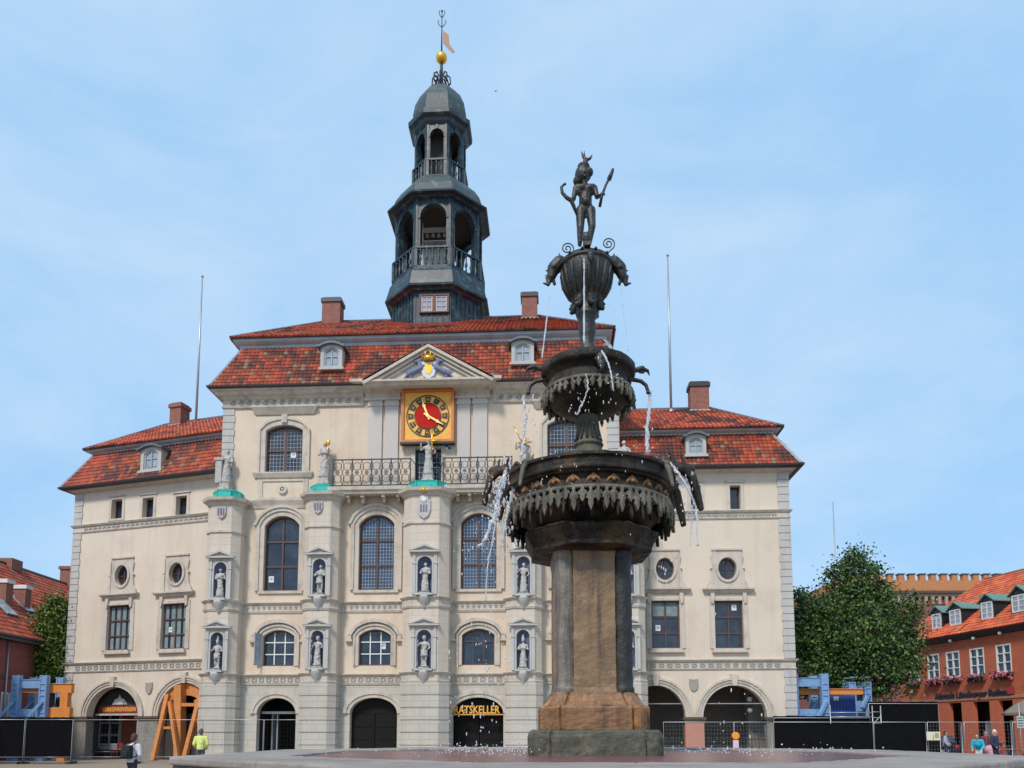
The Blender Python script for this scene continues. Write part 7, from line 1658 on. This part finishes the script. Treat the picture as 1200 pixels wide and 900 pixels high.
# ======== people ========
SK = mat('skin', (.52,.30,.21), .6, (.46,.25,.17), 20, .4)
cloth = lambda n, c: bpy.data.materials.get(n) or mat(n, c, .85, tuple(q*.7 for q in c), 6, .5, .3, 30)
def person(x, Y, h, deg, lab, top, leg, hair, topc, legc, hairc, pose='stand', extra=None):
    """faces -y before turning by deg"""
    e = empty('person', T(x, Y, 0) @ Matrix.Rotation(R(deg), 4, 'Z'), label=lab, cat='person', group=None); k = h/1.75; P = lambda a, b, c: (a*k, b*k, c*k)
    ln = {'stand': 0, 'bend': -.28, 'walk': -.04}[pose]; hp = (0, 0, .93); sh_ = (0, ln, 1.42 if pose != 'bend' else 1.34); hd = (0, sh_[1]*1.25-.03, sh_[2]+.24)
    st = .22 if pose == 'walk' else .04
    kneeL, footL = (.10, -st*.6-.03, .50), (.10, -st, .07); kneeR, footR = (-.10, st*.2-.04, .50), (-.10, st, .09)
    arms = [((.20, sh_[1], sh_[2]-.02), (.27, sh_[1]+.02, sh_[2]-.30), (.22, sh_[1]-.22, sh_[2]-.42)), ((-.20, sh_[1], sh_[2]-.02), (-.28, sh_[1]+.03, sh_[2]-.30), (-.24, sh_[1]-.14, sh_[2]-.50))]
    def limbs(f, g, which):
        if 'leg' in which:
            for s, kn, ft in ((1, kneeL, footL), (-1, kneeR, footR)): f.cap(P(.09*s, 0, .92), P(*kn), (.088+g)*k, (.060+g)*k); f.cap(P(*kn), P(*ft), (.058+g)*k, (.040+g)*k)
            f.ball(P(0, 0, .96), (.15+g)*k, sz=(1.05,.75,.75))
        if 'torso' in which:
            f.cap(P(0, ln*.1, 1.0), P(0, ln*.6, 1.2), (.13+g)*k, (.14+g)*k); f.ball(P(0, ln*.8, sh_[2]-.14), (.17+g)*k, sz=(1.08,.72,1.1)); f.cap(P(-.14, sh_[1], sh_[2]-.03), P(.14, sh_[1], sh_[2]-.03), (.062+g)*k, (.062+g)*k)
        if 'arm' in which:
            for a, b, c in arms: f.cap(P(*a), P(*b), (.050+g)*k, (.042+g)*k); f.cap(P(*b), P(*c), (.040+g)*k, (.030+g)*k)
    f = MB(); limbs(f, 0, ('leg', 'torso', 'arm'))
    f.cap(P(0, sh_[1], sh_[2]), P(*hd[:2], hd[2]-.08), .055*k, .052*k); f.ball(P(*hd), .105*k, sz=(.80,.95,1.12)); f.ball(P(hd[0], hd[1]-.10, hd[2]-.01), .020*k); f.ball(P(hd[0], hd[1]-.07, hd[2]-.07), .04*k)
    for s in (-1, 1): f.ball(P(s*.085, hd[1], hd[2]-.01), .022*k, sz=(.5,1,1.3)); f.ball(P(s*.034, hd[1]-.088, hd[2]+.015), .014*k)
    for ft in (footL, footR): f.cap(P(ft[0], ft[1]+.03, .05), P(ft[0], ft[1]-.15, .04), .045*k, .038*k)
    for a, b, c in arms:
        f.ball(P(c[0], c[1]-.03, c[2]-.02), .042*k, sz=(.7,1.1,1)); 
        for q in range(4): f.cap(P(c[0]-.02+q*.014, c[1]-.06, c[2]-.03), P(c[0]-.02+q*.014, c[1]-.09, c[2]-.075+.006*abs(q-1.5)), .010*k, .009*k)
        f.cap(P(c[0]*.92, c[1]-.03, c[2]-.01), P(c[0]*.82, c[1]-.065, c[2]-.03), .012*k, .010*k)
    remesh(f, 'body', SK, e, .014, 1)
    f = MB(); limbs(f, .018, ('leg',)); remesh(f, 'trousers', cloth(leg, legc), e, .018, 2)
    f = MB(); limbs(f, .028, ('torso', 'arm')); f.lathe([(.0, .88*k), (.17*k, .88*k), (.165*k, 1.05*k), (0, 1.08*k)], (0, 0), 12); remesh(f, 'jacket', cloth(top, topc), e, .018, 2)
    f = MB(); f.ball(P(hd[0], hd[1]+.025, hd[2]+.025), .112*k, sz=(.86,.98,1.08)); f.ball(P(hd[0], hd[1]+.06, hd[2]-.05), .085*k); remesh(f, 'hair', cloth(hair, hairc), e, .014, 1)
    for nm, ft in (('shoe', footL), ('shoe', footR)): f = MB(); f.cap(P(ft[0], ft[1]+.04, .055), P(ft[0], ft[1]-.17, .045), .055*k, .045*k); f.box((ft[0]-.045)*k, (ft[0]+.045)*k, (ft[1]-.2)*k, (ft[1]+.08)*k, 0, .03*k); f.build(nm, M_['black'], e)
    if extra: extra(e, k)
    return e
def backpack(e, k, col=('black_cloth', (.012,.012,.014))):
    b = empty('backpack', e.matrix_world.copy() @ T(0, 0, 0), label='black backpack with side bag worn over a pale jacket', cat='backpack')
    f = MB(); f.box(-.16*k, .16*k, .13*k, .32*k, 1.0*k, 1.42*k); f.box(-.13*k, .13*k, .30*k, .38*k, 1.03*k, 1.25*k); bev(f.build('pack', cloth(*col), b), .05, 3)
    f = MB()
    for s in (-1, 1): f.tube([(s*.11*k, .17*k, 1.40*k), (s*.12*k, .02*k, 1.49*k), (s*.13*k, -.13*k, 1.40*k), (s*.15*k, -.15*k, 1.2*k), (s*.16*k, .05*k, 1.05*k), (s*.13*k, .16*k, 1.05*k)], .017*k, 6)
    f.build('strap', cloth(*col), b)
bpy.context.view_layer.update()
def bp_extra(e, k): bpy.context.view_layer.update(); backpack(e, k)
person(Xg(155, 21), 21, 1.50, 165, 'person in pale jacket walking away with black backpack, lower left', 'pale_jacket', 'dark_trousers', 'auburn_hair', (.62,.60,.62), (.03,.03,.05), (.10,.035,.03), 'walk', bp_extra)
person(Xg(235, 33), 33, 1.72, 200, 'worker in yellow high visibility shirt beside the leftmost stone bay', 'yellow_vest', 'grey_trousers', 'short_brown_hair', (.72,.78,.22), (.10,.10,.12), (.14,.07,.04))
person(Xg(1133, 41), 38.6, 1.72, 30, 'white haired person in navy clothes behind the right wire fence', 'navy_top', 'navy_trousers', 'white_hair', (.02,.03,.08), (.015,.02,.05), (.6,.58,.55))
person(Xg(1147, 37.5), 37.5, 1.60, -40, 'bending person in bright turquoise top and white trousers at right', 'turquoise_top', 'white_trousers', 'dark_hair', (.02,.42,.60), (.6,.6,.6), (.04,.03,.03), 'bend')
person(Xg(1155, 43), 43, 1.70, 10, 'person in dark red clothes standing at the shop pillar', 'dark_red_top', 'dark_jeans', 'dark_hair', (.16,.03,.05), (.04,.05,.09), (.04,.03,.03))
person(Xg(1098, 45.5), 44.6, 1.68, 60, 'person in pale blue top next to the parked dark car', 'pale_blue_top', 'dark_jeans', 'auburn_hair', (.40,.46,.58), (.04,.05,.09), (.2,.1,.05))

# ======== street furniture on the right ========
def bicycle(x, Y, deg, lab, m):
    e = empty('bicycle', T(x, Y, 0) @ Matrix.Rotation(R(deg), 4, 'Z'), label=lab, cat='bicycle', group='bicycles by the shops')
    for cx_ in (-.52, .52):
        f = MB(); f.tube([(cx_+.34*math.cos(t*math.pi/12), 0, .35+.34*math.sin(t*math.pi/12)) for t in range(25)], .020, 6, cap=False); w_ = f.build('wheel', M_['black'], e)
        f = MB(); [f.bar((cx_, 0, .35), (cx_+.33*math.cos(t*math.pi/5), 0, .35+.33*math.sin(t*math.pi/5)), .008) for t in range(10)]; f.build('spokes', M_['zinc'], w_)
    f = MB(); A, Bq, C, D, E = (-.52, 0, .35), (-.05, 0, .33), (-.18, 0, .82), (.36, 0, .86), (.52, 0, .35)
    for p, q in ((A, Bq), (A, C), (Bq, C), (Bq, D), (C, D), (D, E)): f.tube([p, q], .018, 6)
    f.tube([C, (-.2, 0, .95)], .014, 6); f.tube([D, (.33, 0, 1.02)], .014, 6); f.build('frame', m, e)
    f = MB(); f.ball((-.22, 0, .98), .11, n=10, sz=(1.3,.6,.35)); f.build('saddle', M_['black'], e); f = MB(); f.tube([(.25, -.28, 1.05), (.33, -.1, 1.05), (.33, .1, 1.05), (.25, .28, 1.05)], .014, 6); f.build('handlebar', M_['black'], e)
    f = MB(); f.box(.40, .66, -.16, .16, .78, 1.0); f.build('basket', M_['pinkish'], e) if False else None
bicycle(Xg(1168, 42), 42, 20, 'red bicycle leaning near the shop pillars', mat('bike_red', (.5,.04,.04), .4))
bicycle(Xg(1178, 42.8), 42.8, -15, 'dark bicycle with pale frame right of the red one', M_['zinc'])
e = empty('pushchair', T(Xg(1160, 40.9), 40.9, 0), label='pale pink pushchair beside the turquoise person', cat='pushchair')
f = MB(); f.ball((0, 0, .72), .30, n=14, sz=(1, .8, .8)); f.box(-.2, .2, -.25, .2, .45, .65); bev(f.build('hood', mat('pink_cloth', (.62,.32,.36), .85), e), .03); f = MB(); f.tube([(.25, .3, .95), (.0, .0, .5), (-.25, -.3, .14)], .016, 6); f.tube([(-.2, .35, .14), (.1, 0, .5)], .016, 6); f.build('frame', M_['zinc'], e)
for x in (-.28, .28):
    for y in (-.3, .3): f = MB(); f.tube([(x, y+.11*math.cos(t*math.pi/6), .13+.11*math.sin(t*math.pi/6)) for t in range(13)], .025, 6, cap=False); f.build('wheel', M_['black'], e)
e = empty('table', T(Xg(1197, 41), 41, 0), label='orange slatted table at the right edge by the parasol', cat='table')
f = MB(); [f.box(-.75, .75, -.4+k*.135, -.29+k*.135, .72, .76) for k in range(6)]; f.build('tabletop', M_['timber'], e)
for x in (-.6, .6):
    for y in (-.3, .3): f = MB(); f.bar((x, y, 0), (x, y, .72), .05); f.build('leg', M_['bluesteel'], e)
e = empty('parasol', T(Xg(1206, 40.6), 40.6, 0), label='folded out dark grey parasol at the right edge', cat='parasol')
f = MB(); f.tube([(0, 0, 0), (0, 0, 3.1)], .03, 8); f.build('pole', M_['zinc'], e); f = MB(); f.lathe([(1.15, zy(838, 40.6)), (1.15, zy(838, 40.6)+.12), (.6, zy(826, 40.6)), (.03, zy(826, 40.6)+.3)], n=8, smooth=False); f.build('canopy', mat('taupe_canvas', (.20,.16,.13), .85), e); f = MB(); f.box(-.3, .3, -.3, .3, 0, .08); f.build('base', M_['iron'], e)
e = empty('sign_post', T(Xg(1186.5, 40.3), 39.6, 0), label='thin metal post with small pale green information panel by the fence', cat='sign'); f = MB(); f.tube([(0, 0, 0), (0, 0, zy(824, 39.6))], .028, 8); f.build('post', M_['zinc'], e); f = MB(); f.box(-.17, .17, -.05, -.02, zy(853, 39.6), zy(839, 39.6)); p_ = f.build('panel', mat('pale_green_plate', (.36,.46,.44), .6), e)
f = MB(); [f.box(-.13, .13, -.056, -.051, zy(851-3*k, 39.6), zy(850-3*k, 39.6)) for k in range(4)]; f.build('printed_line', M_['iron'], p_)
e = empty('sign_board', T(Xg(1094, 39.8), 39.8, 0), label='cream rectangular board fixed to the wire fence', cat='sign'); f = MB(); f.box(-.35, .35, -.05, -.025, zy(867.5, 39.8), zy(857.5, 39.8)); p_ = f.build('panel', mat('cream_panel', (.68,.62,.48), .6), e); f = MB(); f.box(-.03, .02, -.056, -.052, zy(866.5, 39.8), zy(861, 39.8)); f.box(.07, .27, -.056, -.052, zy(865, 39.8), zy(859, 39.8)); f.build('printed_block', mat('print_olive', (.35,.32,.12), .7), p_)
# dark car, rear towards the square
e = empty('parked_car', T(Xg(1108, 45), 45.2, 0) @ Matrix.Rotation(R(-6), 4, 'Z'), label='dark parked car seen from behind next to the tall black screen', cat='car'); cm = mat('car_navy', (.015,.017,.03), .25)
f = MB(); sec_ = [(-.86, .30), (-.88, .75), (-.82, .98), (.82, .98), (.88, .75), (.86, .30)]; f.prism(sec_, 0, 4.2); f2 = [(-.80, .96), (-.66, 1.42), (.66, 1.42), (.80, .96)]
f.add([(x, y, z) for (x, z), y in [(p, .25 if p[1] > 1 else .02) for p in f2]+[(p, 3.1 if p[1] > 1 else 3.6) for p in f2]], [(0,1,2,3),(7,6,5,4),(0,4,5,1),(1,5,6,2),(2,6,7,3)]); bev(f.build('body', cm, e), .06, 3, 25)
f = MB(); f.add([(-.68, .0, 1.04), (-.58, .19, 1.36), (.58, .19, 1.36), (.68, .0, 1.04)], [(0,1,2,3)]); f.build('rear_window', M_['glass'], e)
f = MB(); f.box(-.26, .26, -.03, 0, .50, .62); f.build('number_plate', M_['framewhite'], e)
for s in (-1, 1): f = MB(); f.box(s*.62, s*.84, -.03, .02, .72, .90); f.build('tail_light', mat('tail_red', (.4,.02,.02), .3) if s < 0 else bpy.data.materials['tail_red'], e)
for x in (-.8, .8):
    for y in (.8, 3.3): f = MB(); f.prism(oval(0, .31, .31, .31, 20), -.1, .1); f.xf(T(x, y, 0) @ Matrix.Rotation(R(90), 4, 'Z')); w_ = f.build('wheel', M_['black'], e)
e = empty('bird', T(xz(581, 90, zy(107, 90)), 90, zy(107, 90)), label='tiny dark bird flying high right of the tower', cat='bird')
f = MB(); f.ball((0, 0, 0), .10, n=8, sz=(2.2,.8,.8)); f.ball((-.25, 0, .04), .06, n=8); f.cap((.2, 0, 0), (.4, 0, 0), .04, .02); f.cap((0, .05, .04), (.1, .45, .18), .05, .015); f.cap((0, -.05, .04), (.1, -.45, .16), .05, .015); f.xf(Matrix.Scale(.6, 4)); remesh(f, 'body', M_['black'], e, .015, 1)
